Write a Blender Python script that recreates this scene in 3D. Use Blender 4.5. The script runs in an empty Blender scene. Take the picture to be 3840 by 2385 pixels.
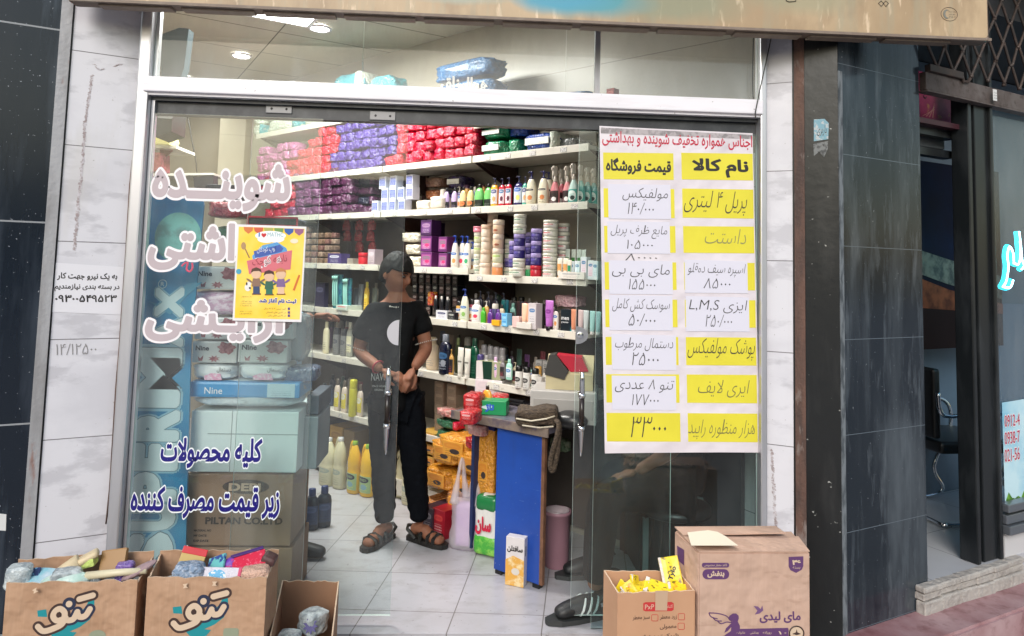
# Persian toiletries shop seen from the pavement: everything below is built in code.
import bpy, bmesh, math, random
from mathutils import Vector, Matrix
random.seed(7)
rad = math.radians
scene = bpy.context.scene
COL = scene.collection

# ------------------------------------------------------------------ camera
FPX, PPX, PPY, CAM_H = 2685.0, 1920.0, 793.0, 1.58
PITCH, ROLL, YAW = rad(4.388), rad(-1.481), rad(3.018)
_f = Vector((math.sin(YAW)*math.cos(PITCH), math.cos(YAW)*math.cos(PITCH), math.sin(PITCH)))
_r0 = Vector((math.cos(YAW), -math.sin(YAW), 0)); _d0 = _f.cross(_r0)
_r = _r0*math.cos(ROLL) + _d0*math.sin(ROLL); _d = -_r0*math.sin(ROLL) + _d0*math.cos(ROLL)
CAM = Vector((0, 0, CAM_H))
cd = bpy.data.cameras.new('camera'); cam = bpy.data.objects.new('camera', cd); COL.objects.link(cam)
cd.sensor_width = 36; cd.lens = FPX/3840*36; cd.shift_x = 0; cd.shift_y = -(1192.5-PPY)/3840
cd.clip_start = 0.05; cd.clip_end = 500
mw = Matrix((( _r.x, -_d.x, -_f.x, 0), (_r.y, -_d.y, -_f.y, 0), (_r.z, -_d.z, -_f.z, CAM_H), (0, 0, 0, 1)))
cam.matrix_world = mw
scene.camera = cam

# ------------------------------------------------------------------ light
SUN_EL, SUN_ROT = rad(31), rad(194)
world = bpy.data.worlds.new('World'); scene.world = world; world.use_nodes = True
wn = world.node_tree; bg = wn.nodes['Background']
sky = wn.nodes.new('ShaderNodeTexSky'); sky.sky_type = 'NISHITA'; sky.sun_disc = False
sky.sun_elevation = SUN_EL; sky.sun_rotation = SUN_ROT; sky.air_density = 1.6; sky.dust_density = 1.6; sky.ozone_density = 1.0
wn.links.new(sky.outputs[0], bg.inputs[0]); bg.inputs[1].default_value = 0.08
sl = bpy.data.lights.new('sun', 'SUN'); sl.energy = 1.15; sl.angle = rad(28); sl.color = (1, .985, .965)
so = bpy.data.objects.new('sun', sl); COL.objects.link(so)
so.rotation_euler = (rad(90)-SUN_EL, 0, rad(180)-SUN_ROT)
scene.view_settings.view_transform = 'Standard'; scene.view_settings.look = 'None'
scene.view_settings.gamma = 1; scene.view_settings.use_curve_mapping = False
scene.view_settings.exposure = 0.92
scene.render.engine = 'CYCLES'
cy = scene.cycles
cy.use_denoising = True; cy.max_bounces = 8; cy.transparent_max_bounces = 24; cy.glossy_bounces = 4; cy.diffuse_bounces = 4
cy.transmission_bounces = 4; cy.caustics_reflective = False; cy.caustics_refractive = False; cy.sample_clamp_indirect = 6

# ------------------------------------------------------------------ pixel <-> world
def ray(x, y): return _r*((x-PPX)/FPX) + _d*((y-PPY)/FPX) + _f
def on_z(x, y, z=0.0):
    v = ray(x, y); return CAM + v*((z-CAM_H)/v.z)
def on_p(x, y, p, n):
    v = ray(x, y); n = Vector(n); return CAM + v*((Vector(p)-CAM).dot(n)/v.dot(n))
def on_y(x, y, Y): return on_p(x, y, (0, Y, 0), (0, 1, 0))
def depth(P): return (Vector(P)-CAM).dot(_f)
def proj(P):
    v = Vector(P)-CAM; z = v.dot(_f); return (PPX+FPX*v.dot(_r)/z, PPY+FPX*v.dot(_d)/z)

D = 3.244                                     # the shopfront plane
WA = rad(44)
DIRW = Vector((-math.cos(WA), math.sin(WA), 0)); NW = Vector((DIRW.y, -DIRW.x, 0))
A0 = Vector((-0.828, 5.165, 0)) + NW*.06      # origin of the shelving front plane
def wall(s, q, z): return A0 + DIRW*s + NW*q + Vector((0, 0, z))
def wall_s(px, z, q=0.0):
    a, b = -2.9, 4.0
    for _ in range(50):
        m = (a+b)/2
        if proj(wall(m, q, z))[0] > px: a = m
        else: b = m
    return (a+b)/2
WROT = -WA                                    # local -Y faces the customer
SA = rad(25)                                  # the street line
SDIR = Vector((math.cos(SA), math.sin(SA), 0)); SN = Vector((math.sin(SA), -math.cos(SA), 0))   # SN faces the street
RB = rad(28)

# ------------------------------------------------------------------ materials
_mc = {}
def srgb(r, g, b):
    f = lambda c: (c/12.92 if c <= .04045 else ((c+.055)/1.055)**2.4)
    return (f(r/255), f(g/255), f(b/255))
def mat(name, col, rough=.5, metal=0, spec=.5, over=(), bump=None, emit=0, coat=0, lines=(), coords='world', alpha=1, trans=0, sss=0):
    """over: (scale xyz, lo, hi, rgb, amount, detail) noise layers; lines: (origin, dir, pitch, width, rgb) joints in world space."""
    key = name
    if key in _mc: return _mc[key]
    m = bpy.data.materials.new(name); m.use_nodes = True; _mc[key] = m
    nt = m.node_tree; N = nt.nodes; L = nt.links; p = N['Principled BSDF']
    col = (*col, 1)
    p.inputs['Base Color'].default_value = col; p.inputs['Roughness'].default_value = rough
    p.inputs['Metallic'].default_value = metal; p.inputs['Specular IOR Level'].default_value = spec
    p.inputs['Coat Weight'].default_value = coat; p.inputs['Alpha'].default_value = alpha
    if trans: p.inputs['Transmission Weight'].default_value = trans
    if sss: p.inputs['Subsurface Weight'].default_value = sss; p.inputs['Subsurface Radius'].default_value = (.01, .004, .002)
    if emit: p.inputs['Emission Color'].default_value = col; p.inputs['Emission Strength'].default_value = emit
    if over or bump or lines:
        if coords == 'world': src = N.new('ShaderNodeNewGeometry').outputs['Position']
        else: src = N.new('ShaderNodeTexCoord').outputs['Object' if coords == 'object' else 'Generated']
    cur = None
    def mixto(fac, rgb):
        nonlocal cur
        mx = N.new('ShaderNodeMix'); mx.data_type = 'RGBA'
        if cur is None: mx.inputs[6].default_value = col
        else: L.new(cur, mx.inputs[6])
        mx.inputs[7].default_value = (*rgb, 1); L.new(fac, mx.inputs[0]); cur = mx.outputs[2]
    for o in over:
        sc, lo, hi, rgb, amt = o[:5]; det = o[5] if len(o) > 5 else 5
        mp = N.new('ShaderNodeMapping'); mp.inputs['Scale'].default_value = sc if hasattr(sc, '__len__') else (sc,)*3
        if len(o) > 6: mp.inputs['Rotation'].default_value = o[6]
        L.new(src, mp.inputs[0])
        nz = N.new('ShaderNodeTexNoise'); nz.inputs['Scale'].default_value = 1; nz.inputs['Detail'].default_value = det; nz.inputs['Roughness'].default_value = .6
        L.new(mp.outputs[0], nz.inputs['Vector'])
        mr = N.new('ShaderNodeMapRange'); mr.inputs[1].default_value = lo; mr.inputs[2].default_value = hi; mr.inputs[4].default_value = amt
        L.new(nz.outputs[0], mr.inputs[0]); mixto(mr.outputs[0], rgb)
    for (org, dr, pitch, width, rgb) in lines:
        d = N.new('ShaderNodeVectorMath'); d.operation = 'DOT_PRODUCT'; L.new(src, d.inputs[0]); d.inputs[1].default_value = dr
        a = N.new('ShaderNodeMath'); a.operation = 'SUBTRACT'; L.new(d.outputs['Value'], a.inputs[0]); a.inputs[1].default_value = org - pitch*400
        md = N.new('ShaderNodeMath'); md.operation = 'MODULO'; L.new(a.outputs[0], md.inputs[0]); md.inputs[1].default_value = pitch
        lt = N.new('ShaderNodeMath'); lt.operation = 'LESS_THAN'; L.new(md.outputs[0], lt.inputs[0]); lt.inputs[1].default_value = width
        mixto(lt.outputs[0], rgb)
    if cur is not None: L.new(cur, p.inputs['Base Color'])
    if bump:
        mp = N.new('ShaderNodeMapping'); mp.inputs['Scale'].default_value = bump[0] if hasattr(bump[0], '__len__') else (bump[0],)*3
        L.new(src, mp.inputs[0])
        nz = N.new('ShaderNodeTexNoise'); nz.inputs['Scale'].default_value = 1; nz.inputs['Detail'].default_value = bump[2] if len(bump) > 2 else 3
        L.new(mp.outputs[0], nz.inputs['Vector'])
        b = N.new('ShaderNodeBump'); b.inputs['Strength'].default_value = bump[1]; b.inputs['Distance'].default_value = bump[3] if len(bump) > 3 else .01
        L.new(nz.outputs[0], b.inputs['Height']); L.new(b.outputs[0], p.inputs['Normal'])
    return m
def plain(r, g, b, rough=.45, k=''):
    n = 'paint_%d_%d_%d_%d%s' % (r, g, b, int(rough*100), k)
    return mat(n, srgb(r, g, b), rough, over=[((9, 9, 9), .35, .75, tuple(c*.8 for c in srgb(r, g, b)), .5, 3)])
def glassmat(name, tint, ior=1.62, dust_haze=0.03, refl=1.0):
    m = bpy.data.materials.new(name); m.use_nodes = True; nt = m.node_tree; N = nt.nodes; L = nt.links
    for n in list(N):
        if n.type != 'OUTPUT_MATERIAL': N.remove(n)
    out = N['Material Output'] if 'Material Output' in N else [n for n in N if n.type == 'OUTPUT_MATERIAL'][0]
    t = N.new('ShaderNodeBsdfTransparent'); t.inputs[0].default_value = (*tint, 1)
    g = N.new('ShaderNodeBsdfGlossy'); g.inputs['Roughness'].default_value = .015; g.inputs[0].default_value = (refl, refl, refl, 1)
    fr = N.new('ShaderNodeFresnel'); fr.inputs[0].default_value = ior
    gb = N.new('ShaderNodeNewGeometry'); fx = N.new('ShaderNodeMath'); fx.operation = 'MULTIPLY_ADD'      # only the entry face reflects: light goes straight through the pane
    L.new(gb.outputs['Backfacing'], fx.inputs[0]); fx.inputs[1].default_value = -1; fx.inputs[2].default_value = 1
    fm = N.new('ShaderNodeMath'); fm.operation = 'MULTIPLY'; L.new(fr.outputs[0], fm.inputs[0]); L.new(fx.outputs[0], fm.inputs[1]); fr = fm
    mx = N.new('ShaderNodeMixShader'); L.new(fr.outputs[0], mx.inputs[0]); L.new(t.outputs[0], mx.inputs[1]); L.new(g.outputs[0], mx.inputs[2])
    df = N.new('ShaderNodeBsdfDiffuse'); df.inputs[0].default_value = (.75, .8, .82, 1)      # film of dust that also paints in the pale haze of reflections
    nz = N.new('ShaderNodeTexNoise'); nz.inputs['Scale'].default_value = 1; nz.inputs['Detail'].default_value = 9; nz.inputs['Roughness'].default_value = .65
    ge = N.new('ShaderNodeNewGeometry'); mp = N.new('ShaderNodeMapping'); mp.inputs['Scale'].default_value = (4.5, 4.5, 1.3); L.new(ge.outputs['Position'], mp.inputs[0]); L.new(mp.outputs[0], nz.inputs['Vector'])
    mr = N.new('ShaderNodeMapRange'); mr.inputs[1].default_value = .38; mr.inputs[2].default_value = .72; mr.inputs[3].default_value = dust_haze*.4; mr.inputs[4].default_value = dust_haze*2.3
    L.new(nz.outputs[0], mr.inputs[0])
    m2 = N.new('ShaderNodeMixShader'); dm = N.new('ShaderNodeMath'); dm.operation = 'MULTIPLY'; L.new(mr.outputs[0], dm.inputs[0]); L.new(fx.outputs[0], dm.inputs[1]); L.new(dm.outputs[0], m2.inputs[0]); L.new(mx.outputs[0], m2.inputs[1]); L.new(df.outputs[0], m2.inputs[2])
    L.new(m2.outputs[0], out.inputs[0]); return m
def film(name, rgb, a, rough=.12):
    """thin clear plastic: partly see-through, glossy"""
    m = bpy.data.materials.new(name); m.use_nodes = True; p = m.node_tree.nodes['Principled BSDF']
    p.inputs['Base Color'].default_value = (*rgb, 1); p.inputs['Roughness'].default_value = rough; p.inputs['Alpha'].default_value = a
    nt = m.node_tree; nz = nt.nodes.new('ShaderNodeTexNoise'); nz.inputs['Scale'].default_value = 30; nz.inputs['Detail'].default_value = 3
    ge = nt.nodes.new('ShaderNodeNewGeometry'); nt.links.new(ge.outputs['Position'], nz.inputs['Vector'])
    b = nt.nodes.new('ShaderNodeBump'); b.inputs['Strength'].default_value = .6; b.inputs['Distance'].default_value = .01
    nt.links.new(nz.outputs[0], b.inputs['Height']); nt.links.new(b.outputs[0], p.inputs['Normal'])
    return m

# ------------------------------------------------------------------ objects
def obj(name, me, mats=None, parent=None, loc=(0, 0, 0), rot=0, scale=None, smooth=None):
    o = bpy.data.objects.new(name, me); COL.objects.link(o)
    if mats is not None:
        if not isinstance(mats, (list, tuple)): mats = [mats]
        if len(me.materials) == 0:
            for m in mats: me.materials.append(m)
        else:
            for i, m in enumerate(mats):
                if me.materials[i] is not m: o.material_slots[i].link = 'OBJECT'; o.material_slots[i].material = m
    if parent: o.parent = parent
    o.location = loc
    if rot: o.rotation_euler = (0, 0, rot) if not hasattr(rot, '__len__') else rot
    if scale: o.scale = scale
    return o
def tag(o, label=None, cat=None, group=None, kind=None):
    if label: o['label'] = label
    if cat: o['category'] = cat
    if group: o['group'] = group
    if kind: o['kind'] = kind
    return o
def thing(name, label, cat, loc=(0, 0, 0), rot=0, group=None, scale=None):
    o = bpy.data.objects.new(name, None); COL.objects.link(o); o.empty_display_size = .05
    o.location = loc
    o.rotation_euler = (0, 0, rot) if not hasattr(rot, '__len__') else rot
    if scale: o.scale = scale
    return tag(o, label, cat, group)
def BM(): return bmesh.new()
def fin(bm, name='m', smooth=False):
    bmesh.ops.recalc_face_normals(bm, faces=bm.faces[:])
    me = bpy.data.meshes.new(name); bm.to_mesh(me); bm.free()
    if smooth:
        for p in me.polygons: p.use_smooth = True
    return me
def wm(o): return (wm(o.parent) @ o.matrix_basis) if o.parent else o.matrix_basis.copy()
def winv(o): return wm(o).inverted() if o else Matrix()
def part(name, bm, mats, parent, smooth=False):
    """mesh given in world space, linked as a child of parent"""
    bmesh.ops.transform(bm, matrix=winv(parent), verts=bm.verts[:])
    return obj(name, fin(bm, name, smooth), mats, parent)
def setmi(fs, mi):
    for f in fs: f.material_index = mi
def box(bm, c, s, mi=0, bev=0, rz=0, M=None, seg=2):
    T = Matrix.Translation(c) @ Matrix.Rotation(rz, 4, 'Z')
    if M is not None: T = M @ T
    r = bmesh.ops.create_cube(bm, size=1, matrix=T @ Matrix.Diagonal((s[0], s[1], s[2], 1)))
    vs = r['verts']
    fs = set(f for v in vs for f in v.link_faces)
    if bev:
        es = list(set(e for v in vs for e in v.link_edges))
        rr = bmesh.ops.bevel(bm, geom=es, offset=bev, segments=seg, affect='EDGES', profile=.6)
        fs = set(f for f in fs if f.is_valid) | set(rr['faces'])
    setmi(fs, mi); return fs
def prism(bm, pts, z0, z1, mi=0, M=None):
    """outline in xy extruded in z"""
    T = M or Matrix()
    b = [bm.verts.new(T @ Vector((p[0], p[1], z0))) for p in pts]; t = [bm.verts.new(T @ Vector((p[0], p[1], z1))) for p in pts]
    n = len(pts); fs = [bm.faces.new(b[::-1]), bm.faces.new(t)]
    for i in range(n): fs.append(bm.faces.new((b[i], b[(i+1) % n], t[(i+1) % n], t[i])))
    setmi(fs, mi); return fs
def wallseg(bm, a, b, z0, z1, th, mi=0):
    """vertical slab from a to b (xy), thickness th to the left of a->b"""
    a = Vector((a[0], a[1], 0)); b = Vector((b[0], b[1], 0)); d = (b-a).normalized(); n = Vector((-d.y, d.x, 0))*th
    return prism(bm, [a, b, b+n, a+n], z0, z1, mi)
def lathe(bm, prof, n=16, mi=0, c=(0, 0, 0), sx=1, sy=1, a0=0, a1=2*math.pi, cap=True):
    full = abs(a1-a0-2*math.pi) < 1e-4
    m = n if full else n+1
    rings = []
    for r, z in prof:
        rings.append([bm.verts.new((c[0]+sx*r*math.cos(a0+(a1-a0)*i/n), c[1]+sy*r*math.sin(a0+(a1-a0)*i/n), c[2]+z)) for i in range(m)])
    fs = []
    for k in range(len(rings)-1):
        for i in range(n if full else n):
            j = (i+1) % m if full else i+1
            try: fs.append(bm.faces.new((rings[k][i], rings[k][j], rings[k+1][j], rings[k+1][i])))
            except ValueError: pass
    if cap and full:
        fs.append(bm.faces.new(rings[0][::-1])); fs.append(bm.faces.new(rings[-1]))
    setmi(fs, mi); return fs
def tube(bm, pts, r, n=8, mi=0, closed=False):
    pts = [Vector(p) for p in pts]; rs = r if hasattr(r, '__len__') else [r]*len(pts)
    rings = []; up = None; N = len(pts)
    for i, p in enumerate(pts):
        if closed: t = (pts[(i+1) % N]-pts[i-1]).normalized()
        else: t = (pts[min(i+1, N-1)]-pts[max(i-1, 0)]).normalized()
        if up is None: up = Vector((0, 0, 1)) if abs(t.z) < .9 else Vector((1, 0, 0))
        u = t.cross(up); u.normalize(); v = u.cross(t); up = v
        rings.append([bm.verts.new(p + (u*math.cos(2*math.pi*k/n) + v*math.sin(2*math.pi*k/n))*rs[i]) for k in range(n)])
    fs = []
    for i in range(N if closed else N-1):
        a, b = rings[i], rings[(i+1) % N]
        for k in range(n): fs.append(bm.faces.new((a[k], a[(k+1) % n], b[(k+1) % n], b[k])))
    if not closed: fs.append(bm.faces.new(rings[0][::-1])); fs.append(bm.faces.new(rings[-1]))
    setmi(fs, mi); return fs
def sphere(bm, c, s, mi=0, sub=2, M=None):
    T = Matrix.Translation(c) @ Matrix.Diagonal((*(s if hasattr(s, '__len__') else (s,)*3), 1))
    if M is not None: T = M @ T
    r = bmesh.ops.create_icosphere(bm, subdivisions=sub, radius=1, matrix=T)
    fs = set(f for v in r['verts'] for f in v.link_faces); setmi(fs, mi); return fs
def noisev(p, k): 
    from mathutils import noise
    return noise.noise(Vector(p)*k)
def catmull(P, n=6):
    P = [Vector(p) for p in P]; out = []
    for i in range(len(P)-1):
        p0, p1, p2, p3 = P[max(i-1, 0)], P[i], P[i+1], P[min(i+2, len(P)-1)]
        for k in range(n):
            t = k/n; out.append(.5*((2*p1) + (p2-p0)*t + (2*p0-5*p1+4*p2-p3)*t*t + (3*p1-p0-3*p2+p3)*t**3))
    out.append(P[-1]); return out

# ------------------------------------------------------------------ writing
_F = {}
def _frm(c, iso, fin_=None, ini=None, med=None): _F[c] = (iso, fin_, ini, med)
_b = 0xFE80
for c, base, n in [('ا', 0xFE8D, 2), ('آ', 0xFE81, 2), ('ب', 0xFE8F, 4), ('ت', 0xFE95, 4), ('ث', 0xFE99, 4), ('ج', 0xFE9D, 4), ('ح', 0xFEA1, 4), ('خ', 0xFEA5, 4), ('د', 0xFEA9, 2), ('ذ', 0xFEAB, 2),
    ('ر', 0xFEAD, 2), ('ز', 0xFEAF, 2), ('س', 0xFEB1, 4), ('ش', 0xFEB5, 4), ('ص', 0xFEB9, 4), ('ض', 0xFEBD, 4), ('ط', 0xFEC1, 4), ('ظ', 0xFEC5, 4), ('ع', 0xFEC9, 4), ('غ', 0xFECD, 4), ('ف', 0xFED1, 4),
    ('ق', 0xFED5, 4), ('ل', 0xFEDD, 4), ('م', 0xFEE1, 4), ('ن', 0xFEE5, 4), ('ه', 0xFEE9, 4), ('و', 0xFEED, 2), ('پ', 0xFB56, 4), ('چ', 0xFB7A, 4), ('ژ', 0xFB8A, 2), ('ک', 0xFB8E, 4), ('گ', 0xFB92, 4), ('ی', 0xFBFC, 4), ('ئ', 0xFE89, 4)]:
    _F[c] = tuple(chr(base+i) for i in range(n))
def shape_fa(s):
    """joins Persian letters and puts the line in visual order"""
    out = []; s = s.replace('لا', '\u0001')
    def joins_next(c): return c == 'ـ' or (c in _F and len(_F[c]) == 4)
    def joins_prev(c): return c in _F or c in '\u0001ـ'
    for i, c in enumerate(s):
        pv = i > 0 and joins_next(s[i-1]) and joins_prev(c); nx = i+1 < len(s) and joins_next(c) and joins_prev(s[i+1])
        if c == '\u0001': out.append('\uFEFC' if pv else '\uFEFB')
        elif c in _F:
            f = _F[c]; out.append(f[3] if pv and nx else f[1] if pv else f[2] if nx else f[0])
        elif c == 'ـ': out.append(c)
        else: out.append(c)
    # digits and latin runs keep their own order
    res = []; run = []
    for c in out[::-1]:
        if c.isdigit() or c in '.,/' or c.isascii() and c.isalnum(): run.append(c)
        else: res += run[::-1]; run = []; res.append(c)
    res += run[::-1]
    return ''.join(res)
_tm = {}
_ws = bpy.data.scenes.new('workshop')          # meshes are evaluated in an empty scene of their own (fast), removed at the end
def evald(o):
    _ws.collection.objects.link(o); vl = _ws.view_layers[0]; vl.update()
    me = bpy.data.meshes.new_from_object(o.evaluated_get(vl.depsgraph)); bpy.data.objects.remove(o); return me
def text_mesh(s, off=0.0, ext=0.0, res=3, bold=0):
    key = (s, off, ext)
    if key in _tm: return _tm[key]
    cu = bpy.data.curves.new('tmp', 'FONT'); cu.body = s; cu.resolution_u = res; cu.offset = off; cu.extrude = ext; cu.size = 1
    o = bpy.data.objects.new('tmp', cu); me = evald(o); bpy.data.curves.remove(cu)
    par = list(range(len(me.vertices)))            # glyphs overlap where they join: give each its own hair-thin level
    def root(i):
        while par[i] != i: par[i] = par[par[i]]; i = par[i]
        return i
    for e in me.edges:
        a, b = root(e.vertices[0]), root(e.vertices[1])
        if a != b: par[a] = b
    lv = {}
    for v in me.vertices: v.co.z += 4e-5*(lv.setdefault(root(v.index), len(lv)) % 12)
    _tm[key] = me; return me
def lettering(name, s, m, parent, O, U, V, w, h, off=0, ext=0.0, fa=True, lift=.0012, shear=0, base=None):
    """fits the text into the rectangle with lower-left corner O, unit axes U (right), V (up), size w x h (metres)"""
    me = text_mesh(shape_fa(s) if fa else s, min(off, .012), ext)
    if off > .012:                                  # bolder: the glyphs spread in a ring
        key = (s, 'fat', off)
        if key not in _tm:
            bm = BM()
            for i in range(14):
                n0 = len(bm.verts); bm.from_mesh(me); bm.verts.ensure_lookup_table()
                for v in bm.verts[n0:]: v.co += Vector((off*math.cos(i*math.pi/7), off*math.sin(i*math.pi/7), 5e-6*i))
            bm.from_mesh(me); m3 = bpy.data.meshes.new('fat'); bm.to_mesh(m3); bm.free(); _tm[key] = m3
        me = _tm[key]
    xs = [v.co.x for v in me.vertices]; ys = [v.co.y for v in me.vertices]
    ref = base or (min(xs), max(xs), min(ys), max(ys))
    x0, x1, y0, y1 = ref
    U = Vector(U).normalized(); V = Vector(V).normalized(); Nn = U.cross(V); me2 = me.copy()
    inv = winv(parent)
    for v in me2.vertices:
        a = (v.co.x-x0)/(x1-x0)*w; b = (v.co.y-y0)/(y1-y0)*h
        v.co = inv @ (Vector(O) + U*(a+shear*b) + V*b + Nn*(lift+v.co.z))
    me2.materials.clear(); me2.materials.append(m)
    o = bpy.data.objects.new(name, me2); COL.objects.link(o); o.parent = parent
    return o, (x0, x1, y0, y1)
def plate(bm, O, U, V, pts, th=.0006, mi=0, inv=None, lift=0):
    """a flat printed or paper shape: outline pts (u, v in metres) in the frame O,U,V with a small thickness"""
    U = Vector(U).normalized(); V = Vector(V).normalized(); Nn = U.cross(V)
    M = Matrix(((U.x, V.x, Nn.x, O[0]), (U.y, V.y, Nn.y, O[1]), (U.z, V.z, Nn.z, O[2]), (0, 0, 0, 1)))
    if inv is not None: M = inv @ M
    return prism(bm, pts, lift, lift+th, mi, M)
def rect(x0, y0, x1, y1): return [(x0, y0), (x1, y0), (x1, y1), (x0, y1)]
def rrect(x0, y0, x1, y1, r, n=4):
    P = []
    for cx, cy_, a in ((x1-r, y1-r, 0), (x0+r, y1-r, 90), (x0+r, y0+r, 180), (x1-r, y0+r, 270)):
        for k in range(n+1): t = rad(a+90*k/n); P.append((cx+r*math.cos(t), cy_+r*math.sin(t)))
    return P
def ell(cx, cy_, rx, ry, n=20, rot=0):
    return [(cx+rx*math.cos(2*math.pi*i/n)*math.cos(rot)-ry*math.sin(2*math.pi*i/n)*math.sin(rot), cy_+rx*math.cos(2*math.pi*i/n)*math.sin(rot)+ry*math.sin(2*math.pi*i/n)*math.cos(rot)) for i in range(n)]
def sub(name, pts, m, parent, O, U, V, lift=.001, th=.0006):
    bm = BM(); plate(bm, O, U, V, pts, th, 0, winv(parent), lift)
    return obj(name, fin(bm), m, parent)
X1 = Vector((1, 0, 0)); Z1 = Vector((0, 0, 1))
class Face:
    """pixel -> (u,v) on a vertical plane through p with horizontal direction U"""
    def __init__(s, p, U): s.O = Vector(p); s.U = Vector(U).normalized(); s.V = Z1.copy(); s.n = s.U.cross(s.V)
    def uv(s, x, y): q = on_p(x, y, s.O, s.n)-s.O; return (q.dot(s.U), q.dot(s.V))
    def pts(s, P): return [s.uv(*p) for p in P]
    def write(s, name, t, m, parent, x0, y0, x1, y1, **k):
        """x0,y0 = top-left pixel, x1,y1 = bottom-right pixel"""
        a = s.uv(x0, (y0+y1)/2); b = s.uv(x1, (y0+y1)/2); c = s.uv((x0+x1)/2, y0); d = s.uv((x0+x1)/2, y1)
        w = b[0]-a[0]; h = c[1]-d[1]; U2 = (s.U*(b[0]-a[0]) + s.V*(k.pop('tilt', 0)*(b[0]-a[0]))).normalized()
        V2 = s.n.cross(U2)
        O = s.O + s.U*a[0] + s.V*(d[1])
        return lettering(name, t, m, parent, O, U2, V2, w, h, **k)
# ------------------------------------------------------------------ shared materials
G_ = lambda v: (v, v, v)
M_alu = mat('aluminium', (.62, .62, .66), .35, .75, over=[((6, 6, 1.2), .45, .7, (.42, .42, .44), .5)])
M_white_alu = mat('white_powder_coat', (.82, .80, .86), .35, over=[((3, 3, 30), .52, .75, (.58, .56, .6), .5), (40, .70, .74, (.22, .2, .19), .7, 2)])
M_track = mat('dark_track', (.036, .038, .044), .4, .2, over=[(12, .45, .7, (.09, .095, .10), .6)])
M_chrome = mat('chrome', (.78, .78, .8), .12, 1)
M_steel = mat('brushed_steel', (.55, .55, .58), .3, .9, over=[((60, 60, 4), .4, .7, (.42, .42, .44), .5)])
M_blackplastic = mat('black_plastic', (.012, .012, .013), .35)
M_rust = mat('rusty_steel', (.13, .068, .05), .75, over=[((14, 14, 3), .42, .62, (.055, .035, .03), .85), ((22, 22, 6), .6, .72, (.30, .26, .24), .7)], bump=(60, .4))
M_greymetal = mat('weathered_grey_metal', (.38, .38, .40), .55, .2, over=[((9, 9, 1.6), .45, .7, (.2, .19, .19), .8), ((14, 14, 3), .6, .7, (.25, .12, .09), .8)], bump=(50, .25))
M_marble = mat('white_marble', (.70, .69, .74), .22, over=[((1.8, 1.8, 3.2), .47, .66, (.54, .53, .58), .55, 6, (0, .5, .3)), ((2.6, 2.6, 6), .535, .60, (.42, .41, .45), .5, 8, (.3, .7, .2)), ((5, 5, 1.1), .58, .72, (.60, .58, .58), .6), (70, .72, .77, (.3, .27, .25), .6, 2)],
    lines=[(1.222, (0, 0, 1), .4135, .004, (.20, .19, .2))])
M_granite = mat('black_granite', (.009, .015, .023), .13, over=[((7, 7, .8), .45, .72, (.07, .085, .10), .75, 7), ((20, 20, 4), .58, .74, (.12, .14, .16), .6, 6), (110, .735, .75, (.40, .42, .45), .8, 2), ((3, 3, .8), .47, .72, (.10, .12, .14), .8, 7), ((13, 13, 1.6), .56, .74, (.13, .155, .18), .5, 7)],  # the broad pale streak layer imitates sky mirrored in the polish
    lines=[(1.294, (0, 0, 1), .4135, .003, (.11, .135, .16))], bump=((14, 14, 3), .05), spec=.6)
M_granite_l = mat('dark_granite', (.007, .012, .021), .2, over=[((6, 6, .9), .48, .75, (.06, .075, .10), .85, 7), (85, .715, .735, (.36, .38, .42), .9, 2), ((7, 7, .6), .54, .74, (.11, .14, .18), .75, 7)],
    lines=[(.88, (0, 0, 1), .83, .007, (.3, .31, .33))], bump=((14, 14, 3), .08))
M_glass = glassmat('shop_glass', (.955, .985, .975), dust_haze=.055)
M_glass_door = glassmat('door_glass', (.93, .97, .96), dust_haze=.028)
M_glass_r = glassmat('side_glass', (.80, .88, .88), dust_haze=.016)
M_glass_up = glassmat('dusty_hazy_upper_glass', (.94, .965, .955), dust_haze=.11)  # stronger film paints the haze over the upper panes
M_edge = mat('glass_edge', (.55, .68, .62), .2, over=[((3, 3, 10), .4, .7, (.8, .85, .8), .8)])
M_wall = mat('cream_wall_tile', (.40, .365, .30), .3, over=[((1.2, 1.2, 1.8), .4, .7, (.32, .285, .23), .5, 6), (55, .72, .76, (.2, .17, .14), .7, 2)],
    lines=[(2.838, (0, 0, 1), .60, .004, (.2, .17, .14))])
M_wall_l = mat('tan_wall', (.42, .375, .30), .4, over=[((1.5, 1.5, 1.5), .4, .7, (.34, .30, .24), .5, 6)])
M_column = mat('cream_column', (.66, .61, .48), .45, over=[((2, 2, 2), .45, .7, (.58, .53, .42), .5, 6)], lines=[(2.8, (0, 0, 1), .42, .003, (.45, .4, .3))])
CA = rad(27.8)
M_ceil = mat('ceiling_panels', (.56, .52, .44), .5, over=[((1.5, 1.5, 1.5), .4, .7, (.46, .42, .36), .5)],
    lines=[(-.45, (math.sin(CA), -math.cos(CA), 0), .62, .012, (.10, .09, .08)), (1.15, (math.cos(CA), math.sin(CA), 0), 1.9, .010, (.10, .09, .08))])
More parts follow.
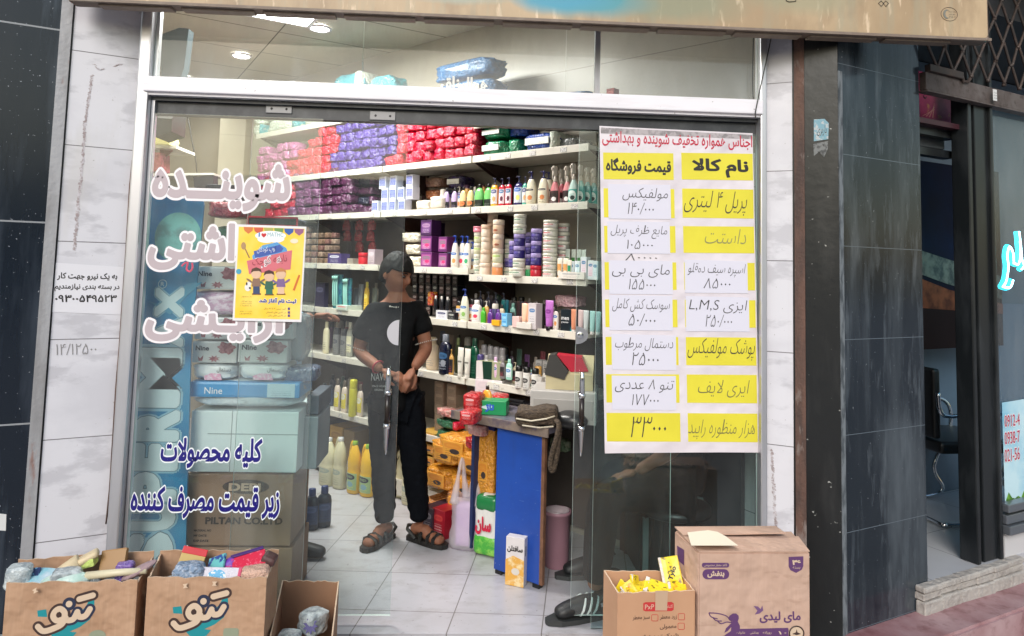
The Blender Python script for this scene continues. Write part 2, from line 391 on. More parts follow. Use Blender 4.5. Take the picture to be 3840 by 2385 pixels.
# floor tiles: the two joint directions as seen
_t1 = rad(-3.7+90); _t2 = rad(81.1-90)
M_floor = mat('floor_tiles', (.44, .43, .46), .3, over=[((1.4, 1.4, 1), .4, .68, (.34, .33, .345), .7, 7), ((7, 11, 9), .5, .72, (.25, .23, .225), .55, 5), (34, .66, .72, (.16, .145, .14), .6, 3), (90, .71, .75, (.12, .11, .1), .8, 2)],
    lines=[(2.985, (math.cos(_t1), math.sin(_t1), 0), .405, .005, (.17, .155, .15)), (.245, (math.cos(_t2), math.sin(_t2), 0), .405, .005, (.17, .155, .15))])
M_pave = mat('pavement_stone', (.33, .31, .31), .75, over=[((3, 3, 3), .4, .7, (.24, .22, .22), .7, 7), (60, .6, .75, (.42, .4, .4), .6)],
    lines=[(.3, (math.cos(SA), math.sin(SA), 0), .42, .008, (.12, .11, .11)), (.1, (-math.sin(SA), math.cos(SA), 0), .42, .008, (.12, .11, .11))], bump=(40, .2))

# ------------------------------------------------------------------ ground
bm = BM(); bmesh.ops.create_grid(bm, x_segments=2, y_segments=2, size=60, matrix=Matrix.Translation((0, -30, -.14)))
tag(obj('pavement', fin(bm), M_pave), kind='structure')
PR = Vector((1.339, D, 0))                      # right edge of the shopfront
PL = Vector((-1.526, D, 0))
bm = BM(); prism(bm, [(-1.55, D-.03), (1.36, D-.03), (1.9, D+.05), (2.0, 3.4), (-3.2, 8.2), (-4.6, 8.2), (-3.2, 3.4)], -.13, 0)
tag(obj('shop_floor', fin(bm), M_floor), kind='structure')

# ------------------------------------------------------------------ the shop building
shop = thing('shop_building', 'tiled toiletries shop with white marble and black granite round its glass front', 'shop')
def bpart(n, bm, m, sm=False): return part(n, bm, m, shop, sm)
WB = wall(0, .42, 0)
def wp(s, q=.42): v = wall(s, q, 0); return (v.x, v.y)
# interior walls
bm = BM(); wallseg(bm, wp(2.4), wp(-2.72), -.1, 3.28, .1); bpart('side_wall', bm, M_wall)
bm = BM(); wallseg(bm, (-4.7, 7.95), (wp(2.4)[0]+.1, wp(2.4)[1]+.05), -.1, 3.28, .1); bpart('back_wall', bm, M_wall_l)
bm = BM(); wallseg(bm, (-1.62, D+.06), (-4.6, 8.1), -.1, 3.28, .1); bpart('side_wall', bm, M_wall_l)
cs = on_y(812, 700, 7.1); ce = on_y(905, 700, 7.1)
bm = BM(); prism(bm, [(cs.x, 7.1), (ce.x, 7.13), (ce.x+.17, 7.4), (ce.x+.17, 7.9), (cs.x, 7.9)], 0, 3.28); bpart('column', bm, M_column)
bm = BM(); prism(bm, [(-1.62, D+.05), (1.9, D+.05), (2.2, 3.2), (2.0, 4.2), (-1.8, 8.2), (-4.8, 8.2)], 3.28, 3.36); bpart('ceiling', bm, M_ceil)
# front wall above the glass (behind the sign)
bm = BM(); box(bm, (-.1, D+.02, 3.2), (3.2, .12, .72)); bpart('lintel', bm, M_marble)
bm = BM(); box(bm, (.2, D+.3, 3.75), (12, 1.0, .5)); bpart('facade', bm, M_granite_l)
# transom bar and track
bm = BM(); box(bm, (-.08, D-.012, 2.346), (2.80, .07, .068), bev=.006); box(bm, (-.08, D-.004, 2.306), (2.79, .05, .012), 0)
bpart('transom_bar', bm, M_white_alu)
bm = BM(); box(bm, (-.08, D+.05, 2.262), (2.78, .05, .075)); box(bm, (-.08, D+.012, 2.29), (2.78, .02, .016)); bpart('door_track', bm, M_track)
# posts
bm = BM(); box(bm, (-1.487, D, 1.5), (.052, .07, 3.0), bev=.008); box(bm, (-1.452, D+.02, 1.5), (.014, .03, 3.0)); bpart('frame_post', bm, M_alu)
bm = BM(); box(bm, (1.327, D, 1.5), (.030, .07, 3.0), bev=.006); bpart('frame_post', bm, M_alu)
# fixed glass
def pane(n, x0, x1, z0, z1, y, m, th=.008):
    bm = BM(); fs = box(bm, ((x0+x1)/2, y, (z0+z1)/2), (x1-x0, th, z1-z0))
    for f in fs:
        f.normal_update()
        if abs(f.normal.y) < .5: f.material_index = 1
    return bpart(n, bm, [m, M_edge])
xe = on_y(1193, 850, D+.01).x
pane('fixed_pane', -1.444, xe, .0, 2.225, D+.012, M_glass)
xr = on_y(2240, 900, D+.01).x
pane('fixed_pane', xr, 1.311, .0, 2.225, D+.012, M_glass_r)
xa = on_y(1362, 200, D).x; xb = on_y(2123, 200, D).x; xc = on_y(2240, 200, D).x
for a, b in ((-1.46, xa-.002), (xa+.002, xb-.002), (xb+.002, xc-.012), (xc+.014, 1.311)): pane('upper_pane', a, b, 2.381, 2.86, D+.004, M_glass_up)
bm = BM(); box(bm, (xc+.001, D+.006, 2.6), (.024, .03, .44)); bpart('glazing_bar', bm, M_greymetal)
# sliding doors: each a part with handle, lock and hangers
def door(x0, x1, y):
    bm = BM(); fs = box(bm, ((x0+x1)/2, y, 1.13), (x1-x0, .010, 2.18))
    for f in fs:
        f.normal_update()
        if abs(f.normal.y) < .5: f.material_index = 1
    return bpart('sliding_door', bm, [M_glass_door, M_edge])
YD = D+.05
dl1 = on_y(1500, 1300, YD).x; dl0 = on_y(935, 700, YD).x
dr0 = on_y(2158, 1300, YD).x; dr1 = xr+.36
DL = door(dl0, dl1, YD); DR = door(dr0, dr1, YD)
def dpart(n, bm, m, d, sm=True):
    return part(n, bm, m, d, sm)
for px, py in ((1048, 410), (1436, 436)):
    c = on_y(px, py, YD-.02); bm = BM(); box(bm, c, (.118, .022, .042), 0, .003)
    for dx in (-.032, .034): lathe(bm, [(.006, 0), (.006, .004), (.001, .005)], 10, 1, (0, 0, 0))
    bmesh.ops.recalc_face_normals(bm, faces=bm.faces[:])
    for v in bm.verts:
        pass
    bm.free(); bm = BM(); box(bm, c, (.118, .022, .042), 0, .003)
    for dx in (-.032, .034): sphere(bm, (c.x+dx, c.y-.011, c.z), (.006, .003, .006), 1, 1)
    part('hanger', bm, [mat('hanger_grey', (.19, .19, .2), .4, .5), M_blackplastic], DL)
def handle(px, y0, y1, d):
    a = on_y(px, y0, YD-.045); b = on_y(px-3, y1, YD-.045); x = a.x
    L_ = a.z-b.z
    bm = BM(); pr = lambda z0, z1, ra, rb, mi: lathe(bm, [(ra, z0), (rb, z1)], 14, mi, (x, YD-.045, 0))
    z1 = a.z; z0 = b.z
    lathe(bm, [(.004, z1-.13), (.013, z1-.11), (.011, z1-.03), (.008, z1-.004), (.003, z1)], 14, 0, (x, YD-.045, 0))
    lathe(bm, [(.012, z1-.25), (.012, z1-.11)], 14, 1, (x, YD-.045, 0))
    lathe(bm, [(.003, z0), (.007, z0+.03), (.012, z1-.255), (.013, z1-.25)], 14, 0, (x, YD-.045, 0))
    for zz in (z1-.105, z1-.25):
        tube(bm, [(x, YD-.045, zz), (x, YD+.03, zz)], .009, 10, 0); lathe(bm, [(.014, zz-.010), (.016, zz), (.014, zz+.010)], 14, 0, (x, YD-.045, 0))
    return part('handle', bm, [M_chrome, mat('brown_black_grip', (.02, .014, .012), .25)], d, True)
handle(1458, 1382, 1706, DL); handle(2184, 1395, 1712, DR)
c = on_y(1496, 1247, YD-.012)
bm = BM(); P = [(0, -.056)]+[(-.052*math.sin(math.pi*i/16), -.056*math.cos(math.pi*i/16)) for i in range(1, 16)]+[(0, .056)]
prism(bm, P, 0, .012, 0, Matrix.Translation(c) @ Matrix.Rotation(rad(90), 4, 'X')); 
part('lock_plate', bm, mat('lock_grey', (.55, .54, .58), .35, .3), DL)
c = on_y(2158, 1256, YD-.012); bm = BM()
P = [(0, -.040)]+[(.056*math.sin(math.pi*i/16), -.040*math.cos(math.pi*i/16)) for i in range(1, 16)]+[(0, .040)]
prism(bm, P, 0, .014, 0, Matrix.Translation(c) @ Matrix.Rotation(rad(90), 4, 'X'))
lathe(bm, [(.016, 0), (.014, .012), (.006, .013)], 14, 1); bmesh.ops.rotate(bm, verts=[v for v in bm.verts if v.co.length < .05], cent=(0, 0, 0), matrix=Matrix.Rotation(rad(90), 3, 'X'))
bmesh.ops.translate(bm, verts=[v for v in bm.verts if v.co.length < .05], vec=c+Vector((.020, -.012, 0)))
part('lock_plate', bm, [M_steel, M_chrome], DR)

# outer claddings, left: marble splay, dark joint, grey angle, granite pillar
def sp(base, dirn, a): return (base.x+dirn.x*a, base.y+dirn.y*a)
LD = -SDIR                                       # leftwards along the street line, towards the viewer
bm = BM(); wallseg(bm, sp(PL, LD, .256), sp(PL, LD, 0), -.14, 3.2, .08); bpart('marble_cladding', bm, M_marble)
bm = BM(); wallseg(bm, sp(PL, LD, .262), sp(PL, LD, .2565), -.14, 3.2, .03); bpart('joint', bm, M_blackplastic)
bm = BM(); q0 = PL + SN*.012
wallseg(bm, sp(q0, LD, .305), sp(q0, LD, .2625), -.14, 3.2, .03); bpart('steel_angle', bm, M_greymetal)
bm = BM(); wallseg(bm, sp(PL, LD, 1.6), sp(PL, LD, .306), -.14, 3.2, .3); bpart('granite_cladding', bm, M_granite_l)
# right: marble splay, gap, rusty angle, black face, granite pillar
RD = Vector((math.cos(RB), -math.sin(RB), 0))
bm = BM(); wallseg(bm, sp(PR, RD, .004), sp(PR, RD, .126), -.14, 3.2, .06); bpart('marble_cladding', bm, M_marble)
bm = BM(); wallseg(bm, sp(PR, RD, .1265), sp(PR, RD, .134), -.14, 3.2, .05); bpart('joint', bm, M_blackplastic)
q1 = PR + Vector((-math.sin(RB), -math.cos(RB), 0))*.010
bm = BM(); wallseg(bm, sp(q1, RD, .1345), sp(q1, RD, .178), -.14, 3.2, .05); bpart('steel_angle', bm, M_rust)
K = PR + RD*.318
bm = BM(); wallseg(bm, sp(PR, RD, .1785), sp(PR, RD, .318), -.14, 3.2, .05); bpart('black_return', bm, mat('black_stone', (.009, .010, .011), .3, over=[((9, 9, 2), .5, .75, (.035, .035, .035), .8), (30, .70, .74, (.4, .4, .38), .9, 2)], bump=(20, .1)))
KE = K + SDIR*.602
bm = BM(); prism(bm, [(K.x, K.y), (KE.x, KE.y), (KE.x-SN.x*.5, KE.y-SN.y*.5), (K.x+.02, K.y+.5)], -.14, 3.2)
bmesh.ops.bevel(bm, geom=[e for e in bm.edges if abs(e.verts[0].co.z-e.verts[1].co.z) > 1], offset=.004, segments=2, affect='EDGES'); bpart('granite_cladding', bm, M_granite)
bm = BM(); wallseg(bm, sp(K+SN*.003, SDIR, .002), sp(K+SN*.003, SDIR, .028), -.14, 2.5, .004); bpart('mortar_strip', bm, mat('mortar', (.17, .19, .21), .7, over=[((40, 40, 9), .45, .6, (.05, .06, .07), .9)]))

# old tape residue running down the marble
M_res = mat('tape_residue', srgb(160, 146, 146), .8, over=[((60, 60, 60), .42, .6, srgb(205, 200, 206), .95)])
def residue(F, P, w, seed):
    r = random.Random(seed); bm = BM(); Q = catmull([(x, y, 0) for x, y in P], 9)
    for i in range(len(Q)-1):
        (x0, y0, _), (x1, y1, _) = Q[i], Q[i+1]; a, b = w*r.uniform(.35, 1), w*r.uniform(.35, 1); j = r.uniform(-2, 2)
        plate(bm, F.O, F.U, Z1, F.pts([(x0-a+j, y0), (x0+a*r.uniform(.4, 1)+j, y0+r.uniform(-3, 3)), (x1+b+j, y1), (x1-b*r.uniform(.4, 1)+j, y1+r.uniform(-3, 3))]), .0006, lift=.0004)
    bpart('tape_residue', bm, M_res)
_FL = Face(PL, SDIR); _FR = Face(PR, RD)
residue(_FL, [(346, 280), (336, 345), (328, 400), (318, 470), (314, 540), (306, 640), (296, 740), (286, 850), (278, 940)], 9, 1); residue(_FL, [(352, 240), (372, 262), (390, 258)], 6, 2); residue(_FL, [(430, 250), (452, 240)], 9, 3)
residue(_FR, [(2893, 1685), (2897, 1740), (2900, 1800), (2903, 1860), (2906, 1920), (2910, 1975)], 8, 4)
# rusty rod hanging beside the left post
pts = []
for x, y in ((497, 600), (489, 700), (484, 800), (476, 950), (462, 1150), (452, 1300), (440, 1450), (428, 1650), (415, 1830), (397, 1965)):
    p = on_p(x, y, PL + SN*.02, SN); pts.append(p)
bm = BM(); tube(bm, pts, [.004, .006, .007, .008, .008, .008, .009, .009, .007, .003], 8)
tag(obj('rusty_rod', fin(bm, smooth=True), M_rust), 'thin bent rusty rod hanging against the left marble panel', 'rod')
# black wire by the right post
pts = [on_y(x, y, D-.06) for x, y in ((2902, 90), (2886, 170), (2862, 280), (2845, 360), (2833, 420), (2834, 440))]
bm = BM(); tube(bm, catmull(pts, 4), .0028, 6); tag(obj('electric_wire', fin(bm, smooth=True), M_blackplastic), 'thin black wire hanging beside the right aluminium post', 'wire')
pts = [on_y(x, y, D-.03) for x, y in ((2826, 100), (2824, 200), (2822, 300), (2826, 395))]
bm = BM(); tube(bm, catmull(pts, 4), .002, 6); tag(obj('electric_wire', fin(bm, smooth=True), M_blackplastic), 'thin black wire running down inside the upper pane edge', 'wire')

# ------------------------------------------------------------------ opposite side of the street (seen in the panes and the polished stone)
opp = thing('office_building', 'pale two storey building across the street behind the viewer', 'building', (0, -26, -.14))
bm = BM(); box(bm, (0, -30, 2.6), (60, 8, 5.5)); part('wall', bm, mat('render_grey', (.30, .29, .28), .8, over=[(.4, .4, .7, (.22, .21, .2), .7)]), opp)
bm = BM()
for i in range(-11, 12):
    for z in (1.3, 4.0): box(bm, (i*2.4, -25.98, z), (1.5, .1, 1.6))
part('window_band', bm, mat('dark_window', (.03, .035, .04), .1), opp)

# ------------------------------------------------------------------ shop sign
sgY = 3.0; sz0 = on_y(2829, 114, 3.0).z
sign = thing('shop_sign', 'weathered tan and teal sign box hanging above the shopfront', 'sign', (.2, sgY, sz0))
sx1 = on_y(3716, 100, sgY).x
M_sign = mat('sign_print', srgb(166, 142, 112), .45, over=[((2.2, 2, .9), .42, .66, srgb(192, 168, 136), .9, 6), ((5, 5, 2), .52, .7, srgb(140, 116, 90), .7, 5), ((9, 9, .8), .52, .68, srgb(150, 152, 134), .6, 6), ((26, 26, 5), .60, .70, srgb(228, 205, 176), .7, 4, (0, .35, 0))])
bm = BM(); box(bm, ((sx1-1.72)/2, sgY+.047, sz0+.43), (sx1+1.72, .07, .86), 0, .008); part('cabinet', bm, mat('sign_cabinet', (.16, .11, .085), .6, over=[(9, .4, .7, (.08, .06, .05), .7)]), sign)
bm = BM(); plate(bm, (0, sgY+.009, 0), X1, Z1, rrect(-1.71, sz0+.010, sx1-.012, sz0+.85, .02), .004); part('face_panel', bm, M_sign, sign)
fs_ = Face((0, sgY, 0), X1)
# the printed teal wave across the top
M_teal = mat('sign_teal', srgb(84, 150, 158), .45, over=[((3, 3, 3), .4, .65, srgb(60, 152, 190), .9), ((26, 26, 5), .62, .70, srgb(190, 205, 195), .6, 4, (0, .35, 0))])
M_teal2 = mat('sign_green_haze', srgb(150, 140, 112), .45, over=[((4, 4, 2), .4, .65, srgb(176, 150, 118), .9)])
_sg = M_sign.node_tree; _N, _L = _sg.nodes, _sg.links; _p = _N['Principled BSDF']; _src = _p.inputs['Base Color'].links[0].from_socket
def tint(cx, cz, rx, rz, rgb, amt):            # soft printed colour cloud of the sign artwork
    global _src
    g = _N.new('ShaderNodeNewGeometry'); mp = _N.new('ShaderNodeMapping'); mp.inputs['Location'].default_value = (-cx/rx, 0, -cz/rz); mp.inputs['Scale'].default_value = (1/rx, 0, 1/rz); _L.new(g.outputs['Position'], mp.inputs[0])
    ln = _N.new('ShaderNodeVectorMath'); ln.operation = 'LENGTH'; _L.new(mp.outputs[0], ln.inputs[0]); nz = _N.new('ShaderNodeTexNoise'); nz.inputs['Scale'].default_value = 6; _L.new(g.outputs['Position'], nz.inputs['Vector'])
    ad = _N.new('ShaderNodeMath'); ad.operation = 'MULTIPLY_ADD'; _L.new(nz.outputs[0], ad.inputs[0]); ad.inputs[1].default_value = .5; _L.new(ln.outputs['Value'], ad.inputs[2])
    mr = _N.new('ShaderNodeMapRange'); mr.inputs[1].default_value = 1.3; mr.inputs[2].default_value = .75; mr.inputs[4].default_value = amt; _L.new(ad.outputs[0], mr.inputs[0])
    mx = _N.new('ShaderNodeMix'); mx.data_type = 'RGBA'; _L.new(mr.outputs[0], mx.inputs[0]); _L.new(_src, mx.inputs[6]); mx.inputs[7].default_value = (*srgb(*rgb), 1); _src = mx.outputs[2]; _L.new(_src, _p.inputs['Base Color'])
for px, py, rx, rz, c, am in ((2500, 0, .42, .11, (136, 140, 116), .8), (2180, -10, .34, .095, (70, 146, 160), .95), (2090, -20, .24, .085, (64, 148, 176), .9), (1720, -25, .30, .05, (150, 170, 160), .7), (3000, -20, .3, .10, (150, 150, 124), .6)):
    u_, v_ = fs_.uv(px, py); tint(u_, v_, rx, rz, c, am)
M_ink = mat('dark_ink', (.02, .017, .016), .5)
M_rustdk = mat('sign_trim', (.20, .15, .12), .6, over=[(20, .45, .65, (.25, .2, .16), .8)])
bm = BM()
for i in range(11):
    x = -1.6+i*.34; box(bm, (x+.15, sgY+.045, sz0-.005), (.30, .05, .010)); 
box(bm, ((sx1-1.7)/2, sgY+.006, sz0+.005), (sx1+1.7, .018, .012)); part('bottom_trim', bm, M_rustdk, sign)
# emblem: oval with crescent and three small lines
bm = BM()
a, b = fs_.uv(3562, 52); O_ = fs_.O+Vector((0, .004, 0))
ro = ell(a, b, .038, .031, 28)
for i in range(28):
    p, q = ro[i], ro[(i+1) % 28]
    tube(bm, [O_+X1*p[0]+Z1*p[1], O_+X1*q[0]+Z1*q[1]], .0009, 4)
ob = part('emblem_ring', bm, M_ink, sign)
cr = [(a-.012+.016*math.cos(t), b+.021*math.sin(t)) for t in [rad(70+i*12) for i in range(19)]]+[(a-.006+.012*math.cos(t), b+.017*math.sin(t)) for t in [rad(290-i*12) for i in range(19)]]
bm = BM(); plate(bm, O_, X1, Z1, cr, .001); part('emblem_crescent', bm, mat('emblem_grey', srgb(120, 120, 112), .5), sign)
for k, (s_, w_) in enumerate((('مرکز سینا', .034), ('مجوز رسمی', .028), ('۰۲۱ ۵۵ ۵۶', .03))):
    lettering('emblem_text', s_, M_ink, sign, O_+X1*(a-.002)+Z1*(b+.008-.012*k), X1, Z1, w_, .007)
for P in ([(2946, -30), (2950, 2), (2960, 6), (2985, 4), (2992, -30)],):
    bm = BM(); Q = [O_+X1*u+Z1*v for u, v in fs_.pts(P)]; tube(bm, Q, .0022, 5); part('letter_outline', bm, M_ink, sign)
for dx in (-9, 9):
    c_ = fs_.pts([(3315+dx-10, 12), (3315+dx, 2), (3315+dx+10, 12), (3315+dx, 23)]); bm = BM(); Q = [O_+X1*u+Z1*v for u, v in c_]
    tube(bm, Q, .0018, 5, closed=True); part('letter_outline', bm, M_ink, sign)
c_ = fs_.uv(3700, 147); bm = BM(); sphere(bm, (c_[0], sgY, c_[1]), (.010, .006, .009), 0, 2); part('corner_cap', bm, M_rustdk, sign)
# ------------------------------------------------------------------ neighbouring shop on the right
nb = thing('neighbour_shop', 'dark fronted neighbouring shop with black posts right of the granite pillar', 'shop')
def npart(n, bm, m, sm=False): return part(n, bm, m, nb, sm)
def sq(u, back, z=0): return K + SDIR*u - SN*back + Vector((0, 0, z))     # u along the street, back = into the building
def su(x, y, back=0): p = on_p(x, y, K - SN*back, SN); return ((p-K).dot(SDIR), p.z)
u0 = .602; uP0 = su(3648, 1200)[0]; uP1 = su(3738, 1200)[0]
Mbp = mat('black_painted_steel', (.010, .012, .014), .28, over=[((8, 8, 2), .5, .72, (.04, .045, .05), .7)])
Mst = mat('broken_stone', (.42, .39, .36), .9, over=[((5, 5, 20), .46, .7, (.28, .25, .23), .8, 7), (45, .55, .7, (.58, .56, .53), .6)], bump=(26, .7, 6, .02))
Mred = mat('red_step_stone', srgb(150, 105, 108), .45, over=[((3, 3, 3), .4, .68, srgb(190, 160, 162), .8, 7), ((14, 14, 14), .52, .7, srgb(110, 62, 64), .6, 5)], bump=(30, .15))
Mnf = mat('neighbour_floor', (.52, .53, .56), .25, over=[((2, 2, 2), .45, .7, (.42, .42, .45), .6)], lines=[(.2, (SDIR.x, SDIR.y, 0), .40, .005, (.25, .25, .26)), (.1, (-SDIR.y, SDIR.x, 0), .40, .005, (.25, .25, .26))])
bm = BM(); prism(bm, [sq(u0+.004, -.005), sq(2.6, -.005), sq(2.6, 3.2), sq(u0+.004, 3.2)], -.13, .168); npart('floor', bm, Mnf)
# rough broken edge of the threshold
bm = BM(); n = 6
for r_, (z0, z1, off) in enumerate(((.045, .106, .020), (.108, .140, .010), (.142, .170, .016))):
    for i in range(n):
        u = u0-.1+(uP1+.12-u0+.1)*i/n; w = (uP1+.12-u0+.1)/n
        box(bm, sq(u+w/2, -off-.01*random.random(), (z0+z1)/2+random.uniform(-.003, .002)), (w*1.02, .05, z1-z0), 0, .006, rz=SA+random.uniform(-.04, .04), seg=1)
npart('threshold', bm, Mst)
f0 = on_z(3560, 2385, .05); dpt = (f0-K).dot(SN)
bm = BM(); prism(bm, [sq(u0-.6, .02), sq(3.4, .02), sq(3.4, -dpt), sq(u0-.6, -dpt)], -.14, .05)
bmesh.ops.bevel(bm, geom=[e for e in bm.edges if e.verts[0].co.z > 0 and e.verts[1].co.z > 0], offset=.012, segments=2, affect='EDGES'); npart('step', bm, Mred)
# posts
for a, b, off, th in ((uP0, uP0+.03, .0, .09), (uP0+.033, uP0+.06, .02, .07), (uP0+.063, uP1, .005, .08), (uP1-.035, uP1-.010, -.012, .05)):
    bm = BM(); box(bm, sq((a+b)/2, th/2+off, 1.6), (b-a, th, 2.86), 0, .006, rz=SA); npart('post', bm, Mbp)
# walls and back
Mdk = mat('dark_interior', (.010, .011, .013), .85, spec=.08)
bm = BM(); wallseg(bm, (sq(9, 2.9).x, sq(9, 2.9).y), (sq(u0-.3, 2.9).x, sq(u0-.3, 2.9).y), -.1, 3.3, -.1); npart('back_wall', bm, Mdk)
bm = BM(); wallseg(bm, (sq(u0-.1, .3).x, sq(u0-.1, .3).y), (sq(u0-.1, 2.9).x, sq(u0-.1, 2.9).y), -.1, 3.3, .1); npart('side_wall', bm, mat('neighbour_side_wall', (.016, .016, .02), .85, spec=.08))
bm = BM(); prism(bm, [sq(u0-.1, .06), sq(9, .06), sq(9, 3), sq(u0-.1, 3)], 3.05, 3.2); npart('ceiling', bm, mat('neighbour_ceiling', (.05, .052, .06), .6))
# header frames inside the opening
for (y0, y1, back, m) in ((475, 515, .10, Mbp), (520, 560, .16, mat('grey_header', (.07, .078, .085), .4)), (562, 590, .12, Mbp), (455, 474, .05, mat('maroon_trim', (.05, .012, .02), .4))):
    a = su(3530, y0, back); b = su(3530, y1, back)
    bm = BM(); box(bm, sq((u0+uP0)/2, back+.02, (a[1]+b[1])/2), (uP0-u0+.1, .05, a[1]-b[1]), rz=SA); npart('header_rail', bm, m)
# window right of the post: glass, bottom frame, skirting
bm = BM(); wallseg(bm, (sq(uP1, .03).x, sq(uP1, .03).y), (sq(3, .03).x, sq(3, .03).y), .42, 2.5, .006); npart('window', bm, glassmat('neighbour_glass', (.75, .85, .9), dust_haze=.06))
for k, (z0, z1, off) in enumerate(((.40, .44, -.01), (.34, .385, .0), (.29, .335, -.015))):
    bm = BM(); box(bm, sq(uP1+.6, off, (z0+z1)/2), (1.2, .05, z1-z0), 0, .005, rz=SA); npart('window_rail', bm, mat('anodised_rail', (.20, .22, .25), .3, .6))
bm = BM(); box(bm, sq(uP1+.62, .03, .17), (1.2, .06, .235), rz=SA); npart('skirting', bm, mat('white_skirting', (.6, .59, .6), .4))
# light coloured interior wall behind the window
bm = BM(); wallseg(bm, (sq(uP1+.02, .85).x, sq(uP1+.02, .85).y), (sq(9, .85).x, sq(9, .85).y), .17, 3.04, -.05); npart('partition_wall', bm, mat('pale_blue_partition', (.15, .20, .26), .6, over=[((1, 1, .5), .4, .7, (.07, .10, .14), .8)]))
# roller grille, half raised
ga = su(3440, 265); gb = su(3440, 340)
zb0, zb1 = 2.495, 2.585
gr = thing('roller_grille', 'rusty expanding lattice grille half raised above the neighbouring shop', 'grille', sq(u0, -.03, zb0))
Mgr = mat('grille_steel', (.075, .062, .058), .55, .5, over=[((20, 20, 20), .45, .7, (.13, .085, .07), .8)])
bm = BM(); box(bm, sq(u0+1.31, -.01, (zb0+zb1)/2), (2.6, .035, zb1-zb0), 0, .004, rz=SA); box(bm, sq(u0+1.31, -.01, zb0-.006), (2.6, .05, .008), rz=SA)
part('bottom_bar', bm, mat('grille_bar', (.115, .088, .083), .55, .3, over=[((8, 8, 8), .4, .7, (.19, .165, .16), .8), (24, .5, .65, (.06, .04, .035), .7)]), gr)
bm = BM(); box(bm, sq(u0+.16, -.03, zb1+.018), (.28, .03, .035), 0, .003, rz=SA); tube(bm, [sq(u0+.30, -.035, zb1+.02), sq(u0+.31, -.035, zb1-.01), sq(u0+.35, -.035, zb1-.004), sq(u0+.37, -.035, zb1+.015)], .008, 8)
part('latch', bm, Mgr, gr)
bm = BM(); cw, ch = .15, .115
for r_ in range(9):
    for c_ in range(20):
        ox = (r_ % 2)*cw/2; u = u0+.09+c_*cw+ox; z = zb1+.03+r_*ch
        j = lambda: random.uniform(-.006, .006)
        for du in (-cw/2, cw/2):
            p, q = sq(u, -.03+j(), z), sq(u+du, -.03+j(), z+ch)
            m_ = (p+q)/2
            tube(bm, [p, p.lerp(q, .12), p.lerp(q, .88), q], .0078, 6)
        lathe(bm, [(.011, z-.008), (.011, z+.008)], 8, 0, (sq(u, -.03).x, sq(u, -.03).y, 0))
part('lattice', bm, Mgr, gr, True)
bm = BM(); plate(bm, sq(su(3722, 330, -.05)[0], -.051, 0), SDIR, Z1, rect(0, zb0+.012, .036, zb0+.072), .001)
stk = obj('paper_sticker', fin(bm), mat('sticker_white', (.7, .7, .7), .6)); tag(stk, 'small white printed sticker on the rusty grille bar', 'sticker')
for k in range(3):
    o, _ = lettering('lettering', 'تعمیر کرکره', M_ink, stk, sq(su(3722, 330, -.05)[0]+.004, -.0525, zb0+.05-.014*k), SDIR, Z1, .028, .008)
# picture inside the opening, magenta poster above
pc = thing('wall_picture', 'large dark picture of a blue night sky over brown rocks inside the neighbouring shop', 'picture', sq(u0+.3, .55, 1.0))
bm = BM(); pu0 = su(3430, 900, .5); 
a = su(3430, 600, .55); b = su(3640, 600, .55); c1 = su(3530, 1300, .55)
L_ = b[0]-a[0]
Oq = sq(a[0], .55)
Mnight = mat('night_print', (.007, .005, .014), .7, spec=.15, over=[((3, 3, 3), .4, .7, (.006, .010, .034), .9)])
bm = BM(); plate(bm, Oq, SDIR, Z1, rect(-.1, c1[1], L_+.3, a[1]), .01); part('print', bm, Mnight, pc)
z_ = lambda y: su(3530, y, .55)[1]
bm = BM(); plate(bm, Oq, SDIR, Z1, [(-.1, z_(930)), (L_*.4, z_(965)), (L_+.3, z_(1030)), (L_+.3, z_(1120)), (L_*.5, z_(1065)), (-.1, z_(1015))], .002, lift=.01); part('printed_ridge', bm, mat('ridge_print', (.20, .18, .15), .7, spec=.1, over=[(16, .42, .62, (.06, .06, .06), .9)]), pc)
bm = BM(); plate(bm, Oq, SDIR, Z1, [(-.1, z_(1030)), (L_*.5, z_(1085)), (L_+.3, z_(1140)), (L_+.3, z_(1180)), (-.1, z_(1150))], .002, lift=.0125); part('printed_rocks', bm, mat('rock_print', (.26, .07, .035), .7, spec=.1, over=[(12, .42, .62, (.10, .03, .02), .9)]), pc)
bm = BM(); plate(bm, Oq, SDIR, Z1, rect(-.1, c1[1]-.01, L_+.3, z_(1150)), .002, lift=.0105); part('printed_shade', bm, mat('shade_print', (.022, .010, .010), .7, spec=.1), pc)
a = su(3443, 335, .25); b = su(3591, 462, .25)
mp_ = thing('magenta_poster', 'magenta printed poster hung behind the grille bar', 'poster', sq(a[0], .25, b[1]))
bm = BM(); plate(bm, sq(a[0], .25), SDIR, Z1, rect(-.1, b[1]-.02, b[0]-a[0], a[1]+.1), .008); part('sheet', bm, mat('magenta_print', srgb(150, 48, 92), .4, over=[(9, .5, .65, srgb(178, 70, 108), .8), (22, .6, .7, srgb(190, 150, 80), .7)]), mp_)
bm = BM()
for k in range(4):
    plate(bm, sq(a[0], .25), SDIR, Z1, [(.02+.03*k, b[1]), (.028+.03*k, b[1]), (.13, b[1]+.05+.012*k), (.13, b[1]+.044+.012*k)], .001, lift=.008)
part('printed_stripes', bm, mat('stripe_print', srgb(214, 160, 150), .4), mp_)
bm = BM(); cc = a[0]
tube(bm, catmull([sq(a[0]+.05, .247, a[1]-.02), sq(a[0]+.035, .245, a[1]-.035), sq(a[0]+.05, .245, a[1]-.045), sq(a[0]+.075, .247, a[1]-.02)], 5), .005, 6)
part('printed_curl', bm, M_blackplastic, mp_)
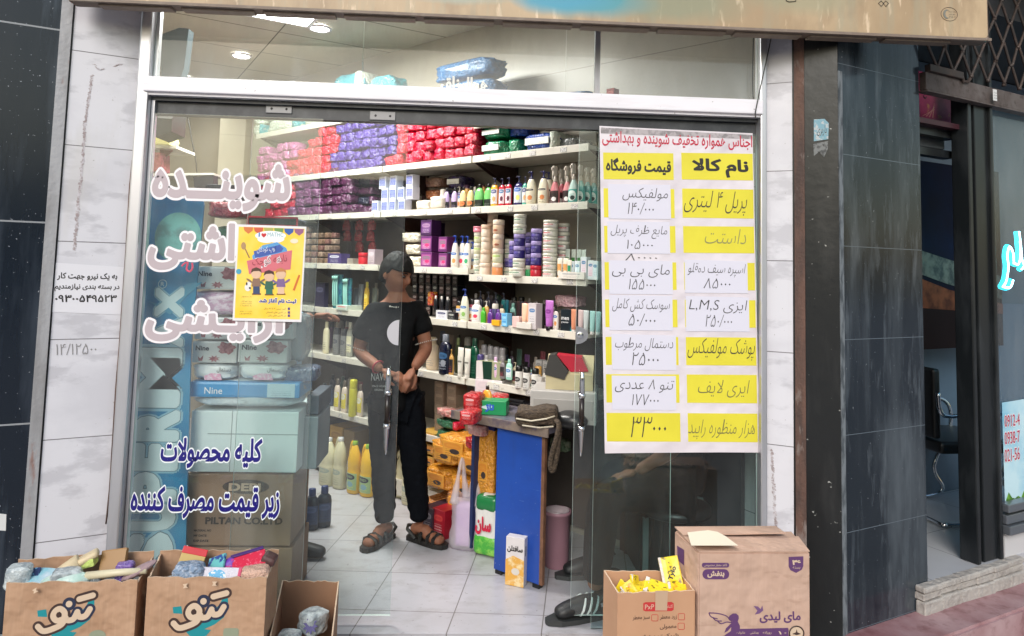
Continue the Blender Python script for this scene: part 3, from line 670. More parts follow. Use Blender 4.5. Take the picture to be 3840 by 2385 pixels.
# window sticker with phone numbers
O2 = sq(0, .02)
F2 = Face(O2, SDIR)
ws = thing('window_sticker', 'blue window sticker with trees and red phone numbers', 'sticker', sq(uP1+.01, .02, .5))
P_ = F2.pts([(3757, 1510), (3840, 1488), (3840, 1960), (3772, 2000)])
bm = BM(); plate(bm, O2, SDIR, Z1, [P_[0], (P_[1][0]+.5, P_[1][1]), (P_[2][0]+.5, P_[2][1]), P_[3]], .001); part('sheet', bm, mat('sky_print', srgb(120, 190, 220), .4, over=[((2, 2, 2), .4, .65, srgb(205, 232, 240), .9)]), ws)
g0 = F2.uv(3800, 1920); 
bm = BM(); t_ = [(P_[3][0]+.004, P_[3][1]), (P_[3][0]+.5, P_[3][1]), (P_[3][0]+.5, g0[1]+.09)]
for i in range(18): t_.append((P_[3][0]+.5-(.496)*i/17, g0[1]+.03+.05*abs(math.sin(i*1.3))+.03*random.random()))
plate(bm, O2, SDIR, Z1, t_, .001, lift=.0015); part('printed_trees', bm, mat('tree_print', srgb(110, 165, 55), .5, over=[(40, .4, .6, srgb(50, 95, 35), .9)]), ws)
M_pink = mat('raspberry_print', srgb(190, 30, 80), .4); M_whitep = mat('white_print', (.78, .78, .8), .5)
for t, y0, y1 in (('0912-4', 1555, 1597), ('0938-7', 1618, 1662), ('021-56', 1682, 1727)):
    a = F2.uv(3764, (y0+y1)/2); h = F2.uv(3790, y0)[1]-F2.uv(3790, y1)[1]
    for off, m, lf in ((.05, M_whitep, .0025), (0, M_pink, .0040)):
        lettering('phone_number', t, m, ws, O2+SDIR*a[0]+Z1*(F2.uv(3790, y1)[1]), SDIR, Z1, .165, h, off=off, fa=False, lift=lf, base=(0, 3.2, 0, .68))
# neon script in the window
M_neon = mat('neon_cyan', (.02, .75, .85), .4, emit=2.6); M_neon_core = mat('neon_core', (.6, 1, 1), .4, emit=7)
O3 = sq(0, .10); F3 = Face(O3, SDIR)
ne = thing('neon_sign', 'glowing cyan neon script lettering in the neighbouring shop window', 'neon sign', sq(uP1+.1, .10, 1.6))
strokes = [[(3752, 1075), (3765, 1050), (3772, 1000), (3768, 960), (3776, 925), (3790, 950), (3792, 990)], [(3752, 1075), (3778, 1078), (3790, 1050)], [(3812, 868), (3818, 920), (3826, 985), (3850, 1000), (3900, 980)], [(3792, 985), (3810, 990), (3818, 950), (3815, 905)], [(3822, 1010), (3850, 985), (3880, 1010), (3930, 1000)]]
for s_ in strokes:
    pts = catmull([O3+SDIR*F3.uv(*p)[0]+Z1*F3.uv(*p)[1] for p in s_], 5)
    bm = BM(); tube(bm, pts, .014, 8); part('tube', bm, M_neon, ne, True)
    bm = BM(); tube(bm, [p+SN*.012 for p in pts], .0055, 8); part('glowing_core', bm, M_neon_core, ne, True)
# chairs
def chair(px, py, back, rz, label):
    p = on_p(px, py, K-SN*back, SN); p.z = .17
    t = thing('waiting_chair', label, 'chair', p, rz, 'waiting chairs in the neighbouring shop')
    bm = BM(); box(bm, (0, 0, .43), (.46, .46, .07), 0, .025, seg=3); obj('seat', fin(bm, smooth=True), M_blackplastic, t)
    bm = BM(); box(bm, (0, .24, .68), (.44, .05, .40), 0, .02, seg=3); obj('backrest', fin(bm, smooth=True), M_blackplastic, t)
    for sx in (-.25, .25):
        bm = BM(); tube(bm, catmull([(sx, .26, .75), (sx, .22, .62), (sx, -.05, .64), (sx, -.20, .60), (sx, -.22, .45), (sx, -.10, .2), (sx, -.16, .06), (sx, -.05, .012), (sx, .25, .012)], 5), .012, 8); obj('frame', fin(bm, smooth=True), M_chrome, t)
    bm = BM(); tube(bm, [(-.25, .25, .012), (.25, .25, .012)], .011, 8); obj('crossbar', fin(bm), M_chrome, t)
    return t
chair(3560, 1960, .55, SA+rad(70), 'black seated chrome framed waiting chair beside the black post')
chair(3500, 1850, 1.15, SA+rad(80), 'black waiting chair farther back in the dark neighbouring shop')
# ------------------------------------------------------------------ writing on the glass
FG = Face((0, D+.007, 0), X1)                      # outer face of the fixed panes
M_mauve = mat('vinyl_mauve', srgb(186, 172, 178), .5); M_pinkw = mat('vinyl_pale_pink', srgb(240, 235, 239), .5)
M_navy = mat('vinyl_navy', srgb(26, 20, 118), .45); M_vw = mat('vinyl_white', srgb(236, 240, 244), .5)
def vinyl(name, s, x0, y0, x1, y1, m_in, m_out, o_in, o_out, **k):
    g = shop
    lo = lettering(name, s, m_out, g, (0, 0, 0), X1, Z1, 1, 1, off=o_out)  # to read its bounds
    bounds = lo[1]; bpy.data.objects.remove(lo[0])
    FG.write(name, s, m_out, g, x0, y0, x1, y1, off=o_out, lift=.0012, base=bounds, **k)
    FG.write(name, s, m_in, g, x0, y0, x1, y1, off=o_in, lift=.0024, base=bounds, **k)
vinyl('vinyl_lettering', 'شوینـــده', 564, 600, 1096, 800, M_mauve, M_pinkw, .026, .076)
vinyl('vinyl_lettering', 'بهداشتی', 549, 828, 1090, 1026, M_mauve, M_pinkw, .026, .076)
vinyl('vinyl_lettering', 'آرایـشی', 538, 1085, 1090, 1292, M_mauve, M_pinkw, .026, .076)
vinyl('vinyl_lettering', 'کلیه محصولات', 600, 1636, 986, 1762, M_navy, M_vw, .022, .072)
vinyl('vinyl_lettering', 'زیر قیمت مصرف کننده', 488, 1818, 1052, 1950, M_navy, M_vw, .022, .072)
FU = Face((0, D-.001, 0), X1)
FU.write('vinyl_lettering', 'هوالرزاق', mat('vinyl_cream', srgb(226, 226, 220), .5), shop, 1652, 288, 1830, 352, off=.025)
FM = Face(PL + SN*.0005, SDIR)
FM.write('pencil_writing', '۱۴/۱۲۵۰۰', mat('pencil_grey', (.25, .24, .24), .8), shop, 210, 1288, 362, 1330, off=-.01)

# small notice on the marble
nt = thing('paper_notice', 'white printed job notice taped on the left marble panel', 'notice', on_p(332, 1173, PL+SN*.001, SN), SA)
P_ = FM.pts([(210, 985), (468, 1002), (452, 1180), (196, 1170)])
sub('sheet', P_, mat('paper_white', (.74, .73, .78), .7), nt, FM.O, SDIR, Z1, .0006, .0006)
for s_, x0, x1, y in (('به یک نیرو جهت کار', 214, 440, 1037), ('در بسته بندی نیازمندیم', 204, 448, 1078), ('۰۹۳۰۰۵۴۹۵۲۳', 206, 438, 1118)):
    FM.write('notice_text', s_, M_ink, nt, x0, y-14, x1, y+15, off=.015, lift=.0016)
# hidden small sticker on the left granite
FK = Face(PL + SN*.0005, SDIR)
st = tag(sub('address_sticker', FK.pts([(-8, 1925), (24, 1928), (22, 1990), (-8, 1988)]), mat('sticker_white2', (.7, .7, .7), .6), None, FK.O, SDIR, Z1, .001), 'small white sticker on the left black granite pillar', 'sticker')
# old stickers on the black return
FR = Face(PR + Vector((-math.sin(RB), -math.cos(RB), 0))*.001, RD)
def frp(name, P, m, lab, cat): return tag(sub(name, FR.pts(P), m, None, FR.O, RD, Z1, .001), lab, cat)
s1 = frp('torn_sticker', [(3052, 448), (3092, 446), (3108, 462), (3106, 522), (3052, 530)], mat('sticker_blue', srgb(120, 160, 175), .6, over=[(60, .5, .6, (.5, .5, .5), .9)]), 'torn blue and white sticker on the black stone return', 'sticker')
FR.write('sticker_text', 'باربری', M_ink, s1, 3064, 470, 3100, 510, lift=.0018)
frp('torn_sticker', [(3050, 540), (3106, 528), (3104, 560), (3090, 590), (3072, 570), (3052, 585)], mat('sticker_grey', srgb(120, 122, 122), .7, over=[(60, .45, .6, (.05, .05, .05), .9)]), 'torn grey paper scrap below the blue sticker', 'sticker')

# ------------------------------------------------------------------ children's class poster
ps = thing('class_poster', 'yellow childrens maths class poster taped over the glass lettering', 'poster', on_y(1010, 1206, D-.002))
FP = Face((0, D-.002, 0), X1)
M_pap = mat('poster_paper', (.78, .76, .78), .6)
sub('sheet', FP.pts([(890, 841), (1149, 850), (1130, 1208), (872, 1202)]), M_pap, ps, FP.O, X1, Z1, 0, .0008)
M_yel = mat('poster_yellow', srgb(246, 204, 58), .5, over=[((5, 5, 5), .42, .62, srgb(252, 222, 120), .8, 3)])
sub('printed_ground', FP.pts([(896, 850), (1143, 858), (1124, 1198), (880, 1192)]), M_yel, ps, FP.O, X1, Z1, .0010)
_k = [0]
def pp(P, rgb, lift=.0018, nm='printed_art'):
    _k[0] += 1; lift += 2e-5*_k[0]; sub(nm, FP.pts(P), plain(*rgb, .5, 'p'), ps, FP.O, X1, Z1, lift)
for i, c in enumerate(((214, 120, 60), (206, 90, 60), (170, 170, 90), (110, 150, 80), (40, 90, 170), (150, 90, 130))):
    x = 914+i*38; y = 851+i*1.4; pp([(x, y), (x+36, y+1), (x+34, y+14), (x+18, y+26), (x+3, y+14)], c)
pp(ell(1015, 884, 58, 18), (245, 248, 250), .0020); pp(ell(1000, 897, 34, 14), (245, 248, 250), .0020); pp(ell(1035, 896, 32, 14), (245, 248, 250), .0020)
FP.write('poster_text', 'I', plain(90, 130, 190, .5), ps, 970, 872, 976, 888, lift=.003, fa=False)
pp([(981, 877), (986, 874), (990, 877), (995, 874), (1000, 878), (998, 884), (990, 891), (982, 884)], (200, 40, 50), .003)
FP.write('poster_text', 'MATHC', plain(120, 170, 180, .5), ps, 1004, 872, 1064, 888, lift=.003, fa=False)
pp([(946, 960), (985, 920), (1040, 908), (1074, 930), (1080, 946), (950, 978)], (90, 160, 215), .0022)
pp([(952, 942), (1050, 918), (1064, 932), (1056, 944), (958, 968)], (60, 90, 170), .0026)
FP.write('poster_text', 'کلوپ کودکان', M_whitep, ps, 966, 928, 1044, 954, lift=.0034, tilt=.12)
pp([(926, 978), (1096, 938), (1090, 1010), (935, 1028)], (214, 112, 124), .0024)
FP.write('poster_text', 'نابغه کوچک', M_whitep, ps, 946, 966, 1084, 1012, lift=.0030, off=.06, tilt=.15)
FP.write('poster_text', 'نابغه کوچک', plain(150, 40, 60, .5), ps, 950, 970, 1080, 1008, lift=.0040, tilt=.15)
def kid(x, y, hair, top, legs, h=82):
    pp(ell(x, y, 19, 19), (228, 190, 160), .0030); pp([(x-21, y-2), (x-16, y-18), (x, y-24), (x+17, y-17), (x+20, y-4), (x+10, y-10), (x-10, y-9)], hair, .0036)
    pp([(x-13, y+18), (x+13, y+18), (x+17, y+48), (x-17, y+48)], top, .0028); pp([(x-12, y+48), (x+12, y+48), (x+13, y+h-6), (x-12, y+h-6)], legs, .0026); pp([(x-16, y+h-8), (x+17, y+h-8), (x+17, y+h-3), (x-16, y+h-3)], (120, 70, 40), .0024)
    pp(ell(x-26, y+26, 14, 4, 12, .6), top, .0025); pp(ell(x+24, y+26, 13, 4, 12, -.6), top, .0025)
kid(962, 1026, (84, 56, 40), (140, 108, 90), (50, 70, 110)); kid(1010, 1036, (70, 40, 40), (50, 100, 80), (40, 110, 90), 74); kid(1054, 1028, (196, 130, 80), (130, 100, 150), (228, 190, 160), 80)
pp(ell(930, 1078, 12, 14), (236, 232, 228)); pp(ell(933, 1064, 10, 8), (236, 232, 228)); pp(ell(926, 1064, 3, 6), (40, 36, 34), .0026); pp(ell(938, 1080, 4, 4), (40, 36, 34), .0026)
pp([(1120, 1030), (1126, 1032), (1106, 1090), (1098, 1088)], (210, 110, 50)); pp(ell(914, 922, 9, 14), (176, 140, 100)); pp([(918, 934), (922, 932), (938, 966), (934, 968)], (150, 110, 80)); pp(ell(896, 1018, 10, 10), (70, 160, 190)); pp(ell(1104, 904, 15, 9), (244, 226, 200))
FP.write('poster_text', 'ثبت نام آغاز شد', M_whitep, ps, 970, 1116, 1114, 1144, off=.09, lift=.0022); FP.write('poster_text', 'ثبت نام آغاز شد', plain(40, 50, 140, .5), ps, 972, 1118, 1112, 1142, off=.03, lift=.0034)
for k, y in enumerate((1158, 1172, 1184)):
    FP.write('poster_text', ['گروه سنی ۳ تا ۱۲ سال', 'در کلاس های تابستان', 'در کلاس های زبان'][k], plain(120, 90, 50, .5), ps, 990+8*k, y-5, 1072, y+4, lift=.002); pp(rect(1080, y-5, 1088, y+4), (90, 60, 130), .002)
for k, y in enumerate((1112, 1130, 1138, 1146, 1168, 1176)): FP.write('poster_text', ['با مجوز', 'ویژه کودکان', 'تابستان', 'با تخفیف', 'ثبت نام', 'حضوری'][k], plain(120, 90, 50, .5), ps, 906-k*1.5, y-3, 944, y+3, lift=.002)
# pink hand drawn mark on the inside of the glass
bm = BM(); F_ = Face((0, D+.017, 0), X1)
tube(bm, catmull([F_.O+X1*F_.uv(*p)[0]+Z1*F_.uv(*p)[1] for p in [(682, 998), (692, 988), (704, 985), (700, 1010), (712, 1018), (722, 1005), (720, 985)]], 5), .004, 6)
bpart('marker_scribble', bm, mat('marker_pink', srgb(225, 60, 100), .5))

# ------------------------------------------------------------------ the price list
PLY = D-.003
FL = Face((0, PLY, 0), X1)
pl = thing('price_list', 'large white price list with yellow cells taped on the right pane', 'price list', on_y(2558, 1698, PLY))
M_list = mat('list_paper', srgb(214, 205, 212), .5, over=[((2, 2, 2), .4, .7, srgb(226, 220, 226), .8, 4)], bump=((4, 4, 4), .8, 3, .05))
sub('sheet', FL.pts([(2248, 472), (2400, 480), (2822, 500), (2836, 1100), (2848, 1697), (2700, 1696), (2420, 1698), (2268, 1700), (2258, 1150)]), M_list, pl, FL.O, X1, Z1, 0, .001)
M_cell = mat('highlighter_yellow', srgb(224, 212, 60), .5, over=[((4, 4, 4), .4, .7, srgb(212, 200, 52), .8, 4)])
sub('tape_strip', FL.pts([(2252, 478), (2820, 506), (2821, 522), (2253, 500)]), mat('grubby_tape', srgb(176, 168, 172), .3, over=[(30, .45, .6, srgb(120, 116, 118), .8)]), pl, FL.O, X1, Z1, .0014)
rows = [(572, 672), (706, 815), (847, 947), (983, 1086), (1123, 1226), (1263, 1368), (1403, 1509), (1548, 1655)]
for i, (a, b) in enumerate(rows):
    t = (a-480)/1220; xl0 = 2260+16*t; xl1 = 2522+32*t; xr0 = 2552+30*t; xr1 = 2820+22*t
    dy = 3 if i < 2 else 1
    sub('yellow_cell', FL.pts([(xl0, a), (xl1, a+dy), (xl1+2, b+dy), (xl0+2, b)]), M_cell, pl, FL.O, X1, Z1, .0014)
    sub('yellow_cell', FL.pts([(xr0, a+1), (xr1, a+dy+2), (xr1+2, b+dy+2), (xr0+2, b+1)]), M_cell, pl, FL.O, X1, Z1, .0014)
M_redink = mat('crimson_ink', srgb(190, 24, 60), .5); M_pen = mat('pen_ink', (.035, .032, .035), .6); M_pen2 = mat('faint_pencil', (.26, .25, .10), .7)
FL.write('title_text', 'اجناس همواره تخفیف شوینده و بهداشتی', M_redink, pl, 2258, 500, 2820, 556, off=.012, lift=.0026)
FL.write('header_text', 'نام کالا', M_ink, pl, 2594, 596, 2806, 666, off=.03, lift=.0026)
FL.write('header_text', 'قیمت فروشگاه', M_ink, pl, 2272, 594, 2516, 656, off=.025, lift=.0026)
def hand(s, x0, y0, x1, y1, par, m=None, Fx=None, lf=.0026): (Fx or FL).write('handwriting', s, m or M_pen, par, x0, y0, x1, y1, off=-.012, lift=lf, shear=.18)
hand('پریل ۴ لیتری', 2560, 716, 2792, 806, pl); hand('داستت', 2640, 858, 2794, 915, pl, M_pen2); hand('پوشک مولفیکس', 2574, 1268, 2822, 1350, pl); hand('ایری لایف', 2612, 1424, 2800, 1490, pl, mat('soft_pencil', (.16, .15, .06), .7))
hand('هزار منظوره راپید', 2576, 1572, 2824, 1648, pl, mat('soft_pencil', (.16, .15, .06), .7)); hand('۳۳۰۰۰', 2360, 1562, 2492, 1640, pl); hand('۸۰۰۰۰', 2344, 952, 2462, 978, pl)
notes = [((2280, 690), (2514, 820), 'مولفیکس', '۱۴۰/۰۰۰', 'diaper'), ((2277, 830), (2511, 950), 'مایع ظرف پریل', '۱۰۵۰۰۰', 'dish liquid'), ((2283, 976), (2521, 1102), 'مای بی بی', '۱۵۵۰۰۰', 'baby'), ((2284, 1106), (2521, 1238), 'سوسک کش کامل', '۵۰/۰۰۰', 'insecticide'),
         ((2293, 1252), (2534, 1386), 'دستمال مرطوب', '۲۵۰۰۰', 'wet wipe'), ((2294, 1408), (2534, 1536), 'تنو ۸ عددی', '۱۷۷۰۰۰', 'tissue'), ((2567, 974), (2802, 1098), 'اسپره سیف دوقلو', '۸۵۰۰۰', 'spray'), ((2571, 1110), (2808, 1242), 'ایزی L,M,S', '۲۵۰/۰۰۰', 'size')]
wherel = ['topmost in the left column', 'second from top in the left column', 'third from top in the left column', 'fourth from top in the left column', 'fifth from top in the left column', 'lowest in the left column', 'upper one in the right column', 'lower one in the right column']
M_note = mat('note_paper', srgb(214, 212, 226), .6)
FN = Face((0, PLY-.0022, 0), X1)
for (a, b, t1, t2, k), w in zip(notes, wherel):
    n_ = thing('price_note', 'handwritten white price note on the price list, ' + w, 'note', on_y((a[0]+b[0])/2, b[1], PLY-.002), 0, 'paper notes stuck on the price list')
    j = random.uniform(-3, 3)
    sub('sheet', FN.pts([(a[0], a[1]), (b[0], a[1]+4+j), (b[0]+2, b[1]+2), (a[0]+2, b[1])]), M_note, n_, FN.O, X1, Z1, 0, .0012)
    w_ = b[0]-a[0]; ww = min(w_-24, 24*len(t1))
    hand(t1, b[0]-14-ww, a[1]+14, b[0]-14, a[1]+64, n_, None, FN, .0018)
    hand(t2, a[0]+w_*.3, a[1]+70, a[0]+w_*.72, b[1]-16, n_, None, FN, .0018)
# ------------------------------------------------------------------ lamps of the shop
M_lamp = mat('lamp_diffuser', (1, .97, .9), .5, emit=9)
def area(name, loc, sx, sy, w, par=None, col=(1, .98, .945)):
    l = bpy.data.lights.new(name, 'AREA'); l.shape = 'RECTANGLE'; l.size = sx; l.size_y = sy; l.energy = w; l.color = col; l.spread = rad(175)
    o = bpy.data.objects.new(name, l); COL.objects.link(o); o.location = loc; o.parent = par; return o
for k, ((x, y), (w_, d_), pw, lab) in enumerate((((1020, 12), (.62, .62), 32, 'glowing square ceiling panel lamp above the left upper pane'), ((-1.0, 4.1), (.62, .62), 20, 'square ceiling panel lamp near the shop window'))):
    p = on_z(x, y, 3.272) if k == 0 else Vector((x, y, 3.272))
    t = thing('ceiling_lamp', lab, 'lamp', p, CA)
    bm = BM(); box(bm, (0, 0, -.004), (w_, d_, .012)); obj('diffuser', fin(bm), M_lamp, t)
    bm = BM()
    for s_ in (-1, 1): box(bm, (s_*(w_/2+.012), 0, -.002), (.024, d_+.048, .018)); box(bm, (0, s_*(d_/2+.012), -.002), (w_, .024, .018))
    obj('frame', fin(bm), M_white_alu, t); area('light', (0, 0, -.03), w_, d_, pw, t)
for k, ((x, y), lab) in enumerate((((1200, 105), 'small round ceiling spotlight nearest the glass seam'), ((905, 207), 'small round ceiling spotlight further left and lower in the pane'), ((688, 290), 'distant round ceiling spotlight near the transom bar'))):
    p = on_z(x, y, 3.275); t = thing('spotlight', lab, 'spotlight', p, 0, 'round ceiling spotlights')
    bm = BM(); lathe(bm, [(.062, .004), (.062, -.006), (.0, -.006)], 20, 0, cap=False); obj('lens', fin(bm), mat('spot_lens', (1, .98, .92), .5, emit=26), t)
    bm = BM(); lathe(bm, [(.064, .0), (.085, .0), (.082, -.012), (.066, -.012), (.064, 0)], 20, cap=False); obj('trim_ring', fin(bm, smooth=True), M_white_alu, t)
    l = bpy.data.lights.new('light', 'SPOT'); l.energy = 9; l.spot_size = rad(150); l.spot_blend = .6; l.shadow_soft_size = .06; l.color = (1, .975, .93)
    o = bpy.data.objects.new('light', l); COL.objects.link(o); o.location = (0, 0, -.03); o.parent = t

# ------------------------------------------------------------------ shelving along the side wall
M_shelf = mat('shelf_cream', (.60, .57, .50), .4, over=[((6, 6, 20), .48, .7, (.48, .45, .38), .6), (40, .66, .72, (.3, .27, .22), .5, 2)])
M_brown = mat('shelf_brown', (.045, .018, .014), .5, over=[(9, .4, .7, (.03, .012, .01), .6)])
M_back = mat('shelf_back_panel', (.085, .068, .060), .6, over=[((2, 2, 2), .4, .7, (.04, .03, .026), .7)])
SB = [-1.96, -1.07, -.19, .69, 1.57]                      # section ends along the wall
LV = {'L1': 2.663, 'L2': 2.255, 'L3': 1.935, 'L4': 1.535, 'L5': 1.227, 'L6': .885, 'L7': .49}
LB = {'L4': [1.518, 1.555, 1.56, 1.56], 'L1': [2.47, 2.60, 2.663, 2.663]}
M_shade = mat('shade_panel', (.012, .016, .018), .4)  # near-black colour stands for the shade under the desk
M_tag = mat('price_tag_paper', (.62, .60, .58), .6, over=[((160, 160, 260), .5, .55, (.12, .11, .11), .7, 1)])
shelv = thing('wall_shelving', 'long cream shop shelving with brown brackets along the side wall', 'shelving', wall(-.2, .2, 0), WROT)
DQ = {'L1': .34, 'L2': .36, 'L3': .36, 'L4': .36, 'L5': .36, 'L6': .36, 'L7': .36}
def wbox(bm, s0, s1, q0, q1, z0, z1, mi=0, bev=0):
    return box(bm, wall((s0+s1)/2, (q0+q1)/2, (z0+z1)/2), (abs(s1-s0), abs(q1-q0), z1-z0), mi, bev, rz=WROT)
def lvl(L, i): return LB[L][i] if L in LB else LV[L]
for L in LV:
    for i in range(4):
        if L == 'L7' and i == 0: continue
        z = lvl(L, i); bm = BM()
        wbox(bm, SB[i]+.006, SB[i+1]-.006, .004, DQ[L], z-.022, z); wbox(bm, SB[i]+.006, SB[i+1]-.006, -.012, .0035, z-.034, z+.008, 0, .002)
        part('shelf', bm, M_shelf, shelv)
        for s_ in (SB[i]+.02, SB[i+1]-.02):
            M = Matrix.Translation(wall(s_, 0, z)) @ Matrix.Rotation(WROT, 4, 'Z') @ Matrix.Rotation(rad(90), 4, 'Y')
            bm = BM(); prism(bm, [(.023, .02), (.023, .38), (.17, .38)], -.002, .002, 0, M)
            part('bracket', bm, M_brown, shelv)
for s_, zz in zip(SB, (2.4, 2.5, 2.62, 2.8, 2.8)):
    bm = BM(); wbox(bm, s_-.02, s_+.02, .385, .415, 0, zz); part('upright', bm, M_brown, shelv)
bm = BM(); wbox(bm, -2.66, -1.985, .36, .405, 0, 1.0); part('back_panel', bm, M_shade, shelv)  # added dark sheet over the cream wall, painting in shade
for L in ('L2', 'L3', 'L4', 'L5', 'L6', 'L7'):
    for i in range(3):
        for f_ in (.16, .42, .66, .88):
            if L == 'L7' and i == 0: continue
            s_ = SB[i]+.88*(f_+random.uniform(-.06, .06)); z = lvl(L, i); bm = BM(); wbox(bm, s_-.022, s_+.022, -.0145, -.0125, z-.028, z-.002); part('price_tag', bm, M_tag, shelv)
for i in range(4):
    bm = BM(); wbox(bm, SB[i]+.021, SB[i+1]-.021, .39, .41, .05, 1.9 if i != 0 else 1.2); part('back_panel', bm, M_back, shelv)

# ------------------------------------------------------------------ goods: shapes (unit size, front at -Y)
def unit(fn, smooth=True):
    bm = BM(); fn(bm); return fin(bm, fn.__name__ if hasattr(fn, '__name__') else 'm', smooth)
def flat_lathe(prof, sy=.62, n=20, **k): return lambda bm: lathe(bm, prof, n, 0, sy=sy, **k)
def label_patch(r, z0, z1, sy=.62, w=62):
    return lambda bm: lathe(bm, [(r*1.012, z0), (r*1.02, z0+.01), (r*1.02, z1-.01), (r*1.012, z1)], 12, 0, sy=sy, a0=rad(270-w), a1=rad(270+w), cap=False)
def f_pump(bm):
    lathe(bm, [(.20, .0), (.21, .10), (.12, .12), (.07, .14), (.07, .45), (.11, .47), (.12, .60), (.03, .64)], 12, sy=1)
    tube(bm, [(0, 0, .58), (-.18, -.06, .60), (-.30, -.1, .52)], [.055, .05, .035], 8)
def f_trigger(bm):
    lathe(bm, [(.15, 0), (.16, .14), (.09, .18), (.09, .3)], 12)
    box(bm, (0, -.06, .55), (.22, .55, .5), 0, .1, seg=3); box(bm, (0, -.4, .62), (.12, .2, .16), 0, .04); tube(bm, [(0, -.22, .45), (0, -.34, .25), (0, -.28, .08)], .05, 6)
SH = {}
def kind(name, parts): SH[name] = parts          # list of (part name, mesh, default sub offset z, scale z)
kind('pump', [('body', unit(flat_lathe([(.42, 0), (.47, .02), (.48, .10), (.48, .60), (.45, .68), (.30, .745), (.19, .77)])), 0), ('label', unit(label_patch(.48, .12, .62)), 0), ('pump', unit(lambda bm: [f_pump(bm), bmesh.ops.transform(bm, matrix=Matrix.Translation((0, 0, .765)) @ Matrix.Diagonal((1, .75, .365, 1)), verts=bm.verts[:])]), 0)])
kind('slope_pump', [('body', unit(flat_lathe([(.42, 0), (.47, .02), (.48, .15), (.46, .45), (.38, .64), (.26, .75), (.19, .78)])), 0), ('label', unit(label_patch(.475, .10, .50)), 0), ('pump', unit(lambda bm: [f_pump(bm), bmesh.ops.transform(bm, matrix=Matrix.Translation((0, 0, .775)) @ Matrix.Diagonal((1, .75, .35, 1)), verts=bm.verts[:])]), 0)])
kind('round', [('body', unit(flat_lathe([(.40, 0), (.46, .03), (.47, .25), (.48, .5), (.44, .66), (.32, .78), (.18, .84)])), 0), ('label', unit(label_patch(.475, .02, .36, w=80)), 0), ('cap', unit(lambda bm: [lathe(bm, [(.16, .84), (.17, .97), (.12, 1.0)], 12, sy=.7), tube(bm, [(0, .12, .75), (0, .2, .9), (0, .14, 1.0)], .04, 6)]), 0)])
kind('bottle', [('body', unit(flat_lathe([(.40, 0), (.46, .02), (.48, .08), (.48, .62), (.42, .74), (.22, .82)])), 0), ('label', unit(label_patch(.48, .14, .60)), 0), ('cap', unit(lambda bm: lathe(bm, [(.23, .81), (.24, .83), (.23, .985), (.19, 1.0)], 14, sy=.75)), 0)])
kind('can', [('body', unit(lambda bm: lathe(bm, [(.46, 0), (.48, .02), (.48, .72), (.44, .76)], 18)), 0), ('label', unit(label_patch(.48, .08, .62, 1, 75)), 0), ('cap', unit(lambda bm: lathe(bm, [(.45, .755), (.46, .77), (.45, .95), (.36, 1.0)], 18)), 0)])
kind('jar', [('body', unit(lambda bm: lathe(bm, [(.42, 0), (.47, .04), (.48, .1), (.48, .62), (.45, .66)], 20)), 0), ('label', unit(label_patch(.48, .12, .58, 1, 70)), 0), ('lid', unit(lambda bm: lathe(bm, [(.48, .655), (.5, .68), (.5, .97), (.47, 1.0)], 20)), 0)])
def f_tubebody(bm):
    vs = []
    for k in range(9):
        t = k/8; z = .14+.86*t; rx = .33+.14*min(1, t*1.5); ry = .30*(1-t)**.8+.012
        vs.append([bm.verts.new((rx*math.cos(2*math.pi*i/16), ry*math.sin(2*math.pi*i/16), z)) for i in range(16)])
    for a, b in zip(vs, vs[1:]):
        for i in range(16): bm.faces.new((a[i], a[(i+1) % 16], b[(i+1) % 16], b[i]))
    bm.faces.new(vs[0][::-1]); bm.faces.new(vs[-1])
kind('tube', [('body', unit(f_tubebody), 0), ('cap', unit(lambda bm: lathe(bm, [(.29, 0), (.31, .01), (.31, .135), (.28, .139)], 14)), 0), ('label', unit(lambda bm: lathe(bm, [(.40, .3), (.455, .55), (.478, .72)], 10, 0, sy=.55, a0=rad(220), a1=rad(320), cap=False)), 0)])
kind('spray', [('body', unit(flat_lathe([(.42, 0), (.47, .02), (.48, .10), (.46, .34), (.34, .48), (.2, .58), (.17, .60)])), 0), ('label', unit(label_patch(.478, .04, .36, w=66)), 0), ('trigger', unit(lambda bm: [f_trigger(bm), bmesh.ops.transform(bm, matrix=Matrix.Translation((0, 0, .60)) @ Matrix.Diagonal((1, 1, .5, 1)), verts=bm.verts[:])]), 0)])
def f_carton(bm): box(bm, (0, 0, .5), (1, 1, 1), 0, .012, seg=1)
kind('carton', [('body', unit(f_carton, False), 0), ('label', unit(lambda bm: box(bm, (0, -.503, .52), (.84, .006, .66)), False), 0)])
def f_puff(seed, kk=.075, pin=.22):
    def g(bm):
        box(bm, (0, 0, .5), (.86, .8, .84), 0, .16, seg=3)
        bmesh.ops.subdivide_edges(bm, edges=bm.edges[:], cuts=2, use_grid_fill=True)
        for v in bm.verts:
            p = v.co.copy(); c = Vector((0, 0, .5)); d = (p-c); 
            e = max(abs(d.x)/.43, abs(d.z)/.42); f = 1+.07*(1-e)
            if pin: g_ = 1-pin*abs(2*p.x/.9)**4; d.z *= g_; d.y *= g_
            v.co = c + d*f + d.normalized()*kk*(noisev(p+Vector((seed*9.1, seed*3.3, 0)), 5)+.6*noisev(p+Vector((seed*2, 7, seed)), 12))
    return g
PUFF = [unit(f_puff(i)) for i in range(5)]
kind('soap', [('wrapper', unit(f_puff(11, .02, 0)), 0)])
SOFT = [unit(f_puff(20+i, .05, .30)) for i in range(3)]

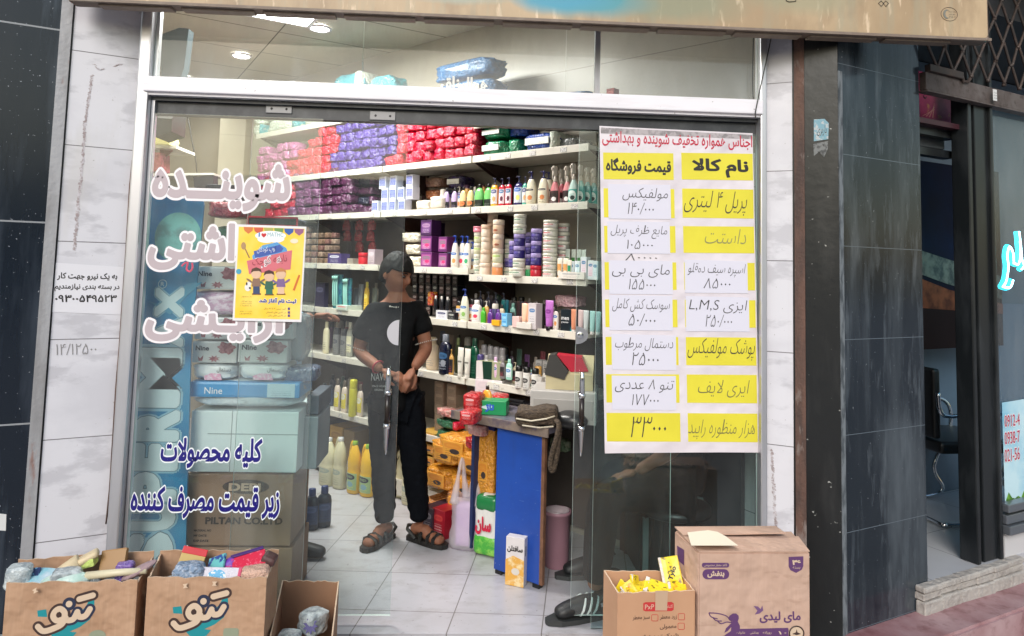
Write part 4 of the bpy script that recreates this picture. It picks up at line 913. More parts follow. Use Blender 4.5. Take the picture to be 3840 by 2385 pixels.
# printed labels: a colour block on top, small print below
def print_mat(name, bgc, top, dark=(60, 50, 60), blob=None, z=(.62, .95), lines_=True):
    n = 'label_'+name
    if n in _mc: return _mc[n]
    m = bpy.data.materials.new(n); m.use_nodes = True; _mc[n] = m; nt = m.node_tree; N = nt.nodes; L = nt.links; p = N['Principled BSDF']; p.inputs['Roughness'].default_value = .35
    tc = N.new('ShaderNodeTexCoord'); sp_ = N.new('ShaderNodeSeparateXYZ'); L.new(tc.outputs['Generated'], sp_.inputs[0])
    def mth(op, a, b=None):
        x = N.new('ShaderNodeMath'); x.operation = op
        for i, v in enumerate((a, b)):
            if v is None: continue
            if isinstance(v, (int, float)): x.inputs[i].default_value = v
            else: L.new(v, x.inputs[i])
        return x.outputs[0]
    cur = None
    def mix(f, a, b):
        x = N.new('ShaderNodeMix'); x.data_type = 'RGBA'; L.new(f, x.inputs[0])
        if isinstance(a, tuple): x.inputs[6].default_value = (*a, 1)
        else: L.new(a, x.inputs[6])
        x.inputs[7].default_value = (*b, 1); return x.outputs[2]
    X, Z = sp_.outputs[0], sp_.outputs[2]
    dx = mth('ABSOLUTE', mth('SUBTRACT', X, .5)); dz = mth('ABSOLUTE', mth('SUBTRACT', Z, sum(z)/2))
    el = mth('ADD', mth('POWER', mth('DIVIDE', dx, .42), 2.6), mth('POWER', mth('DIVIDE', dz, (z[1]-z[0])/2), 2.6))
    cur = mix(mth('LESS_THAN', el, 1), srgb(*bgc), srgb(*top))
    br = N.new('ShaderNodeTexNoise'); br.inputs['Scale'].default_value = 1; mp = N.new('ShaderNodeMapping'); mp.inputs['Scale'].default_value = (26, 1, 34); L.new(tc.outputs['Generated'], mp.inputs[0]); L.new(mp.outputs[0], br.inputs['Vector'])
    w = mth('LESS_THAN', mth('MODULO', mth('MULTIPLY', Z, 7), 1), .42); tx = mth('GREATER_THAN', br.outputs[0], .5)
    tz = mth('LESS_THAN', dx, .36); up = mth('LESS_THAN', Z, .45)
    f = mth('MULTIPLY', mth('MULTIPLY', w, tx), mth('MULTIPLY', tz, up)); cur = mix(mth('MULTIPLY', f, .75), cur, srgb(*dark))
    bw = mth('MULTIPLY', mth('LESS_THAN', dz, (z[1]-z[0])*.2), mth('MULTIPLY', tx, mth('LESS_THAN', dx, .3))); cur = mix(mth('MULTIPLY', bw, .8), cur, srgb(*bgc))
    if blob:
        b1 = mth('ADD', mth('POWER', mth('DIVIDE', mth('SUBTRACT', X, .6), .24), 2), mth('POWER', mth('DIVIDE', mth('SUBTRACT', Z, .34), .17), 2))
        cur = mix(mth('LESS_THAN', b1, 1), cur, srgb(*blob))
    L.new(cur, p.inputs['Base Color']); return m

# ------------------------------------------------------------------ goods: placing
ITEMS = []
def depth_at(P): return depth(P)
def put(kind_, P, rot, w, h, d, cols, name, desc, place, cat, group=None, lean=0):
    """cols: material per part; records the thing so that labels can be numbered afterwards"""
    t = thing(name, None, cat, P, (lean, 0, rot) if lean else rot, group); t.scale = (w, d, h)
    for (pn, me, dz), m in zip(SH[kind_], cols):
        if m is None: continue
        obj(pn, me, m, t)
    ITEMS.append((t, desc, place, cat)); return t
def shelf_item(L, px, w, h, kind_, cols, name, desc, cat, group=None, q=.06, z=None, dz=0, place=None, dr=None, rot=0, lean=0):
    """px = centre in the photograph, w/h in its pixels; they are turned into metres at the shelf's own distance"""
    sec = 0 if px > 1765 else 1 if px > 1440 else 2
    zz = (lvl(L, sec) if z is None else z)+.002+dz
    s_ = wall_s(px, zz+.05, q); P = wall(s_, q, zz); k = depth(P)/FPX
    if q > .0 and kind_ in ('carton',): pass
    W = w*k; H = h*k; Dp = (dr*k if dr else W)
    P = wall(s_, q+Dp*.5*(.62 if kind_ in ('pump', 'slope_pump', 'round', 'bottle', 'spray') else 1)-.02 if q < .1 else q, zz)
    return put(kind_, P, WROT+rot, W, H, Dp, cols, name, desc, place or PLACE[L], cat, group, lean)
PLACE = {'L1': 'on the highest shelf', 'L2': 'on the foil pack shelf', 'L3': 'on the pump bottle shelf', 'L4': 'on the cream jar shelf', 'L5': 'on the tube and toothbrush shelf', 'L6': 'on the spray can shelf', 'L7': 'on the lowest shelf'}
ORD = ['first', 'second', 'third', 'fourth', 'fifth', 'sixth', 'seventh', 'eighth', 'ninth', 'tenth', 'eleventh', 'twelfth', 'thirteenth', 'fourteenth', 'fifteenth', 'sixteenth', 'seventeenth', 'eighteenth', 'nineteenth', 'twentieth', 'twenty-first', 'twenty-second', 'twenty-third', 'twenty-fourth', 'twenty-fifth', 'twenty-sixth', 'twenty-seventh', 'twenty-eighth', 'twenty-ninth', 'thirtieth']
def label_all():
    gp = {}
    for it in ITEMS: gp.setdefault((it[1], it[2]), []).append(it)
    for (desc, place), L in gp.items():
        L.sort(key=lambda it: proj(it[0].location)[0])
        for i, it in enumerate(L):
            if len(L) == 1: it[0]['label'] = f'{desc} {place}'
            elif len(L) == 2: it[0]['label'] = f'{("left", "right")[i]} one of two: {desc} {place}'
            else: it[0]['label'] = f'{desc} {place}, {ORD[i]} from the left'
def pl_(r, g, b, rough=.3): return plain(r, g, b, rough, 'g')

# foil wrapped packs -------------------------------------------------------------
def foil(name, c, c2): return mat(name, srgb(*c), .2, spec=.6, coat=.3, over=[((30, 30, 30), .45, .62, srgb(*c2), .55, 3)], bump=((55, 55, 55), 1.0, 4, .020))
M_fr = foil('red_foil', (200, 10, 56), (150, 4, 38)); M_fp = foil('purple_foil', (62, 38, 128), (40, 22, 88)); M_fl = foil('lilac_foil', (180, 94, 150), (146, 66, 118)); M_fd = foil('plum_foil', (84, 30, 72), (50, 16, 46)); M_fm = foil('mauve_foil', (120, 66, 108), (92, 44, 84))  # the lilac has the pale wash of glass reflections in its colour
# rows bottom to top: list of (px start, px end, colour)
rowsL2 = [[(957, 1078, 'l'), (1080, 1229, 'r'), (1232, 1432, 'p'), (1438, 1780, 'r')], [(957, 1068, 'l'), (1070, 1229, 'r'), (1232, 1478, 'p'), (1484, 1782, 'r')], [(957, 1108, 'l'), (1110, 1262, 'r'), (1266, 1480, 'p'), (1484, 1784, 'r')], [(962, 1002, 'l'), (1032, 1100, 'l'), (1150, 1262, 'r'), (1266, 1480, 'p'), (1484, 1784, 'r')], [(1192, 1250, 'r'), (1256, 1478, 'p')]]
FC = {'r': (M_fr, 'red foil wrapped tissue pack', 'red'), 'p': (M_fp, 'purple foil wrapped tissue pack', 'purple'), 'l': (M_fl, 'lilac foil wrapped tissue pack, paled by glass reflection', 'lilac'), 'd': (M_fd, 'dark plum foil wrapped pack', 'plum'), 'm': (M_fm, 'mauve foil wrapped pack', 'mauve')}
RW = ['bottom', 'second', 'third', 'fourth', 'top']
def foil_rows(rows, L, pitch, ph, q):
    z0 = LV[L]+.001; ct = {}
    for r_, row in enumerate(rows):
        for (a, b, c) in row:
            sa, sb = wall_s(a, z0+.04+r_*ph, q), wall_s(b, z0+.04+r_*ph, q); n = max(1, round(abs(sa-sb)/pitch)); st = (sb-sa)/n
            for i in range(n):
                s_ = sa+st*(i+.5); m, desc, cn = FC[c]
                t = thing('tissue_pack', None, 'tissue pack', wall(s_, q+.07+random.uniform(-.012, .012), z0+r_*ph+random.uniform(-.004, .004)), (random.uniform(-.10, .10), random.uniform(-.09, .09), WROT+random.uniform(-.14, .14)), cn+' foil packs on '+L.replace('L2', 'the upper shelf').replace('L3', 'the shelf below'))
                t.scale = (abs(st)*random.uniform(1.10, 1.26), .17, ph*random.uniform(1.10, 1.28))
                obj('wrapper', PUFF[random.randrange(5)], m, t)
                k = (cn, r_); ct[k] = ct.get(k, 0)+1
                sh_ = 'upper' if L == 'L2' else 'lower'
                t['label'] = f'{cn} foil tissue pack, {ORD[ct[k]-1]} {cn} one from left, {RW[r_]} row, {sh_} shelf'
foil_rows(rowsL2, 'L2', .102, .074, .0)
rowsL3 = [[(990, 1074, 'r'), (1078, 1198, 'm'), (1203, 1330, 'd')], [(1010, 1098, 'r'), (1102, 1198, 'm'), (1203, 1310, 'd')], [(930, 1098, 'r'), (1102, 1198, 'm'), (1203, 1312, 'd')], [(930, 1098, 'r'), (1102, 1190, 'm'), (1203, 1312, 'd')], [(985, 1090, 'r'), (1090, 1190, 'm'), (1210, 1295, 'd')]]
foil_rows(rowsL3, 'L3', .108, .070, .0)

# white wrapped tissue and diaper packs on the highest shelf ---------------------------
M_tw = foil('tissue_white', (206, 208, 196), (170, 190, 176)); M_teal_p = foil('teal_plastic', (60, 150, 160), (40, 110, 130)); M_blue_p = foil('blue_plastic', (34, 104, 156), (20, 60, 110)); M_green_p = foil('green_plastic', (24, 130, 88), (10, 90, 60)); M_royal = foil('royal_plastic', (24, 66, 156), (16, 40, 100)); M_navyp = foil('navy_plastic', (22, 26, 52), (12, 14, 30)); M_greyp = foil('grey_plastic', (120, 124, 124), (90, 92, 92))
def pack(x0, x1, y0, y1, zb, q, dp, m, name, desc, cat, ends=None, place='', mesh=0, prt=None):
    """soft pack seen between pixel columns x0..x1, height from y0..y1"""
    sa, sb = wall_s(x0, zb+.05, q), wall_s(x1, zb+.05, q); P = wall((sa+sb)/2, q+dp/2, zb); k = depth(P)/FPX
    t = thing(name, None, cat, P, WROT+random.uniform(-.03, .03)); t.scale = (abs(sa-sb), dp, (y1-y0)*k)
    obj('wrapper', SOFT[mesh % 3], m, t)
    if ends: 
        bm = BM(); box(bm, (.36, 0, .5), (.16, .86, .86), 0, .08); obj('end_band', fin(bm, smooth=True), ends, t)
    if prt:
        bm = BM(); box(bm, (-.02, -.435, .5), (.62, .03, .34), 0, .01); obj('printed_panel', fin(bm), prt, t)
    ITEMS.append((t, desc, place, cat)); return t
PW = print_mat('white_code', (224, 226, 220), (226, 228, 224), (40, 40, 40))
z1 = LV['L1']+.002
for a, b, y0, y1, e in ((934, 974, 448, 494, M_teal_p), (978, 1116, 440, 496, M_teal_p), (1120, 1206, 424, 470, M_teal_p), (1210, 1282, 418, 458, M_teal_p), (1286, 1366, 412, 448, None)):
    pack(a, b, y0, y1, z1, .0, .22, M_tw, 'tissue_pack', 'white and teal wrapped tissue pack', 'tissue pack', e, 'low on the highest shelf', a)
for a, b in ((938, 976), (980, 1060)): pack(a, b, 404, 446, z1+.10, .02, .2, M_tw, 'tissue_pack', 'upper white wrapped tissue pack', 'tissue pack', None, 'on the highest shelf', b)
for a, b, y0, y1, e in ((1206, 1345, 282, 345, M_tw), (1350, 1462, 284, 350, None)): pack(a, b, 0, 198 if a < 1300 else 165, z1, .06, .24, M_teal_p, 'diaper_pack', 'teal plastic diaper pack', 'diaper pack', e, 'seen above the transom bar', a)
zB, zA = 2.602, 2.472
pack(1590, 1850, 300, 412, zB, .02, .26, M_blue_p, 'diaper_pack', 'blue plastic diaper pack with white print', 'diaper pack', None, 'beneath another, behind the white glass lettering', 1, PW)
pack(1592, 1842, 228, 310, zB+.19, .02, .26, M_blue_p, 'diaper_pack', 'blue plastic diaper pack with white print', 'diaper pack', None, 'topmost, behind the white glass lettering', 2)
pack(1855, 1962, 345, 402, zA, .03, .24, M_blue_p, 'diaper_pack', 'flat crumpled blue plastic pack', 'diaper pack', None, 'just showing above the transom bar', 0)
pack(1960, 2215, 330, 408, zA, .0, .26, M_blue_p, 'diaper_pack', 'long shiny blue plastic diaper pack', 'diaper pack', None, 'lying beside the grey glazing bar', 1, None)
shelf_item('L1', 2296, 34, 54, 'carton', [pl_(150, 44, 40), print_mat('redbox', (150, 44, 40), (190, 90, 80), (230, 220, 210))], 'small_carton', 'small red carton standing alone above the transom bar', 'carton', q=.02, place='at right')
# diaper packs at the right of the foil packs
z2 = LV['L2']+.002
pack(1784, 1886, 494, 556, z2, .0, .30, M_green_p, 'diaper_pack', 'green plastic diaper pack with white label', 'diaper pack', None, 'lower one beside the red foil packs', 0, PW)
pack(1784, 1888, 446, 496, z2+.108, .0, .30, M_green_p, 'diaper_pack', 'green plastic diaper pack with white label', 'diaper pack', None, 'upper one beside the red foil packs', 1, PW)
pack(1888, 1940, 492, 556, z2, .02, .24, M_green_p, 'diaper_pack', 'small green diaper pack turned sideways', 'diaper pack', None, 'between the green and blue packs', 2)
pack(1890, 1960, 446, 492, z2+.11, .05, .24, M_royal, 'diaper_pack', 'crumpled royal blue plastic pack', 'diaper pack', None, 'above the small green pack', 0)
pack(1938, 2080, 482, 556, z2, .0, .30, M_royal, 'diaper_pack', 'bulging royal blue diaper pack with white stripe', 'diaper pack', M_tw, 'on the foil pack shelf', 1, PW)
pack(1975, 2160, 440, 500, z2+.14, .05, .26, M_navyp, 'diaper_pack', 'long dark navy plastic pack', 'diaper pack', None, 'lying across the blue pack', 2)
pack(2070, 2160, 500, 548, z2, .05, .24, M_greyp, 'diaper_pack', 'grey plastic pack', 'diaper pack', None, 'below the dark navy pack', 0)
# ------------------------------------------------------------------ pump bottle shelf (L3)
W_ = pl_(206, 200, 190); NV = pl_(24, 28, 74); BK = pl_(14, 14, 16); CR = pl_(196, 186, 160)
pm_blue = print_mat('tin', (180, 190, 214), (90, 100, 160), (60, 60, 110), z=(.4, .9)); boxb = plain(84, 92, 150, .4, 'bx'); 
tl = print_mat('violetbox', (92, 98, 156), (128, 136, 186), (226, 228, 234), z=(.5, .9))
# small violet cartons: (px, base row, ...)
zc = LV['L3']; 
for px, r_ in ((1414, 0), (1449, 0), (1478, 0), (1513, 0), (1450, 1), (1480, 1), (1511, 1), (1543, 1), (1442, 2), (1482, 2), (1543, 2)):
    shelf_item('L3', px, 36, 46, 'carton', [plain(206, 208, 222, .4, 'bxw'), tl], 'small_carton', f'small violet and white carton in {RW[r_]} row', 'carton', 'violet cartons', q=.05, dz=r_*.086, place='on pump bottle shelf')
# dark bin bag packs between foil and cartons
for k, (y, px) in enumerate(((0, 1330), (1, 1342), (2, 1338), (3, 1330))):
    pack(1300, 1392, 0, 34, zc+.072*k, .06, .26, M_navyp if k % 2 else M_fd, 'bag_pack', 'dark shiny pack of bags with pale edge', 'bag pack', M_fd, f'in {RW[k]} row beside the plum foil packs', k)
pack(1576, 1646, 690, 735, zc+.002, .14, .2, foil('amber_pack', (150, 92, 60), (110, 60, 40)), 'sponge_pack', 'amber clear wrapped pack', 'pack', None, 'bottom of three on pump bottle shelf', 0)
pack(1576, 1646, 650, 692, zc+.09, .14, .2, foil('amber_pack2', (170, 104, 62), (120, 70, 40)), 'sponge_pack', 'amber clear wrapped pack', 'pack', None, 'middle of three on pump bottle shelf', 1)
pack(1574, 1646, 606, 652, zc+.172, .14, .2, foil('brown_pack', (120, 88, 70), (90, 60, 46)), 'sponge_pack', 'brown clear wrapped pack', 'pack', None, 'top of three on pump bottle shelf', 2)
pack(1650, 1716, 660, 740, zc+.002, .18, .18, M_fp, 'sponge_pack', 'purple pack standing behind lilac bottles', 'pack', None, 'on pump bottle shelf', 0); pack(1660, 1730, 606, 662, zc+.16, .18, .18, foil('violet_dark', (48, 34, 84), (30, 20, 54)), 'sponge_pack', 'dark violet pack with pale print', 'pack', None, 'above the purple pack, pump bottle shelf', 1, PW)
wcl = mat('white_cotton', srgb(196, 186, 172), .6, bump=(60, .6))
pack(1546, 1610, 734, 776, zc+.002, .0, .12, wcl, 'cotton_pack', 'white wrapped cotton bundle', 'cotton pack', None, 'left one below the amber packs', 1); pack(1598, 1658, 730, 786, zc+.002, -.01, .12, wcl, 'cotton_pack', 'white wrapped cotton roll', 'cotton pack', None, 'right one below the amber packs', 2)
def rnd(px, w, h, c, lab, cn, q=.05): shelf_item('L3', px, w, h, 'round', [pl_(*c, .15), lab, BK], 'soap_bottle', f'{cn} round liquid soap bottle', 'bottle', 'round soap bottles', q=q)
lb_b = print_mat('blackband', (18, 18, 20), (60, 52, 70), (190, 190, 190), z=(.1, .6)); lb_p = print_mat('peachband', (40, 26, 18), (214, 120, 70), (220, 200, 160), z=(.4, .98)); lb_g = print_mat('greenband', (12, 26, 16), (16, 34, 20), (200, 210, 200), z=(.2, .5))
for px in (1676, 1706): rnd(px, 30, 82, (176, 156, 196), lb_b, 'lilac')
for px in (1738, 1766): rnd(px, 33, 84, (214, 190, 140), lb_p, 'pale peach')
for px, w in ((1796, 46), (1831, 40)): rnd(px, w, 92, (110, 186, 104), lb_g, 'bright green')
lbw = print_mat('white_floral', (220, 216, 214), (60, 70, 120), (90, 60, 80), (210, 160, 110), z=(.7, .98)); lbp = print_mat('pink_floral', (226, 208, 214), (50, 110, 150), (120, 40, 70), (90, 40, 60), z=(.7, .98)); lby = print_mat('lemon', (200, 206, 222), (34, 90, 170), (90, 80, 60), (226, 220, 120), z=(.72, .98))
for px, w, h, c, lb, cn in ((1856, 37, 112, (226, 160, 30), lbw, 'yellow pump bottle with navy pump'), (1885, 32, 110, (188, 24, 50), lbp, 'crimson pump bottle with pink label'), (1910, 32, 112, (188, 24, 50), lbp, 'crimson pump bottle with pink label'), (1945, 44, 116, (40, 36, 92), lby, 'navy pump bottle with lemon label'), (1972, 26, 112, (90, 170, 150), lbw, 'mint pump bottle half hidden')):
    shelf_item('L3', px, w, h, 'pump', [pl_(*c, .2), lb, pl_(30, 30, 66)], 'pump_bottle', cn, 'bottle', 'pump bottles', q=.045)
lcr = print_mat('cream_almond', (206, 198, 178), (34, 34, 52), (90, 70, 40), (196, 120, 70), z=(.82, .97)); 
for px, q in ((1990, .045), (2036, .045), (2056, .12)): shelf_item('L3', px, 50, 132, 'slope_pump', [pl_(206, 198, 176, .25), lcr, pl_(32, 30, 84)], 'pump_bottle', 'large cream lotion bottle with navy pump', 'bottle', 'cream lotion bottles', q=q)
lsp = print_mat('spray_pink', (46, 14, 22), (20, 12, 14), (200, 180, 180), (230, 224, 224), z=(.4, .8)); lsg = print_mat('spray_green', (60, 150, 140), (210, 220, 216), (40, 60, 60), (26, 40, 40), z=(.1, .9))
for px, w, h, c, lb, cn, q in ((2080, 46, 148, (196, 120, 126), lsp, 'pink', .05), (2106, 42, 140, (170, 80, 90), lsp, 'pink', .12), (2127, 42, 146, (206, 136, 140), lsp, 'pink', .06), (2150, 46, 152, (176, 200, 192), lsg, 'pale green', .03), (2178, 42, 148, (110, 180, 172), lsg, 'pale green', .06), (2203, 42, 140, (110, 170, 166), lsg, 'pale green', .09), (2226, 40, 136, (120, 170, 166), lsg, 'pale green', .11)):
    shelf_item('L3', px, w, h, 'spray', [pl_(*c, .15), lb, pl_(206, 196, 184)], 'spray_bottle', f'{cn} trigger spray bottle', 'bottle', 'trigger spray bottles', q=q)

# ------------------------------------------------------------------ cream jar shelf (L4)
M_soap = [mat(f'soap_wrap_{i}', srgb(*c), .35, over=[(50, .45, .6, srgb(c[0]-40, c[1]-40, c[2]-30), .7)]) for i, c in enumerate(((140, 112, 92), (120, 100, 84), (150, 128, 112), (126, 92, 84)))]
PLACE['L4'] = 'on jar shelf'
for c_ in range(6):
    for r_ in range(6 if c_ < 2 else 5):
        shelf_item('L4', 1130+c_*25, 30, 23, 'soap', [M_soap[(c_*3+r_*5) % 4]], 'soap_bar', f'brown soap bar, {RW[r_] if r_ < 5 else "sixth"} layer of the soap stack', 'soap bar', 'stacked soap bars', q=.03+.01*(c_ % 2), dz=r_*.049, place='on jar shelf')
M_heart = foil('red_dome', (156, 40, 44), (110, 24, 30))
def f_dome(bm):
    lathe(bm, [(.48, 0), (.5, .1), (.5, .45), (.44, .72), (.28, .92), (0, 1.0)], 16, 0, sy=.5)
kind('dome', [('body', unit(f_dome), 0)])
for px, r_ in ((1302, 1), (1345, 1), (1390, 1), (1300, 2), (1348, 2), (1394, 2), (1396, 0), (1348, 0)):
    shelf_item('L4', px, 44, 42, 'dome', [M_heart], 'red_tub', f'red domed tub, {RW[r_]} layer', 'tub', 'red domed tubs', q=.22, dz=.10+r_*.083)
shelf_item('L4', 1262, 84, 40, 'carton', [pl_(70, 56, 110), print_mat('purple_lid', (70, 56, 110), (200, 200, 214), (210, 210, 220), z=(.6, .98))], 'wipes_box', 'purple wipes box with white lid', 'box', q=.02, dr=40)
shelf_item('L4', 1321, 34, 24, 'carton', [pl_(150, 140, 130), None], 'small_carton', 'small beige carton beside the purple box', 'carton', q=.02)
shelf_item('L4', 1356, 40, 46, 'jar', [pl_(190, 30, 44), None, pl_(190, 30, 44)], 'red_pot', 'small bright red pot', 'pot', q=.01)
shelf_item('L4', 1400, 40, 60, 'carton', [pl_(170, 150, 160), print_mat('pinklid', (190, 170, 176), (200, 190, 200))], 'small_carton', 'pale pink carton next to the boy\'s cap', 'carton', q=.01)
wn_ = foil('napkin_white', (214, 208, 190), (180, 170, 150))
for k, (a, b) in enumerate(((1496, 1580), (1500, 1572), (1484, 1568))): pack(a, b, 0, 44, LB['L4'][1]+.002+.082*k, .02, .2, wn_, 'napkin_pack', 'white napkin pack', 'napkin pack', None, f'in {RW[k]} layer beside the boy\'s head', k)
lpu = print_mat('mauve_box', (160, 84, 140), (120, 110, 120), (230, 210, 220), (214, 50, 110), z=(.5, .86)); lpu2 = print_mat('purple_box', (92, 50, 110), (150, 120, 150), (220, 200, 220), z=(.5, .9))
for k, (m1, m2) in enumerate(((plain(110, 50, 110, .35, 'b1'), lpu), (plain(96, 42, 104, .35, 'b2'), lpu), (plain(60, 30, 72, .35, 'b3'), lpu2))):
    shelf_item('L4', 1606, 60, 58, 'carton', [m1, m2], 'pads_box', f'purple and pink pads box, {RW[k]} of stack', 'box', 'purple pads boxes', q=.02, dz=k*.106, dr=50, place='right of the boy\'s head')
for k in range(2): shelf_item('L4', 1668, 46, 56, 'carton', [plain(100, 40, 100, .35, 'b4'), lpu], 'pads_box', f'narrow purple pads box, {RW[k] if k == 0 else "upper"} of stack', 'box', 'purple pads boxes', q=.02, dz=k*.105, dr=46, place='beside white lotion bottles')
shelf_item('L4', 1640, 40, 168, 'carton', [plain(40, 22, 54, .35, 'b5'), None], 'pads_box', 'tall dark violet box standing behind the pads boxes', 'box', q=.2, dr=30)
lo1 = print_mat('lotion_peach', (216, 210, 202), (30, 100, 176), (210, 140, 90), (206, 140, 80), z=(.76, .97)); lo2 = print_mat('lotion_green', (216, 212, 206), (30, 100, 176), (60, 160, 100), (60, 160, 110), z=(.76, .97)); lo3 = print_mat('lotion_red', (216, 212, 206), (30, 100, 176), (210, 60, 90), (214, 60, 90), z=(.76, .97))
for px, q, lb in ((1706, .03, lo1), (1733, .06, lo3), (1752, .04, lo2), (1772, .09, lo1)): shelf_item('L4', px, 38, 124, 'slope_pump', [pl_(208, 202, 196, .25), lb, pl_(26, 60, 150)], 'lotion_bottle', 'white lotion bottle with blue pump collar', 'bottle', 'white lotion bottles', q=q)
zL4 = LB['L4'][0]
def jar_col(px, items, q, place, grp=None):
    """items bottom to top: (height px, width px, body, lid, label, description)"""
    z = 0
    for k, (h, w, b, l, lb, ds) in enumerate(items):
        P = wall(wall_s(px, zL4+.05, q), q, zL4); kk = depth(P)/FPX
        t = put('jar', wall(wall_s(px, zL4+.05, q), q, zL4+.003+z), WROT+random.uniform(-.3, .3), w*kk, h*kk, w*kk, [b, lb, l], 'cream_jar', ds+', '+('bottom' if k == 0 else 'top' if k == len(items)-1 else ORD[k]+' up')+' of', place, 'jar', grp)
        z += h*kk*.985+.001
JW = pl_(206, 204, 190); JP = pl_(44, 34, 104); JPL = pl_(150, 136, 186); JG = pl_(60, 160, 100); JR = pl_(170, 24, 44); PCH = pl_(206, 178, 156); PKL = pl_(214, 196, 178); PK = pl_(220, 130, 150)
lj = print_mat('jar_white', (206, 206, 196), (60, 110, 80), (60, 60, 60)); ljp = print_mat('jar_purple', (44, 34, 104), (90, 80, 150), (190, 180, 220)); ljr = print_mat('jar_rose', (206, 200, 196), (170, 60, 70), (120, 90, 90)); ljt = print_mat('jar_peach', (208, 178, 152), (200, 170, 140), (140, 100, 80), (150, 84, 64))
ljg = print_mat('jar_lime', (206, 204, 176), (150, 180, 90), (110, 110, 80))
jar_col(1792, [(38, 34, JW, JW, lj, 'cream jar'), (40, 34, JW, JW, lj, 'cream jar'), (40, 36, ljg and pl_(196, 196, 160), JW, ljg, 'lime printed jar'), (42, 36, pl_(196, 196, 160), JW, ljg, 'lime printed jar'), (22, 44, PK, PK, None, 'pink lidded jar')], .07, 'the leftmost jar tower')
jar_col(1820, [(46, 44, PKL, PKL, None, 'beige tub'), (50, 40, PKL, PCH, None, 'beige tub'), (46, 38, PKL, PKL, None, 'beige tub'), (48, 40, PKL, PCH, None, 'beige tub')], .03, 'the second jar tower')
jar_col(1866, [(48, 42, pl_(206, 130, 80), PKL, None, 'orange tub'), (54, 42, pl_(200, 196, 160), PKL, ljg, 'lime printed tub'), (54, 42, PCH, PKL, ljt, 'peach printed tub'), (54, 44, PCH, PKL, ljt, 'peach printed tub')], .03, 'the third jar tower')
jar_col(1842, [(50, 40, PKL, PKL, None, 'pale tub behind'), (50, 40, PKL, PCH, ljt, 'pale tub behind'), (50, 40, PKL, PKL, None, 'pale tub behind'), (48, 40, PKL, PCH, None, 'pale tub behind'), (40, 40, PKL, PKL, None, 'pale tub behind')], .15, 'the back jar tower')
jar_col(1908, [(32, 38, JW, JW, lj, 'white jar'), (34, 34, JP, JPL, ljp, 'purple jar'), (36, 34, JW, JW, lj, 'white jar'), (36, 34, JW, JW, lj, 'white jar')], .11, 'the fourth jar tower')
jar_col(1926, [(32, 36, JW, JW, lj, 'white jar'), (50, 40, JP, JPL, ljp, 'purple jar'), (50, 38, JP, JPL, ljp, 'purple jar')], .06, 'the fifth jar tower')
jar_col(1946, [(34, 50, JW, JW, lj, 'white jar'), (34, 48, JW, JW, lj, 'white jar'), (46, 44, JP, JPL, ljp, 'purple jar'), (46, 44, JP, JPL, ljp, 'purple jar'), (36, 50, JW, JW, lj, 'white jar'), (38, 48, JW, JW, lj, 'white jar')], .0, 'the sixth jar tower')
jar_col(1984, [(42, 30, JG, JW, None, 'mint green jar'), (42, 34, JP, JPL, ljp, 'purple jar'), (42, 34, JP, JPL, ljp, 'purple jar'), (40, 34, JP, JPL, ljp, 'purple jar')], .12, 'the seventh jar tower')
jar_col(2010, [(44, 44, JR, JR, None, 'red jar'), (46, 42, JP, JPL, ljp, 'purple jar'), (46, 42, JP, JPL, ljp, 'purple jar'), (46, 44, JP, JPL, ljp, 'purple jar')], .02, 'the eighth jar tower')
jar_col(2062, [(30, 54, JW, JW, ljr, 'rose printed tub')]*2 + [(31, 56, JW, JW, ljr, 'rose printed tub')]*5, .03, 'the tall white tub tower')
jar_col(2112, [(34, 46, pl_(150, 150, 142), JW, ljr, 'grey tub')]*6, .14, 'the grey tub tower')
for px, w, h, c, cn in ((2100, 26, 76, (206, 150, 90), 'amber tipped white tube'), (2122, 26, 76, (206, 150, 90), 'amber tipped white tube'), (2138, 20, 70, (40, 130, 90), 'dark green tube')): shelf_item('L4', px, w, h, 'tube', [pl_(206, 196, 180), pl_(*c), pl_(*c)], 'cream_tube', cn, 'tube', 'small cream tubes', q=.0)
for px in (2128, 2150, 2170, 2188): shelf_item('L4', px, 22, 110, 'tube', [pl_(190, 200, 190), pl_(60, 110, 60), pl_(60, 120, 60)], 'cream_tube', 'white tube with green print standing behind', 'tube', 'green printed tubes', q=.11)
lbx = print_mat('bluebox', (196, 212, 216), (50, 110, 150), (120, 150, 160), z=(.7, .94)); lbk = print_mat('pinkbox', (214, 196, 206), (60, 120, 160), (190, 90, 120), z=(.74, .96))
for px, w, h, lb in ((2150, 22, 66, lbx), (2172, 22, 68, lbx), (2196, 26, 84, lbk), (2222, 24, 72, lbk), (2240, 24, 70, lbx)): shelf_item('L4', px, w, h, 'carton', [pl_(206, 212, 214), lb], 'cream_carton', 'slim pale carton' if lb is lbx else 'slim pink carton', 'carton', 'slim cream cartons', q=.02)
shelf_item('L4', 2150, 120, 26, 'carton', [pl_(206, 200, 192), print_mat('tray', (206, 200, 192), (150, 150, 150), (90, 90, 90))], 'display_tray', 'low white display tray in front of the tubes', 'tray', q=-.01, dr=10)

